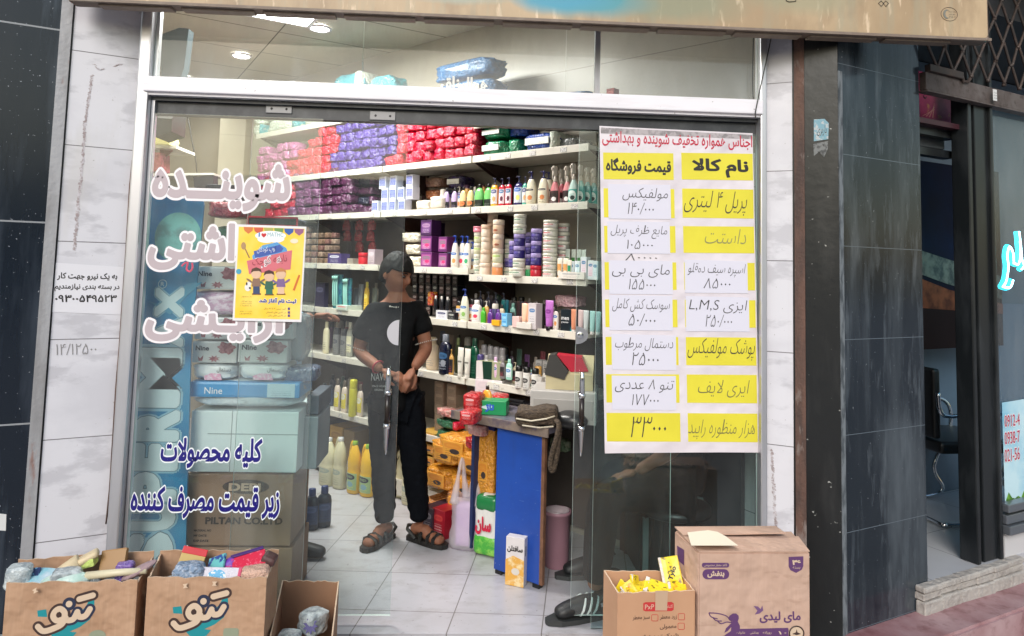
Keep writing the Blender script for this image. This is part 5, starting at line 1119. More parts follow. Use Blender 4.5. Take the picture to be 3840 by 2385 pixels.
# ------------------------------------------------------------------ tube and toothbrush shelf (L5)
PLACE['L5'] = 'on tube shelf'
zt = LV['L5']
def brush_pack(px, w, y0, y1, label):
    s_ = wall_s(px, zt+.1, .03); P = wall(s_, .03, zt+.004); k = depth(P)/FPX
    t = thing('toothbrush_pack', label, 'toothbrush pack', P, WROT)
    W = w*k; H = (y1-y0)*k
    bm = BM(); box(bm, (0, .012, H/2), (W, .012, H), 0, .004); obj('backing_card', fin(bm), mat('teal_card', srgb(44, 120, 130), .4, over=[(30, .5, .6, srgb(30, 60, 110), .8)]), t)
    for i in range(3):
        bm = BM(); x = -W/2+W*(.2+.22*i); tube(bm, catmull([(x, -.004, .02), (x+.004, -.012, H*.35), (x-.004, -.010, H*.7), (x, -.006, H*.97)], 5), [.006]*16, 8); box(bm, (x, -.016, H*.9), (.012, .014, .028)); obj('toothbrush', fin(bm, smooth=True), pl_(150, 206, 196, .15), t)
brush_pack(1262, 54, 1040, 1168, 'pack of pale green toothbrushes on teal card'); brush_pack(1300, 40, 1050, 1168, 'narrow toothbrush pack on dark teal card beside the first')
shelf_item('L5', 1205, 60, 90, 'carton', [pl_(44, 40, 66), print_mat('dkbox', (44, 40, 66), (90, 90, 120))], 'paste_box', 'dark indigo box left of the toothbrushes', 'box', q=.08, dr=20)
shelf_item('L5', 1374, 26, 108, 'bottle', [pl_(214, 170, 40), print_mat('yl', (224, 184, 50), (240, 220, 120)), pl_(200, 180, 60)], 'yellow_bottle', 'slim yellow bottle left of the boy\'s shoulder', 'bottle', q=.1)
for px, w, h, c in ((1335, 36, 80, (92, 96, 104)), (1352, 30, 96, (130, 132, 138)), (1404, 30, 86, (90, 96, 90))): shelf_item('L5', px, w, h, 'tube', [pl_(*c), pl_(*c), None], 'paste_tube', 'grey tube standing behind the boy\'s shoulder', 'tube', 'grey tubes', q=.12)
shelf_item('L5', 1290, 70, 18, 'carton', [pl_(196, 206, 196), print_mat('pastebox', (196, 206, 196), (214, 60, 80), (80, 140, 110))], 'paste_box', 'flat white toothpaste box lying', 'box', q=.0)
dk = [plain(28, 26, 28, .4, 'dk1'), plain(54, 46, 48, .4, 'dk2'), plain(20, 24, 30, .4, 'dk3')]; dlab = [print_mat('dye1', (36, 34, 38), (130, 120, 120), (190, 180, 180)), print_mat('dye2', (62, 30, 36), (150, 140, 140), (200, 190, 180)), print_mat('dye3', (24, 26, 30), (160, 160, 156), (170, 170, 170))]
for c_ in range(7):
    for r_ in range(4): shelf_item('L5', 1570+c_*25, 26, 38, 'carton', [dk[(c_+r_) % 3], dlab[(c_*2+r_) % 3]], 'dye_carton', f'dark hair dye carton in {RW[r_]} row', 'carton', 'dark hair dye cartons', q=.2, dz=r_*.072, dr=40)
for px in (1638, 1660, 1682): shelf_item('L5', px, 20, 56, 'bottle', [pl_(24, 24, 30), None, pl_(214, 208, 200)], 'small_bottle', 'small black bottle with white cap', 'bottle', 'small white capped bottles', q=.04, dz=.05)
shelf_item('L5', 1664, 60, 34, 'carton', [pl_(206, 206, 210), print_mat('navywhite', (206, 206, 214), (30, 34, 90), (30, 34, 90))], 'small_carton', 'white and navy carton under the small bottles', 'carton', q=.02, dr=24)
shelf_item('L5', 1622, 34, 60, 'soap', [foil('red_scrap', (190, 50, 40), (220, 180, 60))], 'sweet_pack', 'crumpled red and yellow packet', 'packet', q=.1, dz=.07)
shelf_item('L5', 1700, 40, 30, 'carton', [pl_(40, 38, 44), dlab[2]], 'small_carton', 'low dark carton left of the white pump bottle', 'carton', q=.03)
lal = print_mat('aloe', (206, 208, 190), (30, 100, 170), (90, 150, 90), (130, 170, 90), z=(.76, .97))
shelf_item('L5', 1742, 42, 122, 'slope_pump', [pl_(206, 204, 184, .25), lal, pl_(26, 50, 120)], 'lotion_bottle', 'white aloe lotion bottle beside the shelf joint', 'bottle', q=.02)
shelf_item('L5', 1786, 48, 84, 'bottle', [pl_(212, 206, 206), lo3, pl_(212, 206, 206)], 'lotion_bottle', 'white bottle with blue and pink print', 'bottle', q=.03)
for px, w, h, c, cn in ((1816, 26, 60, (70, 160, 40), 'bright green'), (1842, 26, 56, (90, 44, 130), 'violet'), (1872, 26, 58, (90, 44, 130), 'violet')): shelf_item('L5', px, w, h, 'bottle', [pl_(*c), None, pl_(*c)], 'small_bottle', f'small {cn} bottle', 'bottle', 'small bright bottles', q=.02)
for px in (1800, 1830, 1858, 1888): shelf_item('L5', px, 30, 112, 'pump', [pl_(40, 40, 56), None, pl_(60, 62, 80)], 'pump_bottle', 'dark pump bottle behind the small bottles', 'bottle', 'dark pump bottles', q=.16)
shelf_item('L5', 1866, 38, 20, 'carton', [pl_(226, 160, 40), None], 'small_carton', 'low orange carton in front', 'carton', q=-.005)
for k in range(2): shelf_item('L5', 1900, 28, 24, 'carton', [pl_(110, 176, 214), print_mat('ltblue', (110, 176, 214), (60, 120, 180), (240, 240, 240))], 'small_carton', f'light blue carton, {("lower", "upper")[k]} of two', 'carton', q=-.005, dz=k*.038)
tubec = [(24, 110, 114), (24, 96, 110), (40, 44, 60), (90, 34, 44), (50, 50, 54), (30, 30, 34), (60, 40, 44)]
for i in range(11): shelf_item('L5', 1886+i*14, 18, 78, 'tube', [pl_(*tubec[(i if i < 2 else 2+i % 5)]), pl_(40, 40, 44), None], 'cream_tube', 'dark upright tube in the row behind', 'tube', 'dark upright tubes', q=.10, dz=.02)
shelf_item('L5', 1942, 34, 40, 'carton', [pl_(206, 176, 172), None], 'small_carton', 'pale pink carton beside the blue ones', 'carton', q=.0)
for px, c in ((1966, (216, 176, 150)), (1984, (206, 150, 120))): shelf_item('L5', px, 32, 78, 'tube', [pl_(*c), pl_(214, 206, 196), None], 'cream_tube', 'peach cream tube', 'tube', 'peach tubes', q=.0, dz=.02)
shelf_item('L5', 1972, 70, 22, 'carton', [pl_(206, 200, 192), None], 'display_tray', 'low clear tray holding peach tubes', 'tray', q=-.02, dr=10)
shelf_item('L5', 2003, 38, 96, 'carton', [pl_(190, 182, 184), print_mat('whitebox', (196, 190, 192), (60, 110, 160), (80, 80, 90), z=(.7, .92))], 'cream_carton', 'tall white carton in front', 'carton', q=-.01)
for px in (2020, 2032): shelf_item('L5', px, 18, 92, 'carton', [dk[px % 3], None], 'cream_carton', 'tall dark carton behind the white one', 'carton', 'tall dark cartons', q=.06)
shelf_item('L5', 2056, 40, 112, 'tube', [pl_(170, 100, 176), pl_(30, 20, 30), print_mat('purptube', (170, 100, 176), (120, 50, 130), (70, 20, 80))], 'cream_tube', 'large purple tube on black cap', 'tube', q=-.01)
shelf_item('L5', 2088, 26, 96, 'pump', [pl_(200, 190, 186), lo1, BK], 'pump_bottle', 'small white pump bottle beside purple tube', 'bottle', q=.02)
pack(2060, 2160, 1076, 1130, zt+.12, .10, .16, foil('pink_bag', (206, 170, 176), (180, 130, 140)), 'pink_pack', 'pink and white pack lying across the tubes', 'pack', None, 'on tube shelf', 1)
def men_box(px):
    s_ = wall_s(px, zt+.05, -.01); P = wall(s_, .02, zt+.002); k = depth(P)/FPX
    t = thing('trimmer_box', 'black and teal carton lettered men on tube shelf', 'carton', P, WROT)
    W = 66*k; H = 84*k
    bm = BM(); box(bm, (0, .03, H/2), (W, .07, H), 0, .003); obj('body', fin(bm), plain(16, 26, 34, .3, 'men'), t)
    bm = BM(); prism(bm, [(W*.18, 0), (W*.30, H*.35), (W*.30, H), (W*.48, H), (W*.48, H*.2), (W*.36, 0)], 0, .002, 0, Matrix.Translation((0, -.005, 0)) @ Matrix.Rotation(rad(90), 4, 'X')); obj('printed_stripe', fin(bm), plain(20, 120, 130, .3, 'men2'), t)
    lettering('printed_text', 'men', M_whitep, t, wm(t) @ Vector((-W*.42, -.006, H*.52)), -DIRW, Z1, W*.52, H*.13, fa=False); lettering('printed_text', 'groomer', M_whitep, t, wm(t) @ Vector((-W*.42, -.006, H*.36)), -DIRW, Z1, W*.5, H*.08, fa=False)
men_box(2118)
for px, c in ((2152, (196, 130, 100)), (2178, (200, 170, 170)), (2198, (190, 190, 190)), (2222, (150, 190, 186)), (2244, (160, 190, 190))): shelf_item('L5', px, 26, 88, 'tube', [pl_(*c), pl_(206, 200, 196), None], 'cream_tube', 'pale tube seen through the door glass', 'tube', 'pale tubes behind the door', q=.0)

# ------------------------------------------------------------------ spray can shelf (L6)
zc6 = LV['L6']
ln = print_mat('antiper', (206, 200, 170), (214, 206, 180), (50, 48, 40), z=(.5, .6))
shelf_item('L6', 1222, 34, 118, 'bottle', [pl_(206, 198, 166), ln, pl_(206, 198, 166)], 'lotion_bottle', 'tall cream bottle with vertical print', 'bottle', q=.04)
for px in (1258, 1286): shelf_item('L6', px, 32, 100, 'can', [pl_(110, 110, 110), print_mat('gray_can', (112, 112, 112), (70, 72, 78), (60, 60, 64)), pl_(60, 60, 64)], 'spray_can', 'grey deodorant can', 'can', q=.05)
shelf_item('L6', 1310, 34, 128, 'bottle', [pl_(150, 150, 140), ln, pl_(196, 190, 176)], 'lotion_bottle', 'grey lotion bottle beside the boy\'s sleeve', 'bottle', q=.06)
shelf_item('L6', 1622, 60, 120, 'bottle', [pl_(206, 186, 160), print_mat('bluefoot', (206, 186, 160), (206, 186, 160), (50, 90, 120)), pl_(200, 180, 150)], 'lotion_bottle', 'beige shampoo bottle behind the boy\'s arm', 'bottle', q=.10)
shelf_item('L6', 1664, 60, 150, 'bottle', [pl_(20, 24, 44, .2), print_mat('navylab', (20, 24, 44), (60, 100, 140), (196, 204, 216), (150, 156, 166), z=(.55, .9)), pl_(120, 124, 134)], 'shampoo_bottle', 'large navy shampoo bottle with silver print', 'bottle', q=.0)
for px in (1724, 1750): shelf_item('L6', px, 32, 112, 'tube', [pl_(206, 200, 190), pl_(206, 200, 190), print_mat('towelwhite', (206, 202, 192), (34, 32, 34), (150, 150, 140), z=(.5, .64))], 'lotion_tube', 'tall white lotion tube with black dot', 'tube', q=-.01)
shelf_item('L6', 1716, 30, 130, 'bottle', [pl_(50, 60, 30), None, pl_(110, 120, 80)], 'shampoo_bottle', 'olive shampoo bottle behind white tubes', 'bottle', q=.12)
shelf_item('L6', 1776, 46, 150, 'bottle', [pl_(12, 62, 44, .2), print_mat('dkgreenlab', (12, 62, 44), (16, 80, 56), (70, 120, 100)), pl_(10, 50, 36)], 'shampoo_bottle', 'dark green shampoo bottle', 'bottle', q=.03)
for i, px in enumerate((1814, 1838, 1860, 1882)): shelf_item('L6', px, 26, 118, 'can', [pl_(150, 146, 148), None, pl_(140, 136, 140)], 'spray_can', 'tall pale grey can', 'can', 'tall grey cans', q=.14)
l1 = print_mat('darkcan', (46, 44, 46), (40, 36, 38), (200, 80, 90)); l2 = print_mat('pinkcan', (216, 180, 206), (50, 110, 150), (150, 90, 120), z=(.5, .85)); l3 = print_mat('mintcan', (206, 216, 216), (60, 120, 180), (90, 130, 150), z=(.5, .85))
for px, w, h, c, lb, cn in ((1826, 28, 76, (150, 146, 146), l1, 'grey'), (1861, 28, 76, (206, 170, 200), l2, 'pink'), (1888, 26, 74, (120, 112, 114), l1, 'grey'), (1912, 30, 76, (150, 200, 184), l3, 'mint green')): shelf_item('L6', px, w, h, 'bottle', [pl_(*c), lb, pl_(*c)], 'roll_on', f'{cn} roll-on deodorant', 'deodorant', 'coloured roll-on deodorants', q=.03, dz=.03)
l4 = print_mat('checkcan', (206, 204, 200), (30, 30, 30), (40, 40, 40), z=(.4, .8))
for px in (1945, 1974, 2006): shelf_item('L6', px, 30, 82, 'can', [pl_(206, 202, 196), l4, BK], 'roll_on', 'white roll-on with black cap', 'deodorant', 'black capped roll-ons', q=-.01)
shelf_item('L6', 2030, 22, 54, 'carton', [pl_(190, 186, 180), None], 'small_carton', 'small white carton at the row end', 'carton', q=.0)
for px, w in ((2028, 28), (2052, 24)): shelf_item('L6', px, w, 58, 'carton', [pl_(160, 158, 156), print_mat('greylab', (160, 158, 156), (120, 120, 120))], 'small_carton', 'upright pale carton behind', 'carton', 'upright pale cartons', q=.14, dz=.06)
for px in (2074, 2104, 2132, 2152): shelf_item('L6', px, 30, 66, 'can', [pl_(196, 194, 190), None, BK], 'roll_on', 'white can with tall black cap behind', 'deodorant', 'tall capped cans', q=.10, dz=.05)
# ------------------------------------------------------------------ lowest shelf (L7)
lyw = print_mat('yellowdisney', (206, 190, 60), (206, 206, 200), (70, 60, 30), z=(.6, .99))
for px in (1264, 1291): shelf_item('L7', px, 32, 118, 'bottle', [pl_(206, 190, 176), lyw, pl_(90, 80, 70)], 'cleaner_bottle', 'white and yellow cleaner bottle with red band', 'bottle', 'cleaner bottles', q=.02)
shelf_item('L7', 1318, 32, 136, 'can', [pl_(190, 184, 50), None, pl_(190, 184, 50)], 'spray_can', 'plain yellow spray can among cleaner bottles', 'can', q=-.02)
shelf_item('L7', 1350, 32, 118, 'bottle', [pl_(206, 190, 176), lyw, pl_(90, 80, 70)], 'cleaner_bottle', 'white and yellow cleaner bottle with red band', 'bottle', 'cleaner bottles', q=.02)
for px, c in ((1215, (60, 80, 100)), (1240, (50, 64, 90))): shelf_item('L7', px, 34, 76, 'bottle', [pl_(*c), None, pl_(90, 100, 110)], 'cleaner_bottle', 'dim blue bottle behind the glass edge', 'bottle', 'dim blue bottles', q=.10)
mc_ = plain(128, 110, 92, .5, 'cb'); lc_ = print_mat('brown_code', (132, 114, 96), (150, 132, 112), (60, 50, 44), z=(.5, .9))
for c_ in range(3):
    for r_ in range(5 - (c_ == 2)*2): shelf_item('L7', 1668+c_*46, 48, 38, 'carton', [mc_, lc_], 'brown_carton', f'small brown carton in {RW[r_]} row', 'carton', 'small brown cartons', q=.12, dz=r_*.066, dr=60)
M_gw = foil('green_rice', (34, 96, 66), (20, 60, 44)); M_gr2 = foil('red_white', (190, 150, 140), (190, 40, 60))
for k, m in enumerate((M_gw, M_gw, M_gr2)): pack(1612, 1708, 0, 34, LV['L7']+.002+.066*k, -.03, .22, m, 'wipes_pack', ['green wrapped wipes pack', 'green wrapped wipes pack with pink band', 'white wipes pack with red print'][k], 'wipes pack', M_fr if k == 1 else None, ['bottom', 'middle', 'top'][k]+' of the pile beside the boy', k)

# dim back rows that fill the shelves
for L, a, b, n, hs, q in (('L3', 1668, 1960, 9, (84, 104), .24), ('L4', 1700, 1790, 4, (110, 130), .26), ('L5', 1770, 2050, 10, (76, 104), .26), ('L6', 1790, 2050, 9, (84, 120), .26), ('L6', 1640, 1770, 4, (120, 140), .26), ('L5', 1330, 1420, 3, (84, 110), .26), ('L6', 1215, 1320, 3, (90, 116), .26), ('L7', 1230, 1370, 4, (90, 110), .24), ('L5', 2060, 2240, 6, (60, 90), .2), ('L6', 2060, 2160, 4, (70, 90), .24)):
    for i in range(n):
        c = random.choice(((70, 60, 74), (104, 92, 84), (46, 56, 76), (120, 60, 70), (60, 84, 74), (150, 140, 130), (38, 34, 40), (92, 60, 100)))
        shelf_item(L, a+(b-a)*(i+.5)/n+random.uniform(-4, 4), (b-a)/n*.92, random.uniform(*hs), random.choice(('bottle', 'bottle', 'can', 'tube')), [pl_(*c), None, pl_(*random.choice(((30, 28, 30), (160, 154, 150), c))), None], 'stock_bottle', 'dim stock container in the back row', 'container', 'dim back row stock', q=q)

for L, xs, hs, q in (('L6', (1694, 1800), (92, 100), .02), ('L5', (1722, 1770, 1826, 1856, 1884, 1926), (70, 92), .06), ('L3', (1662, 1722, 1752, 1780, 1814, 1848, 1870, 1896), (80, 96), .13), ('L4', (1690, 1722, 1764), (96, 112), .16), ('L6', (1932, 1960, 1990, 2018, 2046, 2090, 2118), (74, 88), .10)):
    for px in xs:
        c = random.choice(((190, 176, 150), (150, 60, 80), (90, 130, 120), (206, 200, 190), (70, 60, 110), (196, 150, 80)))
        shelf_item(L, px, 28, random.uniform(*hs), random.choice(('bottle', 'can', 'pump')), [pl_(*c), random.choice((lo1, lo2, l1, None)), pl_(*random.choice(((30, 28, 30), (206, 200, 190), c)))], 'stock_bottle', 'mixed bottle squeezed in the second row', 'bottle', 'mixed second row bottles', q=q)
# ------------------------------------------------------------------ jugs and packs on the floor
def f_jug(bm):
    lathe(bm, [(.44, 0), (.5, .03), (.5, .42), (.47, .46), (.5, .50), (.49, .64), (.40, .77), (.22, .90), (.15, .93)], 20, 0, sy=.72)
    tube(bm, catmull([(-.10, 0, .90), (-.36, 0, .92), (-.53, 0, .74), (-.47, 0, .56)], 5), .065, 8)
kind('jug', [('body', unit(f_jug), 0), ('label', unit(label_patch(.5, .08, .40, .72, 70)), 0), ('cap', unit(lambda bm: lathe(bm, [(.16, .925), (.17, .94), (.16, 1.0)], 14)), 0)])
def jug(px, yb, w, h, c, lb, cap, name, desc, place, grp, y_=None):
    P = on_z(px, yb, .002); k = depth(P)/FPX
    return put('jug', P+Vector((0, w*k*.3, 0)), WROT+random.uniform(-.2, .2), w*k, h*k, w*k, [c, lb, cap], name, desc, place, 'jug', grp)
M_bleach = mat('milky_plastic', srgb(206, 200, 168), .3, over=[((3, 3, 3), .4, .7, srgb(190, 184, 150), .6)]); M_yjug = mat('yellow_plastic', srgb(224, 176, 36), .25)
lb1 = print_mat('bleachlab', (190, 186, 160), (150, 160, 150), (120, 130, 120)); lb2 = print_mat('activelab', (150, 176, 120), (40, 44, 60), (200, 206, 120), (120, 160, 170), z=(.6, .95))
for px, yb, w, h in ((1222, 1822, 76, 172), (1268, 1834, 64, 186), (1505, 1868, 60, 170), (1528, 1895, 56, 176)): jug(px, yb, w, h, M_bleach, lb1, M_whitep, 'bleach_jug', 'milky white bleach jug', 'on the floor by the shelving', 'milky bleach jugs')
for px, yb, w, h in ((1322, 1852, 64, 190), (1372, 1864, 68, 188)): jug(px, yb, w, h, M_yjug, lb2, pl_(150, 190, 60), 'cleaner_jug', 'yellow cleaner jug with green label', 'left of the boy\'s legs', 'yellow cleaner jugs')
jug(1628, 1880, 60, 170, M_yjug, lb2, pl_(150, 190, 60), 'cleaner_jug', 'yellow cleaner jug showing behind the boy\'s right leg', 'among yellow packs', None)
# cartons on the base board under the lowest shelf
ycb = plain(186, 146, 66, .5, 'yc'); ycl = print_mat('ycarton', (190, 150, 70), (160, 120, 60), (80, 60, 40))
for k, (px, w, h, c, lab) in enumerate(((1225, 50, 120, ycb, 'yellow carton stored behind the white jugs'), (1262, 46, 120, plain(56, 54, 66, .5, 'dkc'), 'dark carton stored behind the white jugs'), (1312, 66, 110, ycb, 'wide yellow carton stored behind the yellow jugs'), (1360, 54, 110, plain(150, 124, 76, .5, 'tanc'), 'tan carton stored behind the yellow jugs'))):
    P = wall(wall_s(px, .3, .22), .22, .13); kk = depth(P)/FPX
    put('carton', P, WROT, w*kk*1.2, h*kk, .25, [c, ycl if c is ycb else None], 'stored_carton', lab, 'under lowest shelf', 'carton')
bm = BM(); wbox(bm, -1.05, 1.57, .06, .38, .03, .128); part('plinth', bm, M_shelf, shelv)
M_orange = foil('orange_pack', (214, 146, 46), (176, 104, 26)); M_orange2 = foil('peach_pack', (206, 140, 84), (170, 104, 60)); PWo = print_mat('orange_code', (214, 150, 60), (206, 130, 50), (60, 44, 30), (60, 50, 50), z=(.5, .9))
def fpack(px, yb, w, h, z, dp, m, name, desc, place, cat, mesh=0, rot=WROT, prt=None, ends=None, qoff=0):
    """pack whose base centre is seen at px,yb when it stands at height z"""
    P = on_z(px, yb, z); k = depth(P)/FPX
    t = thing(name, None, cat, P+Vector((math.sin(-rot), math.cos(rot), 0))*dp*.4, rot+random.uniform(-.06, .06)); t.scale = (w*k*1.15, dp, h*k)
    obj('wrapper', SOFT[mesh % 3], m, t)
    if prt: bm = BM(); box(bm, (0, -.44, .5), (.62, .03, .5), 0, .01); obj('printed_panel', fin(bm), prt, t)
    if ends: bm = BM(); box(bm, (0, 0, .9), (.88, .8, .16), 0, .06); obj('end_band', fin(bm, smooth=True), ends, t)
    ITEMS.append((t, desc, place, cat)); return t
for px, yb, w, h, z, m, lab in ((1655, 1998, 100, 88, .012, M_orange2, 'in bottom layer, left'), (1745, 1985, 110, 90, .10, M_orange2, 'bottom layer, behind the carrier bag'), (1665, 1890, 110, 92, .20, M_orange, 'second layer, left'), (1770, 1880, 130, 96, .20, M_orange, 'second layer, right'), (1690, 1798, 110, 100, .36, M_orange, 'third layer, left'), (1790, 1810, 120, 100, .34, M_orange, 'third layer, right'), (1725, 1726, 130, 104, .40, M_orange, 'top layer, wide')):
    P = wall(wall_s(px, z+.05, -.02), .02, z); k = depth(P)/FPX
    t = thing('pet_food_pack', None, 'pack', P, WROT+random.uniform(-.08, .08)); t.scale = (w*k*1.5, .30, h*k*1.0)
    obj('wrapper', SOFT[random.randrange(3)], m, t); bm = BM(); box(bm, (.05, -.43, .5), (.5, .03, .5), 0, .01); obj('printed_panel', fin(bm), PWo, t)
    ITEMS.append((t, 'orange plastic pack', lab+', on the floor pile', 'pack'))
for r_ in range(3):
    P = wall(wall_s(1640, .35, .1), .10, .30+.075*r_); k = depth(P)/FPX
    put('carton', P, WROT, 90*k, 34*k, .2, [ycb, PWo], 'yellow_carton', f'yellow carton in {RW[r_]} row, right of the boy\'s legs', 'beside orange packs', 'carton', 'yellow cartons')
for k, (px, yb, w, h) in enumerate(((1640, 2020, 60, 100), (1682, 2032, 66, 104))):
    P = on_z(px, yb-10, .002); kk = depth(P)/FPX
    put('carton', P+Vector((0, .08, 0)), WROT, w*kk, h*kk, .18, [plain(*((150, 24, 40) if k else (60, 40, 50)), .35, 'rb%d' % k), print_mat('redbx%d' % k, (150, 24, 40) if k else (50, 40, 60), (190, 60, 60) if k else (150, 140, 150), (220, 200, 200))], 'small_box', ['dark printed box behind the sandal', 'red printed box beside the carrier bag'][k], 'on the floor', 'box')
# plastic carrier bag with lilac content
P = on_z(1748, 2066, .002); k = depth(P)/FPX
cb = thing('carrier_bag', 'white translucent carrier bag holding something lilac on the floor', 'bag', P+Vector((0, .06, 0)), rad(-12))
W = 132*k; H = 330*k
def f_bag(bm):
    n = 24; rings = []
    for j in range(15):
        t = j/14; z = H*.58*t; r = W*.5*(1-.12*t+.06*math.sin(t*9))
        rings.append([bm.verts.new(((r+.006*noisev((math.cos(a)*3, math.sin(a)*3, t*6), 1.6))*math.cos(a), .62*(r+.01*noisev((math.cos(a)*3, math.sin(a)*3, t*5), 2))*math.sin(a), z)) for a in [2*math.pi*i/n for i in range(n)]])
    for a, b in zip(rings, rings[1:]):
        for i in range(n): bm.faces.new((a[i], a[(i+1) % n], b[(i+1) % n], b[i]))
    bm.faces.new(rings[0][::-1])
    for sx in (-1, 1):                              # two gathered loops
        pts = catmull([(sx*W*.36, -.03, H*.5), (sx*W*.30, -.02, H*.72), (sx*W*.20, 0, H*(.99 if sx < 0 else .93)), (sx*W*.14, .02, H*.75), (sx*W*.06, .02, H*.54)], 6)
        tube(bm, pts, [W*.15, W*.13, W*.12, W*.11, W*.10, W*.09, W*.07, W*.06, W*.05, W*.05, W*.045, W*.04, W*.04, W*.045, W*.05, W*.06, W*.06, W*.07, W*.07, W*.08, W*.09, W*.10, W*.11, W*.12, W*.13], 10)
bm = BM(); f_bag(bm); obj('bag', fin(bm, smooth=True), film('carrier_film', srgb(214, 206, 214), .42, .3), cb)
bm = BM(); box(bm, (.01, 0, H*.26), (W*.74, W*.42, H*.48), 0, W*.12, seg=3); obj('contents', fin(bm, smooth=True), mat('lilac_content', srgb(190, 150, 206), .5, over=[((20, 20, 8), .4, .7, srgb(206, 176, 216), .7)]), cb)
# green and white detergent bag, tall yellow bag leaning by the desk
P = on_z(1832, 2105, .002); k = depth(P)/FPX
db = thing('detergent_bag', 'white and green detergent bag with red letters leaning on the desk', 'bag', P+Vector((.0, .10, 0)), rad(-30)); W = 110*k; H = 228*k
bm = BM(); box(bm, (0, 0, .5), (.9, .8, .98), 0, .3, seg=4); bmesh.ops.subdivide_edges(bm, edges=bm.edges[:], cuts=2, use_grid_fill=True)
for v in bm.verts: v.co += v.normal*.02 if False else Vector((noisev(v.co, 4), noisev(v.co+Vector((3, 0, 0)), 4), 0))*.09
bmesh.ops.transform(bm, matrix=Matrix.Diagonal((W, W*.7, H, 1)), verts=bm.verts[:])
obj('bag', fin(bm, smooth=True), mat('detergent_print', srgb(214, 214, 210), .25, coords='generated', over=[((1.6, 1.6, 1.6), .45, .52, srgb(60, 150, 60), .0)], bump=(9, .3)), db)
bm = BM(); box(bm, (0, 0, H*.85), (W*.88, W*.60, H*.27), 0, W*.22, seg=4); obj('printed_top', fin(bm, smooth=True), plain(34, 120, 66, .25, 'dt'), db)
bm = BM(); box(bm, (0, 0, H*.17), (W*.96, W*.66, H*.33), 0, W*.22, seg=4); obj('printed_base', fin(bm, smooth=True), mat('leaf_print', srgb(70, 160, 60), .25, over=[(14, .45, .6, srgb(150, 206, 90), .8)]), db)
lettering('printed_text', 'سان', M_redink, db, wm(db) @ Vector((-W*.34, -W*.37, H*.36)), (math.cos(rad(-30)), math.sin(rad(-30)), 0), Z1, W*.62, H*.30, off=.04)
P = on_y(1822, 1868, 4.12); k = depth(P)/FPX
yb_ = thing('pet_food_bag', 'tall orange printed bag with navy top beside the blue desk panel', 'bag', P, rad(-34)); W = 84*k; H = 290*k
bm = BM(); box(bm, (0, 0, .5), (.94, .5, .99), 0, .12, seg=3); bmesh.ops.transform(bm, matrix=Matrix.Diagonal((W, W*.7, H, 1)), verts=bm.verts[:]); obj('bag', fin(bm, smooth=True), M_orange, yb_)
bm = BM(); box(bm, (0, 0, H*.94), (W*.95, W*.36, H*.14), 0, W*.05); obj('printed_top', fin(bm, smooth=True), plain(30, 30, 96, .3, 'nv'), yb_)
bm = BM(); box(bm, (-W*.1, -W*.182, H*.34), (W*.5, .004, H*.26), 0); obj('printed_panel', fin(bm), PWo, yb_)

# ------------------------------------------------------------------ counter desk
pa = on_z(1852, 2132, .02); pb = on_z(2028, 2196, .02)
DU = (pb-pa); DU.z = 0; Lp = DU.length; DU.normalize(); DN = Vector((-DU.y, DU.x, 0))      # DN points away from the viewer's side
rotD = math.atan2(DU.y, DU.x)
ztop = on_p(1870, 1590, pa, DN).z
desk = thing('counter_desk', 'blue sided counter desk with brown edged top beside the door', 'desk', (pa+pb)/2, rotD)
M_blue = mat('blue_laminate', srgb(34, 74, 160), .35, over=[((2, 2, 2), .4, .7, srgb(26, 56, 130), .7), ((9, 9, 50), .66, .72, srgb(90, 116, 176), .5, 3), ((5, 5, .8), .6, .75, srgb(40, 62, 120), .6, 5), (50, .72, .76, (.4, .42, .5), .5, 2)], bump=((5, 5, 5), .3, 3, .03))
M_bedge = mat('brown_edge', srgb(120, 84, 62), .5, over=[(20, .4, .65, srgb(84, 58, 44), .8)])
def dbox(bm, u0, u1, n0, n1, z0, z1, mi=0, bev=0): return box(bm, (pa+DU*((u0+u1)/2)+DN*((n0+n1)/2)) * 1 + Vector((0, 0, (z0+z1)/2-pa.z)), (u1-u0, n1-n0, z1-z0), mi, bev, rz=rotD)
bm = BM(); dbox(bm, 0, Lp-.012, 0, .018, .02, ztop); part('end_panel', bm, M_blue, desk)
bm = BM(); dbox(bm, Lp-.0118, Lp+.008, -.001, .019, .02, ztop); part('panel_edge', bm, M_bedge, desk)
bm = BM()
for u in (.03, Lp-.03): dbox(bm, u-.02, u+.02, -.002, .03, 0, .0198)
part('foot', bm, M_blackplastic, desk)
bm = BM(); dbox(bm, -.30, Lp+.04, -.02, 1.05, ztop+.002, ztop+.03, 0, .004); part('desk_top', bm, mat('desk_top', (.10, .095, .13), .35, over=[(6, .4, .7, (.16, .13, .12), .7)]), desk)
bm = BM(); dbox(bm, -.305, Lp+.045, -.034, -.021, ztop-.012, ztop+.034, 0, .003); part('top_edge', bm, mat('chipped_edge', srgb(122, 108, 98), .6, over=[(16, .45, .6, srgb(84, 74, 84), .9)]), desk)
bm = BM(); dbox(bm, -.28, -.26, .12, 1.0, .02, ztop); dbox(bm, -.258, Lp, .98, 1.0, .02, ztop); part('modesty_panel', bm, mat('dark_blue_panel', srgb(30, 44, 84), .5), desk)
zt_ = ztop+.031
def on_desk(px, py): return on_z(px, py, zt_)
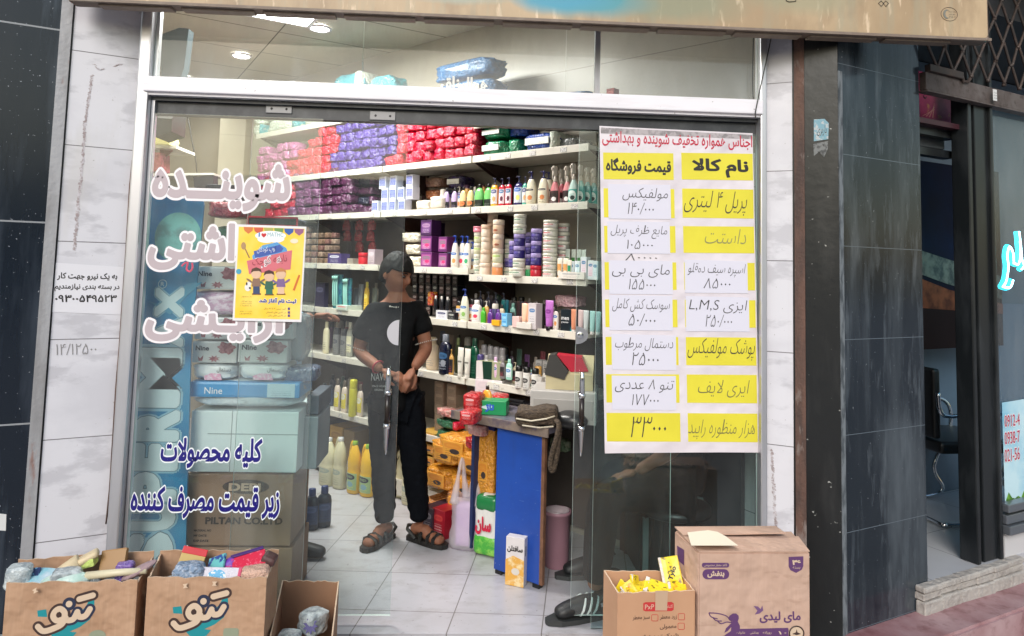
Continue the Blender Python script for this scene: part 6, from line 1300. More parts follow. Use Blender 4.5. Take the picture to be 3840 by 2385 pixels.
# things on the desk
def dthing(name, lab, cat, px, py, rot=None): 
    P = on_desk(px, py); return thing(name, lab, cat, P, rotD if rot is None else rot), depth(P)/FPX
P_t, k = dthing('detergent_box', 'green and white detergent box lying on the desk front', 'box', 1836, 1556, rad(-12))
W = 124*k; H = 52*k
bm = BM(); box(bm, (0, .05, H/2), (W, .10, H), 0, .003); obj('body', fin(bm), plain(24, 140, 84, .35, 'tide'), P_t)
bm = BM(); prism(bm, [(-W*.45, H*.2), (-W*.3, H*.5), (-W*.05, H*.35), (W*.1, H*.6), (-.0, H*.75), (-W*.2, H*.62), (-W*.45, H*.42)], 0, .001, 0, Matrix.Translation((0, -.0005, 0)) @ Matrix.Rotation(rad(90), 4, 'X')); obj('printed_swirl', fin(bm), plain(190, 214, 214, .35, 'sw'), P_t)
lettering('printed_text', 'تاژ', plain(40, 90, 190, .4, 'tz'), P_t, wm(P_t) @ Vector((-W*.14, -.0012, H*.2)), wm(P_t).to_3x3() @ X1, Z1, W*.28, H*.6, off=.05)
P_t, k = dthing('orange_bottle', 'orange shampoo bottle with dark cap on the desk', 'bottle', 1826, 1540)
P_t.scale = (48*k, 40*k, 92*k)
for (pn, me, _), m in zip(SH['round'], [pl_(220, 150, 50), None, pl_(40, 24, 20)]): obj(pn, me, m, P_t) if m else None
M_redp = foil('red_plastic', (190, 30, 36), (140, 20, 30))
for (x0, x1, yb, h, lab, m) in ((1742, 1812, 1560, 84, 'left red detergent bag behind the green box', M_redp), (1836, 1904, 1540, 56, 'right red detergent bag behind the orange bottle', M_redp), (1730, 1800, 1600, 60, 'red bag hanging over the desk edge by the wipes', M_redp)):
    P_t, k = dthing('detergent_bag', lab, 'bag', (x0+x1)/2, yb-10, rad(-20)); P_t.scale = ((x1-x0)*k*1.1, .16, h*k); obj('bag', SOFT[len(lab) % 3], m, P_t)
    bm = BM(); box(bm, (0, -.44, .6), (.5, .02, .3), 0, .01); obj('printed_panel', fin(bm), print_mat('redbag', (190, 40, 40), (220, 190, 190), (230, 220, 220)), P_t)
fpack(1775, 1640, 90, 56, .62, .18, foil('pink_white', (206, 160, 156), (180, 60, 70)), 'detergent_bag', 'pink and white bag below the desk edge', 'beside the tall orange bag', 'bag', 1)
fpack(1765, 1690, 80, 50, .52, .16, M_redp, 'detergent_bag', 'dark red bag under the pink and white bag', 'left of the blue panel', 'bag', 2)
# cartons behind
P_t, k = dthing('sensor_box', 'white and pink printed appliance box on the desk back', 'box', 1830, 1500, rad(-26)); W = 112*k; H = 74*k
bm = BM(); box(bm, (0, .06, H/2), (W, .12, H), 0, .002); obj('body', fin(bm), plain(206, 198, 200, .4, 'sb'), P_t); bm = BM(); box(bm, (-W*.12, -.001, H*.5), (W*.66, .002, H*.86)); obj('printed_panel', fin(bm), print_mat('sensorlab', (214, 196, 200), (206, 190, 194), (60, 30, 40), (190, 90, 110), z=(.55, .95)), P_t)
P_t2 = thing('trimmer_box', 'dark green and cream box on the appliance box', 'box', P_t.location+Vector((0, .01, H+.002)), rad(-26)); W2 = 104*k; H2 = 66*k
bm = BM(); box(bm, (0, .05, H2/2), (W2, .10, H2), 0, .002); obj('body', fin(bm), plain(150, 152, 120, .4, 'tb'), P_t2)
bm = BM(); prism(bm, [(-W2*.2, 0), (W2*.12, 0), (W2*.12, H2), (-W2*.26, H2)], 0, .0015, 0, Matrix.Translation((0, -.0002, 0)) @ Matrix.Rotation(rad(90), 4, 'X')); obj('printed_panel', fin(bm), plain(20, 52, 40, .35, 'tb2'), P_t2)
bm = BM(); prism(bm, [(-W2*.5, 0), (-W2*.21, 0), (-W2*.27, H2), (-W2*.5, H2)], 0, .0015, 0, Matrix.Translation((0, -.0002, 0)) @ Matrix.Rotation(rad(90), 4, 'X')); obj('printed_panel', fin(bm), plain(214, 206, 204, .35, 'tb3'), P_t2)
# beige ticket printer with dark hood and red paper, on a white drawer box
P_t, k = dthing('cash_drawer', 'wide white cash drawer box on the desk', 'cash drawer', 2110, 1590, rad(-12)); W = 250*k; H = 120*k
bm = BM(); box(bm, (0, .14, H/2), (W, .28, H), 0, .006); obj('body', fin(bm), plain(176, 172, 168, .4, 'cd'), P_t); bm = BM(); box(bm, (0, -.002, H*.45), (W*.9, .006, H*.6), 0, .002); obj('drawer_front', fin(bm), plain(160, 156, 152, .4, 'cd2'), P_t)
dz = Vector((0, .0, H+.001))
P_r = thing('till_printer', 'cream receipt printer with dark grey sloping hood', 'printer', P_t.location+Vector((.035, .04, H+.001)), rad(-12)); W = 180*k; H = 130*k
M180 = Matrix.Rotation(rad(90), 4, 'Z') @ Matrix.Rotation(rad(90), 4, 'X')
bm = BM(); prism(bm, [(0, 0), (.20, 0), (.20, H*.9), (.12, H*.95), (.0, H*.45)], -W/2, W/2, 0, M180); obj('body', fin(bm), plain(186, 174, 138, .45, 'pr'), P_r)
bm = BM(); prism(bm, [(-W*.52, H*.42), (-W*.10, H*.30), (-W*.02, H*.55), (-W*.30, H*1.02), (-W*.44, H*.98)], -.012, .10, 0, Matrix.Rotation(rad(90), 4, 'X') @ Matrix.Translation((0, 0, -.09))); obj('hood', fin(bm), plain(58, 56, 54, .35, 'pr2'), P_r)
bm = BM(); prism(bm, [(-W*.28, H*1.0), (W*.25, H*.95), (W*.4, H*.55), (W*.02, H*.52)], -.0, .1, 0, Matrix.Rotation(rad(90), 4, 'X') @ Matrix.Translation((0, 0, -.11))); obj('red_cover', fin(bm), plain(186, 30, 54, .35, 'pr3'), P_r)
# knitted brown pouch with strap
P_t, k = dthing('knitted_bag', 'brown knitted shoulder bag lying on the desk, strap hanging down', 'bag', 2010, 1602, rad(-10))
M_knit = mat('brown_knit', srgb(84, 70, 56), .9, over=[((50, 50, 120), .4, .6, srgb(50, 40, 32), .9)], bump=((90, 90, 160), 1.0, 2, .01))
W = 165*k; H = 92*k
bm = BM(); box(bm, (0, .07, H*.42), (W*.98, .18, H*.80), 0, .035, seg=3); bmesh.ops.subdivide_edges(bm, edges=bm.edges[:], cuts=2, use_grid_fill=True)
for v in bm.verts:
    v.co += Vector((.01*noisev(v.co+Vector((5, 0, 0)), 12), .012*noisev(v.co+Vector((0, 5, 0)), 12), .022*noisev(v.co, 10)-(.02 if v.co.x < -.02 and v.co.z > H*.5 else 0))); 
    if v.co.z < 0: v.co.z = 0
obj('body', fin(bm, smooth=True), M_knit, P_t)
bm = BM(); tube(bm, [(-W*.45, -.02, H*.34), (-W*.1, -.035, H*.30), (W*.25, -.035, H*.42), (W*.42, -.01, H*.5)], .004, 6); tube(bm, [(-W*.3, -.03, H*.1), (W*.1, -.04, H*.06), (W*.4, -.02, H*.1)], .004, 6); obj('zip', fin(bm), mat('zip_cream', srgb(190, 180, 160), .4), P_t)
a_ = on_p(2082, 1560, P_t.location, (0, 1, 0))-P_t.location
pts = [(W*.40, .0, H*.3), (W*.52, -.04, H*.28), (W*.50, -.055, -.02), (W*.40, -.06, -.10), (W*.36, -.062, -.16), (W*.42, -.06, -.19), (W*.50, -.05, -.12), (W*.54, -.03, .0), (W*.5, .03, H*.2)]
bm = BM(); tube(bm, catmull([Vector(p) for p in pts], 5), .013, 8); obj('strap', fin(bm, smooth=True), M_knit, P_t)
P_t, k = dthing('black_bag', 'black folded bag beside the knitted bag on the desk', 'bag', 2120, 1604); bm = BM(); sphere(bm, (0, .05, .03), (.09, .07, .045), 0, 3); [setattr(v, 'co', v.co+v.co.normalized()*.008*noisev(v.co, 25)) for v in bm.verts]; obj('body', fin(bm, smooth=True), M_blackplastic, P_t)
P_t, k = dthing('stapler', 'black flat stapler behind the knitted bag', 'stapler', 1930, 1520); bm = BM(); box(bm, (0, 0, .012), (.14, .03, .012), 0, .004); box(bm, (0, 0, .028), (.13, .025, .012), 0, .004); obj('body', fin(bm), M_blackplastic, P_t)
# things stored under the desk
fpack(2085, 1700, 90, 60, .46, .2, foil('green_white', (170, 180, 150), (40, 110, 70)), 'wipes_pack', 'green and white pack under the desk top', 'right of the strap', 'pack', 0)
P = on_z(2092, 2140, .002); k = depth(P)/FPX
bn = thing('waste_bin', 'dusty pink round waste bin behind the blue panel', 'bin', P+Vector((0, .07, 0))); W = 100*k; H = 206*k
bm = BM(); lathe(bm, [(W*.46, 0), (W*.47, .006), (W*.5, H*.93), (W*.53, H*.94), (W*.53, H), (W*.49, H), (W*.45, .02), (0, .02)], 28, cap=False); obj('body', fin(bm, smooth=True), plain(150, 112, 124, .5, 'bin'), bn)
bm = BM(); lathe(bm, [(W*.35, H*.90), (W*.46, H*1.0), (W*.44, H*1.005), (W*.3, H*.91)], 24, cap=False); [setattr(v.co, 'z', v.co.z+.008*noisev(v.co, 30)) for v in bm.verts]; obj('liner', fin(bm, smooth=True), film('bin_liner', srgb(206, 190, 196), .7, .3), bn)
# powder box in front of the desk
P = on_z(1936, 2200, .002); k = depth(P)/FPX
sb_ = thing('powder_box', 'white and amber powder box standing in front of the desk', 'box', P+Vector((.0, .03, 0)), rad(-24)); W = 74*k; H = 176*k
bm = BM(); box(bm, (0, 0, H/2), (W, W*.5, H), 0, .002); obj('body', fin(bm), plain(212, 206, 206, .4, 'sf'), sb_)
bm = BM(); prism(bm, [(-W*.5, 0), (W*.5, 0), (W*.5, H*.55), (-W*.1, H*.62), (-W*.5, H*.52)], 0, .0012, 0, Matrix.Translation((0, -W*.25, 0)) @ Matrix.Rotation(rad(90), 4, 'X')); obj('printed_panel', fin(bm), mat('amber_print', srgb(214, 160, 70), .4, over=[((24, 24, 24), .5, .62, srgb(226, 206, 160), .9)]), sb_)
bm = BM(); prism(bm, ell(W*.05, H*.3, W*.22, W*.17, 14), 0, .0012, 0, Matrix.Translation((0, -W*.25-.0014, 0)) @ Matrix.Rotation(rad(90), 4, 'X')); obj('printed_flower', fin(bm), plain(206, 200, 190, .4, 'fl'), sb_)
lettering('printed_text', 'سافتلن', M_ink, sb_, wm(sb_) @ Vector((-W*.42, -W*.25-.0008, H*.68)), wm(sb_).to_3x3() @ X1, Z1, W*.84, H*.15, off=.03)
bm = BM(); box(bm, (W*.501, 0, H*.72), (.002, W*.2, H*.2)); obj('barcode', fin(bm), mat('barcode', (.6, .6, .6), .5, over=[((2, 700, 2), .48, .52, (.05, .05, .05), .95, 0)]), sb_)

# added dark box: shade under the desk and reflected edges, put in as colour
ca = on_y(2400, 1900, 3.78); cb_ = on_y(2712, 1880, 3.78)
cab = thing('shade_box', 'added dark box with pale edges, standing for shade and reflections behind the right pane', 'cabinet', ((ca.x+cb_.x)/2, 3.9, 0))
zc_ = on_y(2450, 1872, 3.78).z
bm = BM(); box(bm, ((ca.x+cb_.x)/2+.03, 3.99, zc_/2), (cb_.x-ca.x+.06, .40, zc_-.01), 0, .004); part('body', bm, mat('painted_shade', (.008, .012, .014), .35), cab)
bm = BM(); box(bm, ((ca.x+cb_.x)/2+.02, 3.77, zc_-.03), (cb_.x-ca.x+.10, .03, .035), 0, .004); box(bm, (ca.x+.03, 3.778, zc_*.42), (.03, .02, zc_*.72), 0, .004); box(bm, ((ca.x+cb_.x)/2+.02, 3.98, zc_+.006), (cb_.x-ca.x+.10, .44, .02), 0, .003); part('trim', bm, mat('painted_reflection', (.20, .24, .24), .4, .3), cab)
# side lining of the right window: pale strip behind the pane
bm = BM(); a = on_y(2716, 2000, 3.62); wallseg(bm, (1.60, 3.30), (a.x+.10, 3.70), 0, 2.2, -.03); bpart('inner_lining', bm, mat('inner_marble', (.62, .63, .63), .3, lines=[(.38, (0, 0, 1), .41, .004, (.2, .2, .2))]))

# ------------------------------------------------------------------ stack behind the left pane
YB = 3.46
def bxy(px, py, Y): return on_y(px, py, Y)
def stack_box(name, lab, cat, x0, x1, y0, y1, Y, dp, m, bev=.006, soft=None):
    a = bxy(x0, (y0+y1)/2, Y); b = bxy(x1, (y0+y1)/2, Y); zt0 = bxy((x0+x1)/2, y0, Y).z; zb = bxy((x0+x1)/2, y1, Y).z
    t = thing(name, lab, cat, ((a.x+b.x)/2, Y, zb)); W, H = b.x-a.x, zt0-zb
    bm = BM()
    if soft is not None: o = obj('wrapper', SOFT[soft], m, t); o.scale = (W*1.12, dp*1.2, H*1.08); o.location = (0, dp/2, -.002)
    else: box(bm, (0, dp/2, H/2-.001), (W, dp, H-.003), 0, bev); obj('body', fin(bm, smooth=False), m, t)
    return t, W, H
M_kraft = mat('kraft_card', srgb(178, 142, 114), .75, over=[((4, 4, 4), .4, .7, srgb(164, 126, 98), .7, 6), ((120, 120, 8), .5, .7, srgb(190, 156, 128), .35, 2), ((9, 9, 30), .62, .7, srgb(150, 114, 88), .5, 3)], bump=((7, 7, 7), .9, 3, .05))
M_kraft_d = mat('brown_card', srgb(140, 112, 92), .8, over=[((4, 4, 4), .4, .7, srgb(124, 98, 80), .6, 5)])
M_dkprint = mat('dark_card_print', srgb(52, 40, 34), .7)
t, W, H = stack_box('shipping_carton', 'brown carton printed in dark letters under the white cartons', 'carton', 692, 1094, 1776, 2048, YB, .34, M_kraft_d)
bm = BM(); prism(bm, ell(W*.06, H*.82, W*.22, H*.10, 24), 0, .001, 0, Matrix.Translation((0, -.0002, 0)) @ Matrix.Rotation(rad(90), 4, 'X')); obj('printed_oval', fin(bm), M_dkprint, t)
M_kp = mat('card_knockout', srgb(176, 150, 128), .7)
for s_, x, z, w, h, m in (('DEPI', -.10, .76, .30, .11, M_kp), ('PILTAN CO.LTD', -.30, .30, .72, .10, M_dkprint), ('MATERIAL NO', -.40, .20, .16, .03, M_dkprint), ('MF DATE', -.40, .13, .12, .03, M_dkprint), ('EXP DATE', -.40, .06, .14, .03, M_dkprint)):
    lettering('printed_text', s_, m, t, wm(t) @ Vector((W*x, -.0016, H*z)), X1, Z1, W*w, H*h, fa=False, off=.03)
stack_box('shipping_carton', 'plain brown carton at the bottom of the stack behind the left pane', 'carton', 690, 1092, 2052, 2275, YB, .34, M_kraft_d)
M_wcard = mat('white_card', srgb(200, 212, 214), .6, over=[((3, 3, 3), .4, .7, srgb(184, 198, 202), .6)])
t, W, H = stack_box('white_carton', 'large white carton with folded lid line behind the left pane', 'carton', 712, 1116, 1540, 1772, YB, .36, M_wcard)
bm = BM(); box(bm, (W*.08, -.0008, H*.62), (W*.84, .002, .004)); box(bm, (-W*.12, -.0008, H*.5), (.003, .002, H)); obj('lid_line', fin(bm), mat('card_fold', srgb(140, 150, 152), .7), t)
M_clear = mat('wrapped_rolls', srgb(196, 206, 212), .25, over=[((14, 14, 14), .4, .65, srgb(164, 178, 190), .8)], bump=(30, .8, 3, .012))
t, W, H = stack_box('toilet_roll_pack', 'plastic wrapped white and blue tissue pack with printed blue band', 'tissue pack', 712, 1126, 1428, 1538, YB-.01, .30, M_clear, soft=0)
bm = BM(); box(bm, (0, .12, H*.70), (W*1.0, .268, H*.54), 0, .012); obj('printed_band', fin(bm), mat('nine_blue', srgb(48, 134, 190), .35, over=[(9, .45, .7, srgb(70, 150, 200), .6)]), t)
lettering('printed_text', 'Nine', M_whitep, t, wm(t) @ Vector((-W*.36, -.0155, H*.56)), X1, Z1, W*.16, H*.22, fa=False)
bm = BM(); box(bm, (W*.33, -.0155, H*.70), (W*.25, .002, H*.46)); obj('printed_code', fin(bm), print_mat('codepatch', (176, 200, 212), (176, 200, 212), (80, 100, 120), z=(.6, .9)), t)
for (x0, x1, lab) in ((708, 880, 'left white floral wrapped tissue pack above the blue band pack'), (884, 1076, 'right white floral wrapped tissue pack above the blue band pack')):
    t, W, H = stack_box('tissue_pack', lab, 'tissue pack', x0, x1, 1364, 1428, YB-.005, .26, mat('floral_wrap', srgb(212, 216, 220), .3, bump=(22, .4)), soft=1)
    bm = BM(); prism(bm, [(W*.06, H*.06), (W*.44, H*.06), (W*.40, H*.42), (W*.2, H*.46), (W*.04, H*.28)], 0, .002, 0, Matrix.Translation((-W*.2, -.004, 0)) @ Matrix.Rotation(rad(90), 4, 'X')); obj('printed_flower', fin(bm), mat('rose_print', srgb(214, 150, 180), .4, over=[(60, .45, .6, srgb(220, 206, 216), .9)]), t)
    lettering('printed_text', 'دستمال', M_ink, t, wm(t) @ Vector((W*.12, -.006, H*.50)), X1, Z1, W*.30, H*.32)
M_nine = mat('nine_wrap', srgb(206, 208, 208), .35, over=[((4, 4, 4), .4, .7, srgb(190, 194, 196), .6)]); M_rose = mat('dark_rose_print', srgb(130, 64, 76), .4, over=[(50, .42, .6, srgb(176, 120, 126), .8)]); M_leafp = mat('grey_leaf_print', srgb(90, 84, 84), .4)
for (x0, x1, y0, y1, lab) in ((720, 888, 1278, 1362, 'left tissue box printed with red roses, in the upper row'), (892, 1078, 1274, 1362, 'right tissue box printed with red roses, in the upper row'), (730, 900, 1188, 1274, 'half covered rose tissue box under the glass lettering'), (906, 1100, 1186, 1272, 'rose tissue box below the yellow poster'), (728, 905, 998, 1086, 'topmost rose tissue box left of the yellow poster')):
    t, W, H = stack_box('tissue_box', lab, 'tissue box', x0, x1, y0, y1, YB, .24, M_nine, .008)
    P2 = [(W*.12+W*.19*(1+.16*math.sin(7*a)+.1*math.sin(3*a+1))*math.cos(a), H*.68+H*.26*(1+.16*math.cos(6*a)+.1*math.sin(4*a))*math.sin(a)) for a in [i*2*math.pi/30 for i in range(30)]]
    bm = BM(); prism(bm, [(min(p[0]+W*.14, W*.49), min(p[1], H*.97)) for p in P2], 0, .0012, 0, Matrix.Translation((0, -.0003, 0)) @ Matrix.Rotation(rad(90), 4, 'X')); obj('printed_rose', fin(bm), M_rose, t)
    bm = BM(); prism(bm, [(W*.0+W*(.14 if i % 2 else .075)*math.cos(i*math.pi/8), H*.20+H*(.16 if i % 2 else .08)*math.sin(i*math.pi/8)) for i in range(16)], 0, .0012, 0, Matrix.Translation((0, -.0003, 0)) @ Matrix.Rotation(rad(90), 4, 'X')); prism(bm, [(-W*.36, H*.30), (-W*.31, H*.2), (-W*.24, H*.34), (-W*.26, H*.10), (-W*.34, H*.10)], 0, .0012, 0, Matrix.Translation((0, -.0003, 0)) @ Matrix.Rotation(rad(90), 4, 'X')); obj('printed_rose', fin(bm), M_rose, t)
    lettering('printed_text', 'Nine', plain(50, 54, 70, .5), t, wm(t) @ Vector((-W*.42, -.0016, H*.56)), X1, Z1, W*.30, H*.22, fa=False, off=.02)
t, W, H = stack_box('wrapped_rolls', 'pink patterned wrapped pack between tissue boxes', 'pack', 700, 905, 1090, 1186, YB-.0, .24, mat('pink_pattern', srgb(190, 150, 176), .35, over=[((30, 30, 60), .45, .55, srgb(214, 196, 210), .9), ((3, 3, 7), .5, .56, srgb(70, 80, 130), .8)], bump=(24, .6)), soft=2)
t, W, H = stack_box('wrapped_rolls', 'grey wrapped pack behind the yellow poster', 'pack', 908, 1100, 1000, 1186, YB, .24, M_clear, soft=0)
t, W, H = stack_box('green_pack', 'dark green printed plastic pack above the rose tissue box', 'pack', 764, 1090, 846, 996, YB+.02, .24, foil('dkgreen', (36, 92, 56), (20, 60, 40)), soft=1)
bm = BM(); prism(bm, ell(W*.0, H*.8, W*.20, H*.05, 18), 0, .002, 0, Matrix.Translation((0, -.010, 0)) @ Matrix.Rotation(rad(90), 4, 'X')); obj('printed_panel', fin(bm), plain(170, 190, 176, .4, 'gp'), t)
t, W, H = stack_box('red_frame_box', 'red edged clear box above the yellow poster', 'box', 930, 1115, 815, 846, YB, .2, mat('clear_grey', srgb(90, 84, 84), .2, over=[(9, .4, .6, srgb(60, 70, 60), .8)]))
bm = BM()
for (u, v, sx, sz) in ((0, H, W, .004), (0, 0, W, .004), (-W/2, H/2, .004, H), (W/2, H/2, .004, H)): box(bm, (u, -.004, v), (sx+.004, .006, sz+.004))
obj('red_edge', fin(bm), plain(206, 40, 60, .4, 're'), t)
t, W, H = stack_box('red_pack', 'small red and white packet above the green pack', 'packet', 768, 905, 752, 820, YB+.04, .2, foil('red_packet', (150, 40, 56), (110, 24, 40)), soft=2)
lettering('printed_text', 'نسیم', M_ink, t, wm(t) @ Vector((-W*.2, -.016, H*.4)), X1, Z1, W*.35, H*.3)
t, W, H = stack_box('grey_box', 'dim grey box under the packets behind the lettering', 'box', 770, 905, 690, 750, YB+.3, .2, plain(70, 66, 66, .5, 'gb'))
t, W, H = stack_box('rubbish_bag', 'navy and clear crumpled bag at the edge of the stack', 'bag', 1050, 1185, 1376, 1440, YB+.03, .16, foil('navy_clear', (70, 86, 120), (120, 134, 150)), soft=2)
t, W, H = stack_box('grey_bag', 'large grey clear plastic bundle behind the tissue boxes', 'bag', 1078, 1140, 1180, 1372, YB+.06, .2, film('grey_bundle', srgb(140, 150, 156), .8), soft=1)
t, W, H = stack_box('side_carton', 'grey cartons edge on right of the white carton', 'carton', 1118, 1190, 1560, 1760, YB+.12, .3, plain(130, 140, 146, .5, 'sc'))
t, W, H = stack_box('side_carton', 'small dark grey carton right of the white carton', 'carton', 1150, 1196, 1480, 1556, YB+.14, .3, plain(70, 80, 92, .5, 'sc2'))
# two large drink bottles on the floor
for k, (px, yb, lab) in enumerate(((1165, 1985, 'left large dark drink bottle on the floor behind glass'), (1212, 1975, 'right large dark drink bottle on the floor behind glass'))):
    P = on_z(px, yb, .002); kk = depth(P)/FPX; t = thing('drink_bottle', lab, 'bottle', P, rad(20*k), 'large drink bottles'); t.scale = (58*kk, 58*kk, 150*kk)
    for (pn, me, _), m in zip(SH['bottle'], [mat('cola_dark', (.02, .03, .05), .1), print_mat('colalab', (40, 60, 96), (70, 90, 130), (20, 30, 50)), pl_(40, 60, 110)]): obj(pn, me, m, t)
# blue display board with vertical lettering
YS = 3.385
sp_ = thing('display_board', 'tall blue board with grey vertical letters behind the left pane', 'board', on_y(590, 2240, YS))
FS = Face((0, YS, 0), X1)
M_sblue = mat('board_blue', srgb(26, 120, 166), .35, over=[((3, 3, 2), .4, .68, srgb(20, 84, 130), .9, 4), ((1.5, 1.5, 2), .5, .75, srgb(40, 140, 160), .7)])
bm = BM(); plate(bm, FS.O, X1, Z1, FS.pts([(545, 700), (758, 735), (764, 770), (716, 1300), (690, 2280), (455, 2280), (480, 1700), (520, 1150)]), .012, lift=-.012); part('panel', bm, M_sblue, sp_)
pcx = FS.uv(668, 890); 
bm = BM(); plate(bm, FS.O, X1, Z1, ell(pcx[0], pcx[1], .105, .115, 32), .002, lift=.0005); part('printed_disc', bm, mat('disc_teal', srgb(96, 160, 156), .4, over=[((14, 14, 14), .45, .62, srgb(70, 110, 110), .8)]), sp_)
bm = BM(); plate(bm, FS.O, X1, Z1, FS.pts([(620, 1150), (700, 1065), (760, 1058), (700, 1110), (640, 1180), (560, 1130)]), .002, lift=.0007); part('printed_swoosh', bm, mat('swoosh', srgb(60, 130, 160), .4), sp_)
M_sl = mat('board_letter', srgb(176, 196, 202), .4); M_sl2 = mat('board_letter_rim', srgb(120, 164, 184), .4); M_sline = mat('board_letter_line', srgb(84, 112, 126), .4)
LETS = [('S', 1995, 2170), ('U', 1885, 1990), ('P', 1770, 1880), ('E', 1660, 1765), ('R', 1535, 1655), ('M', 1305, 1528), ('A', 1190, 1300), ('X', 1075, 1190)]
for ch, ya, yb in LETS:
    xl = 520-(yb-1300)*.055 if ch not in 'AX' else 582; xr = 690-(yb-1300)*.045 if ch not in 'AX' else 690
    if ch == 'M': xl -= 10; 
    a = FS.uv(xl, (ya+yb)/2); b = FS.uv(xr, (ya+yb)/2); c = FS.uv(600, ya); d = FS.uv(600, yb)
    w, h = c[1]-d[1], b[0]-a[0]
    Oo = FS.O+X1*b[0]+Z1*d[1]
    o_, base = lettering('tmp', ch, M_sl, sp_, Oo, Z1, -X1, w, h, fa=False, off=.06); bpy.data.objects.remove(o_)
    for off, m, lf in ((.11, M_sl2, .0012), (.075, M_sline, .0020), (.062, M_sl, .0028)): lettering('board_letter', ch, m, sp_, Oo, Z1, -X1, w, h, fa=False, off=off, lift=lf, base=base)
bm = BM(); c = FS.uv(610, 1065); R_ = [FS.O+X1*p[0]+Z1*p[1]+Vector((0, -.001, 0)) for p in ell(c[0], c[1], .019, .019, 20)]; tube(bm, R_, .0016, 5, closed=True); part('printed_ring', bm, M_sl, sp_)
lettering('printed_text', 'R', M_sl, sp_, FS.O+X1*(c[0]-.008)+Z1*(c[1]-.010), X1, Z1, .016, .02, fa=False)

# upper left: wall screen, speaker, shelf with yellow pack
YT = 4.4
def blockpx(name, lab, cat, P_, Y, dp, m): 
    F_ = Face((0, Y, 0), X1); t = thing(name, lab, cat, on_y(sum(p[0] for p in P_)/len(P_), max(p[1] for p in P_), Y)); bm = BM(); plate(bm, F_.O, X1, Z1, F_.pts(P_), dp, lift=-dp); part('body', bm, m, t); return t
t = blockpx('wall_screen', 'dark flat screen hung high behind the left upper pane', 'screen', [(600, 130), (672, 104), (708, 108), (690, 255), (678, 292), (606, 300)], YT, .08, mat('screen_black', (.03, .04, .045), .25))
t = blockpx('loudspeaker', 'black and grey loudspeaker hanging under the transom at left', 'loudspeaker', [(586, 404), (650, 408), (643, 494), (582, 514)], YT-.1, .2, M_blackplastic)
F_ = Face((0, YT-.1, 0), X1); bm = BM(); plate(bm, F_.O, X1, Z1, F_.pts([(592, 415), (648, 417), (646, 446), (592, 442)]), .004, lift=.001); part('label_panel', bm, plain(130, 132, 136, .4, 'ls'), t)
t = blockpx('wall_shelf_unit', 'small cream wall shelf with maroon bracket at upper left', 'shelf', [(560, 540), (662, 546), (662, 557), (560, 553)], 4.6, .3, M_shelf)
F_ = Face((0, 4.7, 0), X1); bm = BM(); plate(bm, F_.O, X1, Z1, F_.pts([(604, 558), (655, 560), (625, 590), (625, 645), (604, 645)]), .02); part('bracket', bm, plain(96, 24, 34, .5, 'mb'), t)
t = blockpx('yellow_pack', 'white and yellow pack lying on the small wall shelf', 'pack', [(572, 515), (618, 503), (634, 506), (638, 524), (632, 541), (572, 538)], 4.55, .14, mat('yellow_white', srgb(226, 220, 150), .3, over=[((3, 3, 3), .48, .56, srgb(214, 206, 40), .9)]))
t = blockpx('pink_pack', 'faded pink packs below the small wall shelf', 'pack', [(566, 570), (602, 572), (602, 640), (566, 642)], 4.6, .14, foil('pink_faded', (170, 90, 100), (130, 60, 70)))
pts = [on_y(x, y, 5.6) for x, y in ((683, 402), (700, 430), (712, 480), (722, 540), (734, 600), (738, 640), (742, 660))]
bm = BM(); tube(bm, catmull(pts, 4), .005, 6); tag(obj('hanging_cable', fin(bm, smooth=True), M_blackplastic), 'black cable hanging down the tan inside wall', 'cable')
t = blockpx('wall_ledge', 'cream wall ledge behind the top line of lettering', 'ledge', [(560, 650), (800, 648), (800, 656), (560, 660)], 5.5, .25, M_shelf)
t = blockpx('till_screen', 'grey monitor standing below the wall ledge', 'monitor', [(725, 664), (800, 658), (800, 700), (728, 702)], 5.45, .1, plain(70, 66, 64, .4, 'ts'))
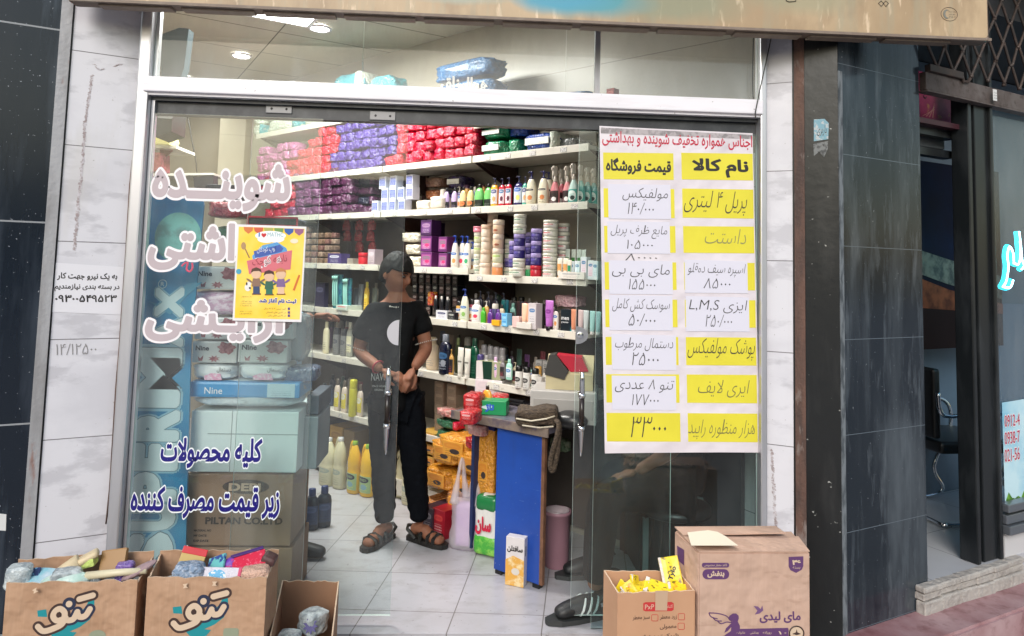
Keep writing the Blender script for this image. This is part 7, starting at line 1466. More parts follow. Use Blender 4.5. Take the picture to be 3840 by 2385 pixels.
# ------------------------------------------------------------------ cartons on the pavement
GZ = -.138
M_edge_c = mat('card_torn_edge', srgb(206, 180, 154), .85)
def ragged(a, b, z, n=14, amp=.008, seed=0):
    rnd_ = random.Random(seed); P = []
    for i in range(n+1):
        t = i/n; p = a.lerp(b, t); P.append(Vector((p.x, p.y, z+(rnd_.uniform(-amp, amp*.6) if 0 < i < n else 0))))
    return P
def carton_open(name, lab, FLp, FRp, BRp, BLp, zt, m, rag=.008, heights=(0, 0, 0, 0), seed=1, skip_front=None):
    """open topped carton; four rim corners in the photograph, rim height zt. heights: rim offsets front,right,back,left"""
    c = [on_z(p[0], p[1], zt) for p in (FLp, FRp, BRp, BLp)]
    base = sum(c, Vector())/4; base.z = GZ
    t = thing(name, lab, 'carton', base)
    names = ('side_panel', 'side_panel', 'side_panel', 'side_panel')
    for k in range(4):
        a, b = c[k].copy(), c[(k+1) % 4].copy(); z = zt+heights[k]
        if skip_front is not None and k == 0: z = skip_front
        n_ = Vector((-(b-a).y, (b-a).x, 0)).normalized()*.005     # inwards
        top = ragged(a, b, z, 16, rag, seed*10+k); bm = BM(); fo, fi, bo, bi = [], [], [], []
        for p in top:
            q = Vector((p.x, p.y, GZ)); fo.append(bm.verts.new(p)); bo.append(bm.verts.new(q)); fi.append(bm.verts.new(p+n_)); bi.append(bm.verts.new(q+n_))
        for i in range(len(top)-1):
            bm.faces.new((bo[i], bo[i+1], fo[i+1], fo[i])); bm.faces.new((bi[i+1], bi[i], fi[i], fi[i+1])); f = bm.faces.new((fo[i], fo[i+1], fi[i+1], fi[i])); f.material_index = 1
        bm.faces.new((bo[0], fo[0], fi[0], bi[0])); bm.faces.new((bo[-1], bi[-1], fi[-1], fo[-1]))
        part('side_panel', bm, [m, M_edge_c], t)
    bm = BM(); bm.faces.new([bm.verts.new(Vector((p.x, p.y, GZ+.004))) for p in c]); part('base_panel', bm, m, t)
    return t, c
def fill_z(z, c, u, v):
    a = c[0].lerp(c[1], u); b = c[3].lerp(c[2], u); p = a.lerp(b, v); return Vector((p.x, p.y, z))
def tear(t, P, seed):
    r = random.Random(seed); bm = BM(); pts = [(0, 0), (.016, .005), (.013, -.004), (.020, -.008), (.004, -.012), (.006, -.005)]
    prism(bm, pts, 0, .002, 0, Matrix.Translation(P) @ Matrix.Rotation(r.uniform(-.5, .5), 4, 'Y') @ Matrix.Rotation(rad(80), 4, 'X')); part('torn_scrap', bm, M_edge_c, t)
M_tealp = mat('print_teal', srgb(16, 134, 142), .6); M_dkbrown = mat('print_dark_brown', srgb(60, 40, 36), .6); M_dknavy = mat('print_dark_navy', srgb(34, 40, 66), .6); M_tan = mat('print_pale', srgb(206, 182, 158), .65)
def tissue_logo(t, c, px, py, s=1.0):
    """big rounded letters with a teal swash, printed on the front"""
    U = (c[1]-c[0]); U.z = 0; U.normalize(); F_ = Face(c[0], U); F_.O = c[0]-F_.n*0; n_ = F_.n
    q = F_.uv(px, py); k = depth(c[0])/FPX*s
    def W3(p, lf): return F_.O+U*(q[0]+p[0]*k)+Z1*(q[1]+p[1]*k)+n_*lf
    def sw(P, r, lf, m, nm):
        pts = catmull([(p[0], p[1], 0) for p in P], 6); bm = BM(); 
        fr = Matrix(((U.x, 0, n_.x, 0), (U.y, 0, n_.y, 0), (0, 1, 0, 0), (0, 0, 0, 1)))
        out = []
        L_, R_ = [], []
        for i, p in enumerate(pts):
            d = (pts[min(i+1, len(pts)-1)]-pts[max(i-1, 0)]).normalized(); nn = Vector((-d.y, d.x, 0)); L_.append(p+nn*r); R_.append(p-nn*r)
        d0 = (pts[1]-pts[0]).normalized(); d1 = (pts[-1]-pts[-2]).normalized()
        for j in range(len(pts)-1):
            vs = [W3(L_[j], lf), W3(L_[j+1], lf), W3(R_[j+1], lf), W3(R_[j], lf)]; bm.faces.new([bm.verts.new(v) for v in vs])
        for p, d in ((pts[0], -d0), (pts[-1], d1)):
            a0 = math.atan2(d.y, d.x); fan = [bm.verts.new(W3(p+Vector((math.cos(a0+rad(-90+20*i)), math.sin(a0+rad(-90+20*i)), 0))*r, lf-.00004)) for i in range(10)]; bm.faces.new(fan)
        part(nm, bm, m, t)
    # teal swash
    def blob(P, lf, m, nm): bm = BM(); bm.faces.new([bm.verts.new(W3(p, lf)) for p in P]); part(nm, bm, m, t)
    blob([(78, 60), (92, 48), (95, 10), (80, -30), (45, -58), (5, -76), (-30, -84), (-62, -78), (-30, -40), (30, -12), (60, 20)], .0006, M_tealp, 'printed_swash')
    blob([(-126, 10), (-92, 14), (-86, -16), (-122, -14)], .0006, M_tealp, 'printed_swash'); blob([(-76, -78), (-20, -72), (32, -80), (14, -102), (-18, -112), (-52, -102)], .0008, M_tealp, 'printed_swash')
    strokes = [[(86, 66), (34, 52)], [(78, 12), (62, -14), (40, -18), (30, -2), (30, 2)], [(30, 2), (16, -26), (-6, -30), (-14, -20)], [(-18, -18), (-20, 2), (-38, 16), (-56, 6), (-62, -14), (-48, -30), (-26, -26), (-18, -16)], [(-18, -16), (-26, -44), (-60, -62), (-96, -70), (-118, -52)]]
    for i, s_ in enumerate(strokes): sw(s_, 21, .0012+.0001*i, M_dknavy if i in (1, 2) else M_dkbrown, 'printed_outline')
    bm = BM(); bm.faces.new([bm.verts.new(W3(p, .00165)) for p in ell(-4, 34, 26, 26)]); part('printed_outline', bm, M_dknavy, t)
    for i, s_ in enumerate(strokes): sw(s_, 11.5, .0020+.0001*i, M_tan, 'printed_letter')
    bm = BM(); bm.faces.new([bm.verts.new(W3(p, .0027)) for p in ell(-4, 34, 13, 13)]); part('printed_letter', bm, M_tan, t)
    bm = BM(); bm.faces.new([bm.verts.new(W3(p, .0029)) for p in ell(-42, -8, 9, 11)]); part('printed_letter', bm, M_dkbrown, t)
ZC1 = .47
t1, c1 = carton_open('open_carton', 'open kraft carton of brushes and sponges, leftmost on the pavement', (24, 2186), (516, 2176), (578, 2076), (70, 2108), ZC1, M_kraft, .007, (0, -.01, .012, -.004), 1)
tissue_logo(t1, c1, 262, 2296, .92); tear(t1, on_p(128, 2208, c1[0], (0, -1, 0))+Vector((0, -.01, 0)), 3)
t2, c2 = carton_open('open_carton', 'open kraft carton of cloths and red packets, second from left', (553, 2166), (1000, 2166), (1046, 2070), (602, 2074), ZC1+.01, M_kraft, .006, (0, -.004, .01, -.002), 2)
tissue_logo(t2, c2, 766, 2286, .92); tear(t2, on_p(690, 2186, c2[0], (0, -1, 0))+Vector((0, -.01, 0)), 5); tear(t2, on_p(800, 2176, c2[0], (0, -1, 0))+Vector((0, -.01, 0)), 6)
FT = Face(c2[0], (c2[1]-c2[0])); q_ = on_p(868, 2372, FT.O, FT.n); bm = BM(); u_ = FT.uv(866, 2380); plate(bm, FT.O, FT.U, Z1, rrect(u_[0]-.026, u_[1]-.05, u_[0]+.026, u_[1]+.022, .008), .0006, lift=.0005); part('printed_figure', bm, mat('print_sage', srgb(140, 146, 124), .6), t2)
u_ = FT.uv(365, 2376); FT1 = Face(c1[0], (c1[1]-c1[0])); bm = BM(); plate(bm, FT1.O, FT1.U, Z1, ell(FT1.uv(365, 2385)[0], FT1.uv(365, 2385)[1], .028, .02), .0006, lift=.0005); part('printed_figure', bm, mat('print_sage', srgb(140, 146, 124), .6), t1)
ZC3 = .20
t3, c3 = carton_open('open_carton', 'small low open carton with clear wrapped scourers, beside the cloth carton', (1010, 2392), (1246, 2400), (1272, 2178), (1058, 2176), .26, mat('inner_card', srgb(160, 122, 94), .8, over=[((4, 4, 4), .4, .7, srgb(140, 104, 80), .6)]), .005, (0, 0, 0, 0), 3, skip_front=.02)
# contents: long handled brushes, sponges
def rest(name, lab, cat, c, u, v, z, rot=0): P = fill_z(z, c, u, v); return thing(name, lab, cat, P, rot)
zb = ZC1-.035
def filler(c, z): 
    pass
def bag_of(name, lab, cat, c, u, v, z, rot, size, m, sft=0, tilt=0):
    t = thing(name, lab, cat, fill_z(z, c, u, v), (tilt, 0, rot)); o = obj('wrapper', SOFT[sft], m, t); o.scale = size; return t
# carton 1
t = thing('bath_brush', 'pale green wrapped bath brush with long cream handle in left carton', 'brush', fill_z(zb, c1, .58, .25), (0, rad(-6), rad(4)))
bm = BM(); sphere(bm, (-.07, 0, .02), (.085, .04, .034), 0, 3); obj('head', fin(bm, smooth=True), mat('mint_wrap', srgb(176, 206, 196), .3, over=[(30, .45, .65, srgb(206, 220, 214), .8)], bump=(40, .5)), t)
bm = BM(); tube(bm, [(0, 0, .032), (.10, 0, .03), (.20, 0, .024)], [.014, .013, .011], 8); obj('handle', fin(bm, smooth=True), plain(216, 206, 176, .4, 'bh'), t)
t = thing('foot_file', 'mauve oval foot file sticking up at right of left carton', 'foot file', fill_z(zb+.01, c1, .90, .3), (0, rad(-28), rad(10))); bm = BM(); sphere(bm, (.04, 0, .012), (.065, .03, .014), 0, 3); obj('pad', fin(bm, smooth=True), mat('mauve_pumice', srgb(160, 136, 140), .9, bump=(90, .6)), t); bm = BM(); tube(bm, [(-.02, 0, .006), (-.07, 0, .0)], [.014, .010], 8); obj('handle', fin(bm, smooth=True), plain(120, 90, 170, .3, 'vh'), t)
t = thing('bath_brush', 'cream handled bath brush sticking out at back of left carton', 'brush', fill_z(zb+.01, c1, .36, .62), (0, rad(-26), rad(20))); bm = BM(); tube(bm, [(-.09, 0, 0), (.0, 0, .012), (.06, 0, .012)], [.010, .02, .03], 8); box(bm, (.09, 0, .012), (.07, .05, .024), 0, .01); obj('handle', fin(bm, smooth=True), plain(216, 196, 160, .5, 'ch'), t)
t = thing('wooden_comb', 'amber wooden board packet at back of left carton', 'packet', fill_z(zb, c1, .72, .66), (rad(-30), rad(-8), 0)); bm = BM(); box(bm, (0, 0, .04), (.09, .02, .085), 0, .004); obj('wrapper', fin(bm), mat('amber_wood', srgb(156, 118, 72), .4), t)
t = thing('sponge', 'lime and mint sponge in the middle of left carton', 'sponge', fill_z(zb+.012, c1, .52, .7), (0, rad(-12), rad(8))); bm = BM(); box(bm, (0, 0, .03), (.08, .05, .03), 0, .008); obj('foam', fin(bm), mat('lime_foam', srgb(196, 214, 120), .9, bump=(90, .6)), t)
t = thing('mirror_card', 'round white and teal hand mirror pack lying in left carton', 'mirror', fill_z(zb+.012, c1, .24, .34), (rad(18), rad(4), rad(-6))); bm = BM(); prism(bm, ell(0, 0, .085, .05, 26), 0, .012); obj('frame', fin(bm), mat('mirror_white', srgb(206, 216, 226), .2, over=[((9, 9, 9), .45, .6, srgb(130, 190, 206), .9)]), t)
t = thing('toothbrush_pack', 'blue and navy card packet at left rim of left carton', 'packet', fill_z(zb+.03, c1, .12, .42), (rad(40), 0, rad(12))); bm = BM(); box(bm, (0, 0, 0), (.07, .045, .008), 0, .002); obj('card', fin(bm), mat('navy_card', srgb(110, 170, 200), .4, over=[(40, .48, .55, srgb(30, 40, 90), .95)]), t)
M_crk = mat('clear_crinkle', srgb(196, 204, 206), .15, over=[((24, 24, 24), .42, .6, srgb(140, 150, 156), .9)], bump=(46, 1.0, 4, .012))
bag_of('clear_bag', 'crumpled clear plastic bag at left corner of left carton', 'bag', c1, .06, .35, zb-.015, .3, (.09, .08, .09), M_crk, 0); bag_of('clear_bag', 'clear wrapped grey packet in front of the cream brush', 'bag', c1, .42, .3, zb-.02, .4, (.11, .08, .08), M_crk, 1); bag_of('violet_pack', 'violet packet beside the foot file', 'packet', c1, .84, .5, zb-.02, .2, (.07, .05, .08), foil('violet_wrap', (130, 100, 176), (100, 70, 150)), 2)
for k, u in enumerate((.2, .5, .8)): bag_of('clear_bag', f'{("left", "middle", "right")[k]} clear bag filling the bottom of left carton', 'bag', c1, u, .5, zb-.10, .1*k, (.15, .13, .10), M_crk, k)
# carton 2
t = bag_of('loofah', 'grey blue net loofah in the left half of second carton', 'loofah', c2, .32, .25, zb-.02, .2, (.12, .09, .10), mat('blue_net', srgb(130, 150, 176), .8, over=[((60, 60, 60), .45, .6, srgb(190, 200, 216), .9)], bump=(70, 1.0, 3, .02)), 1)
t = thing('wash_mitt', 'white mitt with pink edging and blue print in second carton', 'mitt', fill_z(zb+.02, c2, .56, .16), (rad(62), 0, rad(-3))); bm = BM(); box(bm, (0, 0, 0), (.165, .085, .016), 0, .006); obj('cloth', fin(bm), mat('white_terry', srgb(214, 210, 220), .9, bump=(120, .6)), t)
bm = BM(); [box(bm, (s*.078, 0, 0), (.012, .088, .018), 0, .004) for s in (-1, 1)]; obj('edging', fin(bm), plain(206, 90, 120, .8, 'ed'), t)
bm = BM(); prism(bm, ell(0, .005, .036, .03, 20), .0085, .0095); obj('printed_label', fin(bm), mat('mitt_label', srgb(40, 150, 196), .4, over=[((60, 60, 60), .46, .54, srgb(226, 224, 220), .95)]), t)
t = thing('soap_packet', 'red box packet with dark violet side leaning in second carton', 'packet', fill_z(zb+.05, c2, .80, .5), (rad(35), rad(-14), rad(10))); bm = BM(); box(bm, (0, 0, 0), (.115, .06, .028), 0, .003); obj('box', fin(bm), mat('red_packet2', srgb(206, 40, 70), .35, over=[((70, 70, 70), .56, .6, srgb(230, 120, 140), .8)]), t); bm = BM(); box(bm, (-.005, .036, .002), (.115, .012, .03), 0, .002); obj('side', fin(bm), plain(70, 40, 110, .4, 'sv'), t)
t = bag_of('sponge', 'fluffy peach sponge in front right of second carton', 'sponge', c2, .88, .22, zb-.02, .2, (.11, .08, .09), mat('peach_fluff', srgb(226, 186, 166), .95, bump=(90, 1.0, 4, .02)), 2)
t = thing('card_packet', 'red topped gold card packet standing at left of second carton', 'packet', fill_z(zb+.05, c2, .30, .62), (rad(60), rad(14), rad(8))); bm = BM(); box(bm, (0, 0, 0), (.085, .07, .008), 0, .002); obj('card', fin(bm), mat('gold_card', srgb(190, 160, 90), .4), t); bm = BM(); box(bm, (0, .03, .001), (.087, .024, .0095), 0, .002); obj('header', fin(bm), plain(200, 24, 40, .4, 'hd'), t)
t = thing('card_packet', 'teal and navy folded packet behind the mitt', 'packet', fill_z(zb+.045, c2, .52, .5), (rad(50), rad(-24), rad(-20))); bm = BM(); box(bm, (0, 0, 0), (.075, .06, .01), 0, .002); obj('card', fin(bm), mat('teal_card2', srgb(110, 190, 190), .4, over=[(30, .5, .55, srgb(40, 60, 140), .95)]), t)
t = thing('bath_puff', 'purple and pink ball puff behind the mitt', 'puff', fill_z(zb+.04, c2, .64, .55)); bm = BM(); sphere(bm, (0, 0, 0), .026, 0, 3); [setattr(v, 'co', v.co*(1+.2*noisev(v.co, 60))) for v in bm.verts]; obj('net', fin(bm, smooth=True), mat('purple_net', srgb(110, 60, 170), .5, over=[(30, .5, .6, srgb(206, 70, 140), .95)]), t)
t = thing('hair_brush', 'dark brown packet at right rim of second carton', 'packet', fill_z(zb+.03, c2, .93, .55), (0, rad(24), 0)); bm = BM(); box(bm, (0, 0, .02), (.05, .06, .06), 0, .012); obj('wrapper', fin(bm), plain(84, 56, 56, .5, 'hb'), t)
for k, u in enumerate((.2, .5, .8)): bag_of('clear_bag', f'{("left", "middle", "right")[k]} clear bag filling the bottom of second carton', 'bag', c2, u, .5, zb-.10, .1*k, (.14, .13, .10), M_crk, k)
# carton 3: clear wrapped balls
for k, (u, v, s) in enumerate(((.25, .45, .10), (.62, .62, .12), (.5, .25, .10), (.82, .3, .10), (.1, .2, .09), (.75, .0, .10))):
    t = bag_of('scourer_pack', ['clear wrapped scourer at the left of small carton', 'clear wrapped scourer with navy star label', 'clear wrapped scourer in the middle of small carton', 'clear wrapped scourer at right of small carton', 'clear wrapped scourer in left front corner of small carton', 'clear wrapped scourer in right front corner of small carton'][k], 'scourer', c3, u, v, .105+.03*(k == 1), k, (s, s*.9, s*.8), M_crk, k % 3)
    if k == 1:
        st_ = [( (.030 if i % 2 == 0 else .017)*math.cos(i*math.pi/9), (.030 if i % 2 == 0 else .017)*math.sin(i*math.pi/9)) for i in range(18)]
        bm = BM(); prism(bm, st_, 0, .003, 0, Matrix.Rotation(-k, 4, 'Z') @ Matrix.Translation((0, -.054, .055)) @ Matrix.Rotation(rad(70), 4, 'X')); obj('star_label', fin(bm), plain(44, 36, 120, .4, 'star'), t)
for k in range(2): bag_of('scourer_pack', f'{("left", "right")[k]} clear scourer bundle under the star labelled one', 'scourer', c3, .3+.4*k, .4, -.04, k, (.12, .17, .13), M_crk, k)

# right: yellow packet carton and big purple printed carton
t4, c4 = carton_open('open_carton', 'open carton of yellow packets with red label, beside the big purple carton', (2316, 2224), (2606, 2214), (2545, 2140), (2264, 2138), .44, mat('pinkish_card', srgb(192, 148, 116), .75, over=[((4, 4, 4), .4, .7, srgb(178, 132, 100), .6, 5)]), .003, (0, 0, .0, 0), 4)
F4 = Face(c4[0], c4[1]-c4[0])
M_redpr = mat('print_red', srgb(190, 50, 52), .6)
def onb(F, name, P, m, t, lf=.0006): return sub(name, F.pts(P), m, t, F.O, F.U, Z1, lf)
P_ = [(2412, 2262), (2420, 2258), (2518, 2257), (2526, 2262), (2526, 2286), (2518, 2291), (2420, 2292), (2412, 2288)]
onb(F4, 'printed_label', P_, M_redpr, t4); F4.write('printed_text', 'PxP', M_tan, t4, 2418, 2266, 2452, 2284, fa=False, lift=.0016); F4.write('printed_text', 'گلنام', M_tan, t4, 2500, 2266, 2522, 2284, lift=.0016)
onb(F4, 'tape', [(2457, 2214), (2504, 2214), (2500, 2288), (2456, 2288)], mat('tan_tape', srgb(190, 160, 134), .3), t4, .0024)
for s_, x0, x1, y in (('زرد معطر', 2474, 2538, 2314), ('سبز معطر', 2372, 2436, 2316), ('معمولی', 2474, 2536, 2350), ('شرکت پخش', 2394, 2544, 2386)): F4.write('printed_text', s_, M_dkbrown, t4, x0, y-10, x1, y+10, lift=.0012, off=.01)
for x, y in ((2555, 2312), (2455, 2316), (2554, 2348)):
    q = [F4.O+F4.U*u+Z1*v+F4.n*.0012 for u, v in F4.pts(rrect(x-12, y-12, x+12, y+12, 4, 2))]; bm = BM(); tube(bm, q, .0009, 4, closed=True); part('printed_checkbox', bm, M_redpr, t4)
M_yp = mat('yellow_packet', srgb(232, 206, 40), .35, over=[((50, 50, 50), .60, .63, srgb(60, 50, 30), .8, 2), ((14, 14, 14), .56, .6, srgb(206, 120, 40), .8)]); M_wp_ = mat('white_packet', srgb(214, 206, 200), .3, bump=(60, .7))
r_ = random.Random(5)
yl = ['left front', 'left back', 'far left', 'middle', 'middle back', 'right', 'right front', 'centre front', 'back right', 'front']
for k, (u, v, z, rx, ry, rz, w, h) in enumerate(((.26, .45, .405, 60, -35, 10, .05, .07), (.36, .7, .425, 70, 20, 40, .05, .04), (.20, .6, .40, 50, -60, 0, .05, .06), (.62, .42, .415, 30, 12, -20, .11, .06), (.5, .7, .40, 20, 0, 30, .08, .06), (.80, .45, .41, 20, -20, 30, .09, .05), (.86, .42, .415, 40, 6, 0, .07, .04), (.42, .48, .395, 25, 15, 10, .10, .07), (.84, .75, .455, 68, -14, -14, .075, .10), (.36, .42, .40, 30, 5, 20, .09, .06))):
    t = thing('sponge_packet', f'yellow printed packet in the yellow packet carton, {yl[k]}', 'packet', fill_z(z, c4, u, v), (rad(rx), rad(ry), rad(rz)))
    bm = BM(); box(bm, (0, 0, 0), (w, h, .010), 0, .004); bmesh.ops.subdivide_edges(bm, edges=bm.edges[:], cuts=2, use_grid_fill=True); [setattr(x, 'co', x.co+Vector((0, 0, .006*noisev(x.co+Vector((k, 0, 0)), 30)))) for x in bm.verts]; obj('wrapper', fin(bm), M_yp, t)
    bm = BM(); box(bm, (-w*.42, 0, .001), (w*.14, h*1.02, .011), 0, .002); obj('white_end', fin(bm), M_wp_, t)
    if k == 8: lettering('printed_text', 'Tylo', M_ink, t, wm(t) @ Vector((w*.05, -h*.35, .0075)), wm(t).to_3x3() @ Vector((.5, .85, 0)), wm(t).to_3x3() @ Vector((-.85, .5, 0)), .05, .022, fa=False, off=.03)
for k, (u, v) in enumerate(((.25, .5), (.6, .55), (.82, .5), (.5, .42))): bag_of('clear_bag', f'{("left", "middle", "right", "front")[k]} clear crumpled wrapper under the yellow packets', 'bag', c4, u, v, .30, .2*k, (.08, .08, .11), mat('grey_crinkle', srgb(150, 136, 126), .2, over=[((24, 24, 24), .42, .6, srgb(196, 150, 60), .8)], bump=(46, 1, 4, .012)), k % 3)

ZM = .575
cm = [on_z(*p, ZM) for p in ((2620, 2072), (3036, 2072), (2970, 1992), (2530, 1990))]
base = sum(cm, Vector())/4; base.z = GZ
t5 = thing('large_carton', 'tall kraft carton with purple winged figure printing, right of the door', 'carton', base)
M_kraft2 = mat('pinkish_kraft', srgb(190, 158, 140), .75, over=[((3, 3, 3), .4, .7, srgb(178, 144, 126), .6, 5), ((120, 120, 8), .5, .7, srgb(200, 168, 150), .3, 2), ((9, 9, 30), .62, .7, srgb(164, 132, 114), .45, 3)], bump=((6, 6, 6), .9, 3, .05))
bm = BM(); prism(bm, [(p.x, p.y) for p in cm], GZ, ZM); bmesh.ops.bevel(bm, geom=bm.edges[:], offset=.004, segments=2, affect='EDGES'); part('body', bm, M_kraft2, t5)
# lid flaps slightly raised at the back
bm = BM(); a, b, c_, d = cm; z = Vector((0, 0, 1))
for P in ([a+z*.002, b+z*.002, b.lerp(c_, .62)+z*.006, a.lerp(d, .62)+z*.004], [d+z*.012, d.lerp(c_, .86)+z*.016, c_.lerp(b, .42).lerp(d.lerp(a, .42), .12)+z*.022, d.lerp(a, .36)+z*.008]):
    vs = [bm.verts.new(p) for p in P]; vt = [bm.verts.new(p+z*.004) for p in P]; bm.faces.new(vs[::-1]); bm.faces.new(vt); [bm.faces.new((vs[i], vs[(i+1) % 4], vt[(i+1) % 4], vt[i])) for i in range(4)]
part('lid_flap', bm, M_kraft2, t5)
lp = [on_z(*p, ZM+.03) for p in ((2592, 2046), (2766, 2046), (2720, 2012), (2690, 1996), (2655, 1990), (2578, 1998))]
lid = thing('paper_sheet', 'cream curved sheet of paper lying on the tall purple printed carton', 'paper', sum(lp, Vector())/6)
bm = BM(); vs = [bm.verts.new(p) for p in lp]; vt = [bm.verts.new(p+z*.002) for p in lp]; bm.faces.new(vs[::-1]); bm.faces.new(vt); [bm.faces.new((vs[i], vs[(i+1) % 6], vt[(i+1) % 6], vt[i])) for i in range(6)]
part('sheet', bm, mat('cream_paper', srgb(226, 216, 196), .7), lid)
F5 = Face(cm[0], cm[1]-cm[0]); M_purp = mat('print_purple', srgb(92, 56, 102), .6); M_purp2 = mat('print_violet', srgb(112, 78, 120), .6)
def rr(x0, y0, x1, y1, r): return [(x, y0+y1-yy) for x, yy in rrect(x0, y0, x1, y1, r)]
onb(F5, 'printed_badge', rr(2634, 2134, 2734, 2172, 18), M_purp, t5); F5.write('printed_text', 'بنفش', M_tan, t5, 2652, 2140, 2716, 2166, off=.03, lift=.0016)
onb(F5, 'printed_badge', rr(2632, 2110, 2734, 2128, 8), M_purp, t5); F5.write('printed_text', 'کاغذ معطر مخصوص', M_tan, t5, 2640, 2113, 2726, 2125, lift=.0016)
onb(F5, 'printed_shield', [(2957, 2088), (3012, 2086), (3012, 2122), (3006, 2136), (2985, 2148), (2964, 2138), (2957, 2124)], M_purp, t5); F5.write('printed_text', '۳۶', M_tan, t5, 2970, 2098, 3002, 2118, off=.05, lift=.0016); F5.write('printed_text', 'بسته', M_tan, t5, 2972, 2124, 3000, 2134, lift=.0016)
F5.write('printed_text', 'مای لیدی', M_purp, t5, 2848, 2292, 3002, 2336, off=.02, lift=.0012)
onb(F5, 'printed_bird', [(2826, 2272), (2842, 2274), (2852, 2284), (2858, 2270), (2862, 2288), (2848, 2300), (2830, 2304), (2840, 2290)], M_purp2, t5, .0008)
onb(F5, 'printed_band', [(2774, 2358), (2955, 2354), (2960, 2380), (2970, 2400), (2740, 2400)], M_purp, t5, .0006)
for k, x in enumerate((2762, 2812, 2860, 2918)): F5.write('printed_text', ['خانواده', 'بهداشتی', 'روزانه', '۱۰'][k], M_tan, t5, x, 2366, x+32, 2378, lift=.0018)
onb(F5, 'printed_seal', ell(2986, 2374, 30, 30, 24), M_tan, t5, .0008); q = [F5.O+F5.U*u+Z1*v+F5.n*.002 for u, v in F5.pts(ell(2986, 2374, 27, 27, 24))]; bm = BM(); tube(bm, q, .0026, 5, closed=True); part('printed_seal', bm, M_dkbrown, t5); onb(F5, 'printed_seal', [(2970, 2376), (2984, 2370), (2986, 2358), (2989, 2370), (3003, 2376), (2986, 2380)], M_dkbrown, t5, .0022)
# winged figure silhouette
onb(F5, 'printed_figure', [(2730, 2318), (2736, 2308), (2748, 2300), (2760, 2300), (2769, 2308), (2770, 2318), (2766, 2330), (2774, 2346), (2774, 2362), (2764, 2380), (2748, 2400), (2700, 2400), (2720, 2380), (2740, 2366), (2742, 2350), (2728, 2366), (2716, 2372), (2722, 2356), (2742, 2336), (2746, 2328), (2734, 2326)], M_purp, t5, .0010)
for k, W_c in enumerate(([(2744, 2332), (2724, 2310), (2690, 2300), (2658, 2298)], [(2658, 2298), (2666, 2312), (2690, 2320)], [(2672, 2314), (2684, 2326), (2706, 2328)], [(2690, 2328), (2704, 2338), (2724, 2332), (2744, 2334)])):
    q = catmull([F5.O+F5.U*F5.uv(*p)[0]+Z1*F5.uv(*p)[1]+F5.n*.001 for p in W_c], 5); bm = BM(); tube(bm, q, .0018, 5); part('printed_wing', bm, M_purp, t5)
F5s = Face(cm[3], cm[0]-cm[3]); onb(F5s, 'printed_badge', [(2540, 2046), (2566, 2062), (2566, 2120), (2542, 2100)], M_purp, t5)
# front corner of the second carton's neighbour: price of wear: tape along the top edge of the tall carton
# ------------------------------------------------------------------ people
def skin(points, edges, root=0, sub=2):
    me = bpy.data.meshes.new('sk'); me.from_pydata([p[:3] for p in points], edges, []); o = bpy.data.objects.new('sk', me)
    o.modifiers.new('s', 'SKIN'); sv = me.skin_vertices[0].data
    for i, p in enumerate(points):
        r = p[3]; sv[i].radius = (r, r) if not hasattr(r, '__len__') else r; sv[i].use_root = (i == root); sv[i].use_loose = False
    m = o.modifiers.new('ss', 'SUBSURF'); m.levels = sub; m.render_levels = sub
    return evald(o)
def fuse(meshes, vox=.006, smooth=2):
    bm = BM()
    for m in meshes: bm.from_mesh(m)
    me = bpy.data.meshes.new('fu'); bm.to_mesh(me); bm.free(); o = bpy.data.objects.new('fu', me)
    r = o.modifiers.new('r', 'REMESH'); r.mode = 'VOXEL'; r.voxel_size = vox; s = o.modifiers.new('s', 'SMOOTH'); s.iterations = smooth; s.factor = .5
    out = evald(o)
    for p in out.polygons: p.use_smooth = True
    return out
def head_bm(M, grow=0):
    """head about 23 cm high, facing local -Y, chin at about z=-.115"""
    bm = BM(); bmesh.ops.create_icosphere(bm, subdivisions=5, radius=1)
    for v in bm.verts:
        x, y, z = v.co
        X = x*.076; Y = y*.096; Z = z*.118
        if z < 0: f = 1-.30*(-z)**1.4; X *= f; Y = Y*(1-.12*(-z)) - .012*(-z)
        if y < 0 and z < .55: Y *= .93
        g = lambda cx, cz, sx, sz: math.exp(-((X-cx)/sx)**2-((Z-cz)/sz)**2) if y < 0 else 0
        Y -= .024*g(0, -.018, .011, .020) + .013*g(0, .004, .009, .02)           # nose
        Y += .010*(g(.030, .010, .018, .012)+g(-.030, .010, .018, .012))         # eye sockets
        Y -= .006*g(0, .030, .05, .010)                                          # brow
        Y -= .008*g(0, -.058, .020, .006) + .008*g(0, -.070, .017, .007); Y += .006*g(0, -.064, .022, .003)   # lips
        Y -= .010*g(0, -.098, .022, .016)                                        # chin
        Y -= .006*(g(.042, -.02, .02, .02)+g(-.042, -.02, .02, .02))             # cheeks
        v.co = (X, Y, Z)
    for s in (-1, 1):
        sphere(bm, (s*.078, .012, -.005), (.012, .020, .032), 0, 2)
    bmesh.ops.transform(bm, matrix=M, verts=bm.verts[:]); return fin(bm)
def hair_mesh(M, fringe=.03, seed=0, back=-.06):
    bm = BM(); bmesh.ops.create_icosphere(bm, subdivisions=5, radius=1)
    for v in bm.verts:
        x, y, z = v.co; X, Y, Z = x*.089, y*.108+.006, z*.128+.006
        lo = fringe if y < -.25 else back + (fringe-back)*max(0, min(1, (-y+.15)/.4))
        if Z < lo: 
            t = (lo-Z); Z = lo-.02*min(1, t/.05); X *= .80; Y = Y*.80
        n = .010*noisev(Vector((x*2.2, y*2.2, z*.9))+Vector((seed, 0, 0)), 3)+.006*noisev(Vector((x, y, z))*3, 5)
        v.co = Vector((X, Y, Z))*(1+n*4)
    bmesh.ops.transform(bm, matrix=M, verts=bm.verts[:]); return fin(bm, smooth=True)
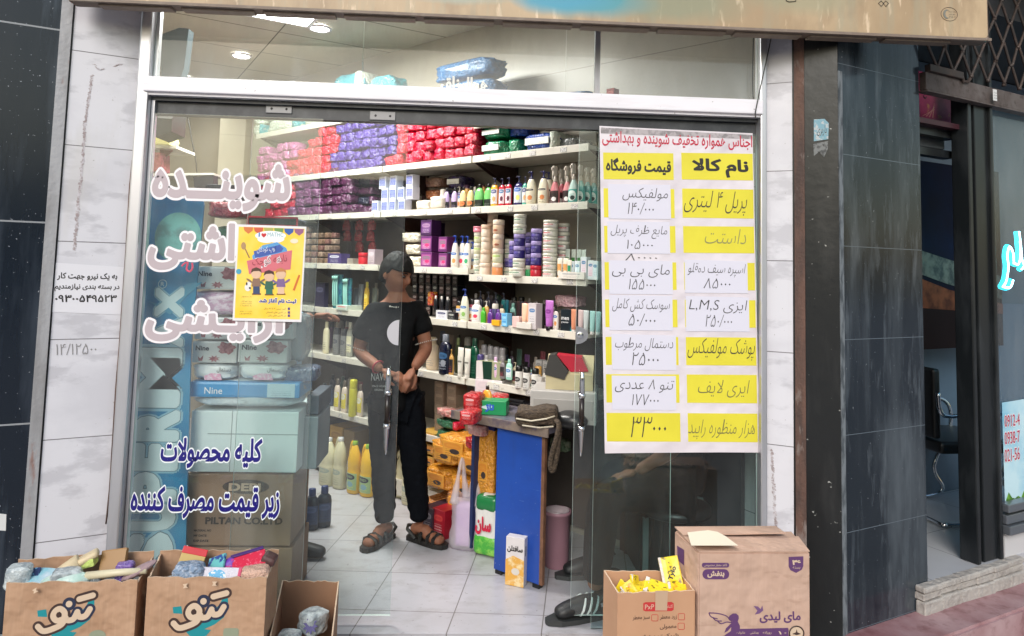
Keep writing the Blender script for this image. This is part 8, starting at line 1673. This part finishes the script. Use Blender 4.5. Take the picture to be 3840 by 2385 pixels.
def hand_meshes(wrist, direc, palm_n, curl=.5, side=1, L=.175):
    """palm and five separate fingers; direc = pointing direction, palm_n = palm normal, side puts the thumb"""
    d = Vector(direc).normalized(); n = Vector(palm_n); n = (n-d*n.dot(d)).normalized(); s = d.cross(n)*side
    w = Vector(wrist); out = []
    pl = .52*L
    out.append(skin([(*w, .022), (*(w+d*pl*.45), (.034, .015)), (*(w+d*pl), (.036, .013))], [(0, 1), (1, 2)], 0, 2))
    for k, (o_, l_) in enumerate(((-.028, .42), (-.010, .48), (.009, .45), (.026, .36))):
        b = w+d*pl*.86+s*o_; l = l_*L; p = [b]; a = 0
        for seg, fr in enumerate((.48, .30, .24)):
            a += curl*(.5+.25*seg)*(1+.12*k); p.append(p[-1]+(d*math.cos(a)+n*math.sin(a))*l*fr)
        out.append(skin([(*q, r) for q, r in zip(p, (.0105, .0095, .0085, .0065))], [(0, 1), (1, 2), (2, 3)], 0, 2))
    b = w+d*pl*.28-s*.022; td = (d*.72-s*.62+n*.35*curl).normalized(); p = [b, b+td*.034, b+(td*.9+d*.3+n*.3*curl).normalized()*.062, b+(td*.6+d*.7+n*.5*curl).normalized()*.088]
    out.append(skin([(*q, r) for q, r in zip(p, (.014, .0125, .0105, .007))], [(0, 1), (1, 2), (2, 3)], 0, 2))
    return out
M_skin = mat('skin_brown', srgb(134, 88, 68), .6, spec=.25, over=[((14, 14, 14), .4, .7, srgb(112, 70, 54), .6)], sss=.12)
M_hair = mat('hair_black', (.004, .0035, .0035), .6, spec=.2, over=[((40, 40, 6), .45, .7, (.012, .010, .010), .8)], bump=((60, 60, 8), .5))
M_tee = mat('black_tshirt', (.0035, .0035, .004), .85, spec=.12, over=[((90, 90, 90), .74, .77, (.35, .34, .32), .9, 2), (6, .4, .7, (.006, .006, .007), .8)], bump=(16, .4, 4, .02))
M_jean = mat('black_jeans', (.0035, .004, .006), .9, spec=.08, over=[((8, 8, 3), .42, .7, (.006, .007, .010), .8)], bump=(18, .5, 4, .02))
M_sandal = mat('dark_leather', (.010, .0085, .008), .55, over=[(20, .5, .7, (.026, .022, .018), .8)])
YP = 4.22
def J(x, y, dy=0): return on_y(x, y, YP+dy)
# the boy in black
fl, fr_ = on_z(1418, 2012, .02), on_z(1672, 2030, .02)
boy = thing('person', 'boy in black t-shirt and dark trousers standing with hands joined, looking aside', 'person', Vector(((fl.x+fr_.x)/2, YP, 0)))
def person_part(n, me, m): 
    me.transform(winv(boy)); return obj(n, me, m, boy)
neck = J(1492, 1115); chest = J(1478, 1215, .01); waist = J(1470, 1380, .01); pelv = J(1482, 1500)
shL, shR = J(1392, 1172, .0), J(1566, 1160, .03)
elL, elR = J(1342, 1318, -.02), J(1600, 1308, .0)
wrL, wrR = J(1432, 1388, -.17), J(1552, 1382, -.14)
hipL, hipR = J(1432, 1520), J(1540, 1515)
knL, knR = J(1440, 1770, -.03), J(1556, 1765, -.02)
anL, anR = on_z(1432, 1965, .10), on_z(1596, 1965, .10)
anL = Vector((J(1440, 1950).x, YP+.02, .10)); anR = Vector((J(1576, 1930).x, YP+.02, .10))
HM = Matrix.Translation(J(1488, 1028, -.015)) @ Matrix.Rotation(rad(54), 4, 'Z') @ Matrix.Rotation(rad(17), 4, 'X')
hd = head_bm(HM)
hc = HM.translation
body = skin([(*pelv, .12), (*waist, .115), (*chest, .13), (*neck, .055), (*(neck.lerp(hc, .6)+Vector((0, .012, 0))), .050),
    (*shL, .05), (*elL, .042), (*(elL.lerp(wrL, .55)), .037), (*wrL, .026), (*shR, .05), (*elR, .042), (*(elR.lerp(wrR, .55)), .037), (*wrR, .026),
    (*hipL, .08), (*knL, .06), (*anL, .038), (*hipR, .08), (*knR, .06), (*anR, .038)],
    [(0, 1), (1, 2), (2, 3), (3, 4), (2, 5), (5, 6), (6, 7), (7, 8), (2, 9), (9, 10), (10, 11), (11, 12), (0, 13), (13, 14), (14, 15), (0, 16), (16, 17), (17, 18)])
def foot_pts(an, d, L=.22): 
    d = Vector((d[0], d[1], 0)).normalized(); h = Vector((an.x, an.y, .045)); return [(*an, .036), (*(h-d*.05), .035), (*(h+d*.07), .036), (*(h+d*(L-.05)-Vector((0, 0, .010))), (.042, .026))], d
fL, dL = foot_pts(anL, (-.45, -.8)); fR, dR = foot_pts(anR, (.78, -.55))
ft = [skin(p, [(0, 1), (0, 2), (2, 3)], 0, 2) for p in (fL, fR)]
hands = hand_meshes(wrL, (J(1520, 1418, -.20)-wrL), (.2, .5, -.8), .55, 1) + hand_meshes(wrR, (J(1520, 1428, -.19)-wrR), (-.3, .5, -.8), .6, -1)
person_part('body', fuse([body, hd]+ft+hands, .0055, 2), M_skin)
person_part('hair', hair_mesh(HM, .038, 2), M_hair)
for s in (-1, 1):
    bm = BM(); sphere(bm, (s*.030, -.081, .012), .0105, 0, 2); bmesh.ops.transform(bm, matrix=HM, verts=bm.verts[:]); person_part('eye', fin(bm, smooth=True), mat('eye_dark', (.03, .02, .018), .15))
    bm = BM(); tube(bm, [(s*.014, -.092, .030), (s*.030, -.090, .035), (s*.048, -.078, .030)], [.003, .004, .002], 6); bmesh.ops.transform(bm, matrix=HM, verts=bm.verts[:]); person_part('eyebrow', fin(bm), M_hair)
# t-shirt: loose, short sleeves
slL = shL.lerp(elL, .74)+Vector((-.006, 0, 0)); slR = shR.lerp(elR, .66)+Vector((.006, 0, 0)); hem = J(1482, 1545, .0)
tee = skin([(*hem, (.205, .14)), (*pelv, (.195, .135)), (*waist, (.168, .125)), (*chest, (.155, .13)), (*(neck+Vector((0, .01, -.035))), (.085, .075)), (*shL, .070), (*shL.lerp(elL, .5), .070), (*slL, .074), (*shR, .070), (*shR.lerp(elR, .5), .068), (*slR, .072)],
    [(0, 1), (1, 2), (2, 3), (3, 4), (3, 5), (5, 6), (6, 7), (3, 8), (8, 9), (9, 10)], 2)
tme = fuse([tee], .007, 3)
for v in tme.vertices:
    v.co += v.normal*(.010*noisev(Vector((v.co.x*1.6, v.co.y, v.co.z*.6)), 9)+.005*noisev(v.co+Vector((0, 0, 5)), 20))
person_part('t_shirt', tme, M_tee)
bm = BM(); nc = neck+Vector((0, -.005, -.025)); P_ = [nc+Vector((.078*math.cos(a), .07*math.sin(a), -.022*(-math.sin(a)) if False else .028*math.sin(a))) for a in [i*2*math.pi/40 for i in range(40)]]
for i, p in enumerate(P_): sphere(bm, p, .0045 if i % 3 else .006, 0, 1)
person_part('necklace', fin(bm, smooth=True), mat('bead_white', (.5, .46, .42), .4))
for c, ax, r in ((slL, (elL-shL), .066), (slR, (elR-shR), .064)):
    q = Vector(ax).normalized().to_track_quat('Z', 'Y').to_matrix().to_4x4(); bm = BM()
    for i in range(34): sphere(bm, (r*math.cos(i*2*math.pi/34), r*math.sin(i*2*math.pi/34), .0), .004, 0, 1)
    bmesh.ops.transform(bm, matrix=Matrix.Translation(c+Vector(ax).normalized()*.040) @ q, verts=bm.verts[:]); person_part('sleeve_trim', fin(bm), mat('trim_dots', (.34, .32, .29), .7))
# trousers
tr = skin([(*(pelv+Vector((0, 0, .0))), (.12, .10)), (*hipL, .098), (*knL, .078), (*(knL.lerp(anL, .75)), .064), (*(anL+Vector((0, 0, .0))), .060), (*hipR, .098), (*knR, .078), (*(knR.lerp(anR, .75)), .064), (*(anR+Vector((0, 0, .01))), .060)], [(0, 1), (1, 2), (2, 3), (3, 4), (0, 5), (5, 6), (6, 7), (7, 8)])
tm = fuse([tr], .008, 2)
for v in tm.vertices: v.co += v.normal*(.008*noisev(v.co*1.0, 8)+.004*noisev(Vector((v.co.x, v.co.y, v.co.z*2)), 20)+.010*noisev(Vector((v.co.x, v.co.y, v.co.z*3)), 9)*max(0, 1-v.co.z/.45))
person_part('trousers', tm, M_jean)
M_tp = mat('shirt_print', (.34, .34, .33), .8)
FB = Face((0, YP-.150, 0), X1)
for s_, x0, y0, x1, y1 in (('NAW', 1392, 1400, 1448, 1428), ('SPACE WEAR', 1394, 1444, 1446, 1452), ('ORIGINAL CO', 1404, 1458, 1452, 1466)):
    o_ = FB.write('shirt_print', s_, M_tp, boy, x0, y0, x1, y1, fa=False, lift=.0)
# wrist band and sandals
q = (wrL-elL).normalized().to_track_quat('Z', 'Y').to_matrix().to_4x4(); bm = BM(); tube(bm, [(.036*math.cos(i*2*math.pi/20), .036*math.sin(i*2*math.pi/20), 0) for i in range(20)], .005, 6, closed=True); bmesh.ops.transform(bm, matrix=Matrix.Translation(wrL.lerp(elL, .16)) @ q, verts=bm.verts[:]); person_part('wrist_band', fin(bm, smooth=True), mat('red_band', srgb(150, 40, 48), .6))
for an, d in ((anL, dL), (anR, dR)):
    s = Vector((-d.y, d.x, 0)); h = Vector((an.x, an.y, 0)); MM = Matrix(((d.x, s.x, 0, h.x), (d.y, s.y, 0, h.y), (0, 0, 1, 0), (0, 0, 0, 1)))
    out = [(-.075, -.03), (-.088, 0), (-.075, .03), (0, .036), (.08, .046), (.14, .046), (.185, .028), (.195, 0), (.18, -.03), (.13, -.044), (.06, -.042), (0, -.036)]
    bm = BM(); prism(bm, out, .001, .026, 0, MM); 
    for x, r, z in ((.035, .050, .044), (.085, .052, .038), (.125, .050, .034)): tube(bm, [MM @ Vector((x, -.045, .02)), MM @ Vector((x, -.040, z+.015)), MM @ Vector((x+.005, 0, z+.034)), MM @ Vector((x, .040, z+.015)), MM @ Vector((x, .045, .02))], .011, 6)
    tube(bm, [MM @ Vector((.0, -.04, .03)), MM @ Vector((-.06, -.04, .07)), MM @ Vector((-.088, 0, .075)), MM @ Vector((-.06, .04, .07)), MM @ Vector((0, .04, .03))], .010, 6)
    person_part('sandal', fin(bm), M_sandal)

# the man in a pale blue shirt, mostly behind the stack
P0 = on_z(1180, 2070, .0); YM = P0.y
man = thing('person', 'man in pale blue shirt and grey trousers half hidden behind the tissue stack', 'person', Vector((P0.x-.06, YM, 0)))
def mpart(n, me, m): me.transform(winv(man)); return obj(n, me, m, man)
cx = P0.x-.26
K_ = lambda dx, dy, z: Vector((cx+dx, YM+dy, z))
HM = Matrix.Translation(K_(.0, .0, 1.57)) @ Matrix.Rotation(rad(80), 4, 'Z') @ Matrix.Rotation(rad(8), 4, 'X')
wr = on_y(1178, 1185, YM-.12); tip = on_y(1250, 1178, YM-.14)
el = on_y(1080, 1215, YM-.16)
b = skin([(*K_(0, 0, .92), .12), (*K_(0, 0, 1.12), .12), (*K_(0, 0, 1.30), .12), (*K_(.0, 0, 1.44), .055), (*K_(.01, 0, 1.50), .05), (*K_(0, -.17, 1.36), .05), (*el, .042), (*wr, .028), (*K_(0, .17, 1.36), .05), (*K_(-.04, .24, 1.08), .042), (*K_(-.03, .22, .84), .028), (*K_(0, -.09, .86), .08), (*K_(.06, -.09, .47), .058), (*K_(.15, -.09, .09), .038), (*K_(0, .09, .86), .08), (*K_(0, .10, .47), .058), (*K_(-.05, .10, .09), .038)],
    [(0, 1), (1, 2), (2, 3), (3, 4), (2, 5), (5, 6), (6, 7), (2, 8), (8, 9), (9, 10), (0, 11), (11, 12), (12, 13), (0, 14), (14, 15), (15, 16)])
mpart('body', fuse([b, head_bm(HM)]+hand_meshes(wr, tip-wr, (0, -.3, -1), .55, -1)+hand_meshes(K_(-.03, .22, .84), (.1, 0, -1), (0, -1, 0), .5, 1), .006, 2), M_skin)
mpart('hair', hair_mesh(HM, .05, 5), M_hair)
sh = skin([(*K_(0, 0, .84), (.155, .16)), (*K_(0, 0, 1.1), (.15, .17)), (*K_(0, 0, 1.30), (.15, .18)), (*K_(0, 0, 1.42), .075), (*K_(0, -.17, 1.36), .085), (*K_(0, -.17, 1.36).lerp(el, .5), .078), (*el, .07), (*el.lerp(wr, .72), .062), (*K_(0, .17, 1.36), .085), (*K_(-.04, .24, 1.08), .07), (*K_(-.03, .22, .90), .055)], [(0, 1), (1, 2), (2, 3), (2, 4), (4, 5), (5, 6), (6, 7), (2, 8), (8, 9), (9, 10)], 1)
sm = fuse([sh], .008, 2); [setattr(v, 'co', v.co+v.normal*.006*noisev(v.co, 9)) for v in sm.vertices]
mpart('shirt', sm, mat('pale_blue_shirt', srgb(150, 180, 206), .8, over=[(7, .4, .7, srgb(130, 160, 190), .7)], bump=(14, .5, 4, .02)))
tr = skin([(*K_(0, 0, .93), (.14, .15)), (*K_(0, -.09, .84), .11), (*K_(.06, -.09, .47), .085), (*K_(.14, -.09, .10), .075), (*K_(0, .09, .84), .11), (*K_(0, .10, .47), .09), (*K_(-.05, .10, .10), .085)], [(0, 1), (1, 2), (2, 3), (0, 4), (4, 5), (5, 6)])
mpart('trousers', fuse([tr], .009, 2), mat('grey_trousers', srgb(84, 92, 104), .85, over=[(8, .4, .7, srgb(70, 78, 90), .7)], bump=(16, .4, 4, .02)))
for dy, x0 in ((-.09, .15), (.10, -.05)):
    s_ = skin([(*K_(x0-.03, dy, .06), .045), (*K_(x0+.07, dy, .05), .044), (*K_(x0+.19, dy, .032), (.042, .028)), (*K_(x0+.0, dy, .11), .045)], [(0, 1), (1, 2), (0, 3)])
    mpart('shoe', s_, mat('dark_shoe', (.02, .022, .026), .5))

# the seated person behind the right door: trainers with three stripes
a1 = on_z(2180, 2262, .06); a2 = on_z(2205, 2112, .06)
ST = Vector((a1.x+.52, (a1.y+a2.y)/2+.10, 0))
sit = thing('person', 'person in black sitting behind the right pane, wearing black trainers with white stripes', 'person', ST)
def spart(n, me, m): me.transform(winv(sit)); return obj(n, me, m, sit)
hp = ST+Vector((0, 0, .50)); kn1 = Vector((a1.x+.10, a1.y+.02, .53)); kn2 = Vector((a2.x+.12, a2.y+.02, .52)); an1 = Vector((a1.x+.06, a1.y, .11)); an2 = Vector((a2.x+.06, a2.y, .11))
HM = Matrix.Translation(hp+Vector((-.02, 0, .74))) @ Matrix.Rotation(rad(-80), 4, 'Z') @ Matrix.Rotation(rad(22), 4, 'X')
V_ = lambda x, y, z: hp+Vector((x, y, z))
wr1, wr2 = kn1+Vector((.16, .04, .10)), kn2+Vector((.16, -.02, .10))
b = skin([(*hp, .12), (*V_(.03, 0, .22), .12), (*V_(.01, 0, .44), .12), (*V_(0, 0, .58), .055), (*V_(-.01, 0, .65), .05), (*V_(0, -.17, .48), .05), (*V_(-.06, -.2, .22), .042), (*wr1, .028), (*V_(0, .17, .48), .05), (*V_(-.06, .2, .22), .042), (*wr2, .028), (*V_(-.06, -.1, .0), .08), (*kn1, .06), (*an1, .04), (*V_(-.06, .1, .0), .08), (*kn2, .06), (*an2, .04)], [(0, 1), (1, 2), (2, 3), (3, 4), (2, 5), (5, 6), (6, 7), (2, 8), (8, 9), (9, 10), (0, 11), (11, 12), (12, 13), (0, 14), (14, 15), (15, 16)])
spart('body', fuse([b, head_bm(HM)]+hand_meshes(wr1, (-1, .15, -.3), (0, .1, -1), .5, 1)+hand_meshes(wr2, (-1, -.15, -.3), (0, -.1, -1), .5, -1), .006, 2), M_skin)
spart('hair', hair_mesh(HM, .05, 9), M_hair)
spart('shirt', fuse([skin([(*V_(0, 0, -.06), (.16, .15)), (*V_(.03, 0, .2), (.15, .16)), (*V_(.01, 0, .44), (.14, .17)), (*V_(0, 0, .56), .07), (*V_(0, -.17, .48), .08), (*V_(-.05, -.19, .28), .07), (*V_(0, .17, .48), .08), (*V_(-.05, .19, .28), .07)], [(0, 1), (1, 2), (2, 3), (2, 4), (4, 5), (2, 6), (6, 7)], 1)], .008, 2), M_tee)
M_track2 = mat('black_track_trousers', (.005, .0055, .006), .8, spec=.15, bump=(16, .4, 4, .02))
spart('trousers', fuse([skin([(*hp, (.15, .15)), (*V_(-.06, -.1, .0), .11), (*kn1, .092), (*(kn1.lerp(an1, .6)), .075), (*(an1+Vector((0, 0, .03))), .062), (*V_(-.06, .1, .0), .11), (*kn2, .092), (*(kn2.lerp(an2, .6)), .075), (*(an2+Vector((0, 0, .03))), .062)], [(0, 1), (1, 2), (2, 3), (3, 4), (0, 5), (5, 6), (6, 7), (7, 8)])], .009, 2), M_track2)
for an, dd in ((an1, Vector((-.93, -.28, 0))), (an2, Vector((-.95, -.15, 0)))):
    d = dd.normalized(); s = Vector((-d.y, d.x, 0)); h = Vector((an.x, an.y, 0))
    q = lambda x, y, z: h+d*x+s*y+Vector((0, 0, z))
    me = fuse([skin([(*q(-.06, 0, .055), .045), (*q(.05, 0, .062), .048), (*q(.14, 0, .05), (.046, .036)), (*q(.20, 0, .036), (.04, .026)), (*q(-.03, 0, .12), .046)], [(0, 1), (1, 2), (2, 3), (0, 4)], 0)], .006, 2)
    spart('trainer', me, mat('black_trainer', (.012, .013, .014), .5, bump=(60, .2)))
    for side in (-1, 1):
        for k in range(3):
            x = .0+.032*k; bm = BM(); tube(bm, [q(x+.022-.010*i, side*.046*math.cos(rad(a_)), .060+.045*math.sin(rad(a_))) for i, a_ in enumerate((-38, -5, 28, 58))], [.004, .0055, .0055, .004], 6); spart('stripe', fin(bm), mat('stripe_white', (.62, .64, .63), .5))
    MM = Matrix(((d.x, s.x, 0, h.x), (d.y, s.y, 0, h.y), (0, 0, 1, 0), (0, 0, 0, 1)))
    bm = BM(); prism(bm, [(-.10, -.025), (-.112, 0), (-.10, .025), (0, .042), (.1, .05), (.18, .046), (.235, .02), (.24, 0), (.235, -.02), (.18, -.046), (.1, -.05), (0, -.042)], .001, .022, 0, MM); spart('sole', fin(bm), mat('sole_dark', (.03, .033, .033), .6))
stool = thing('stool', 'black round stool under the seated person behind the right pane', 'stool', ST)
bm = BM(); lathe(bm, [(.17, .36), (.18, .37), (.18, .40), (.15, .41)], 24); obj('seat', fin(bm, smooth=True), M_blackplastic, stool)
for i in range(4): a = rad(45+90*i); bm = BM(); tube(bm, [(.12*math.cos(a), .12*math.sin(a), .36), (.16*math.cos(a), .16*math.sin(a), .0)], .012, 8); obj('leg', fin(bm), M_blackplastic, stool)
label_all()
bpy.data.scenes.remove(_ws)
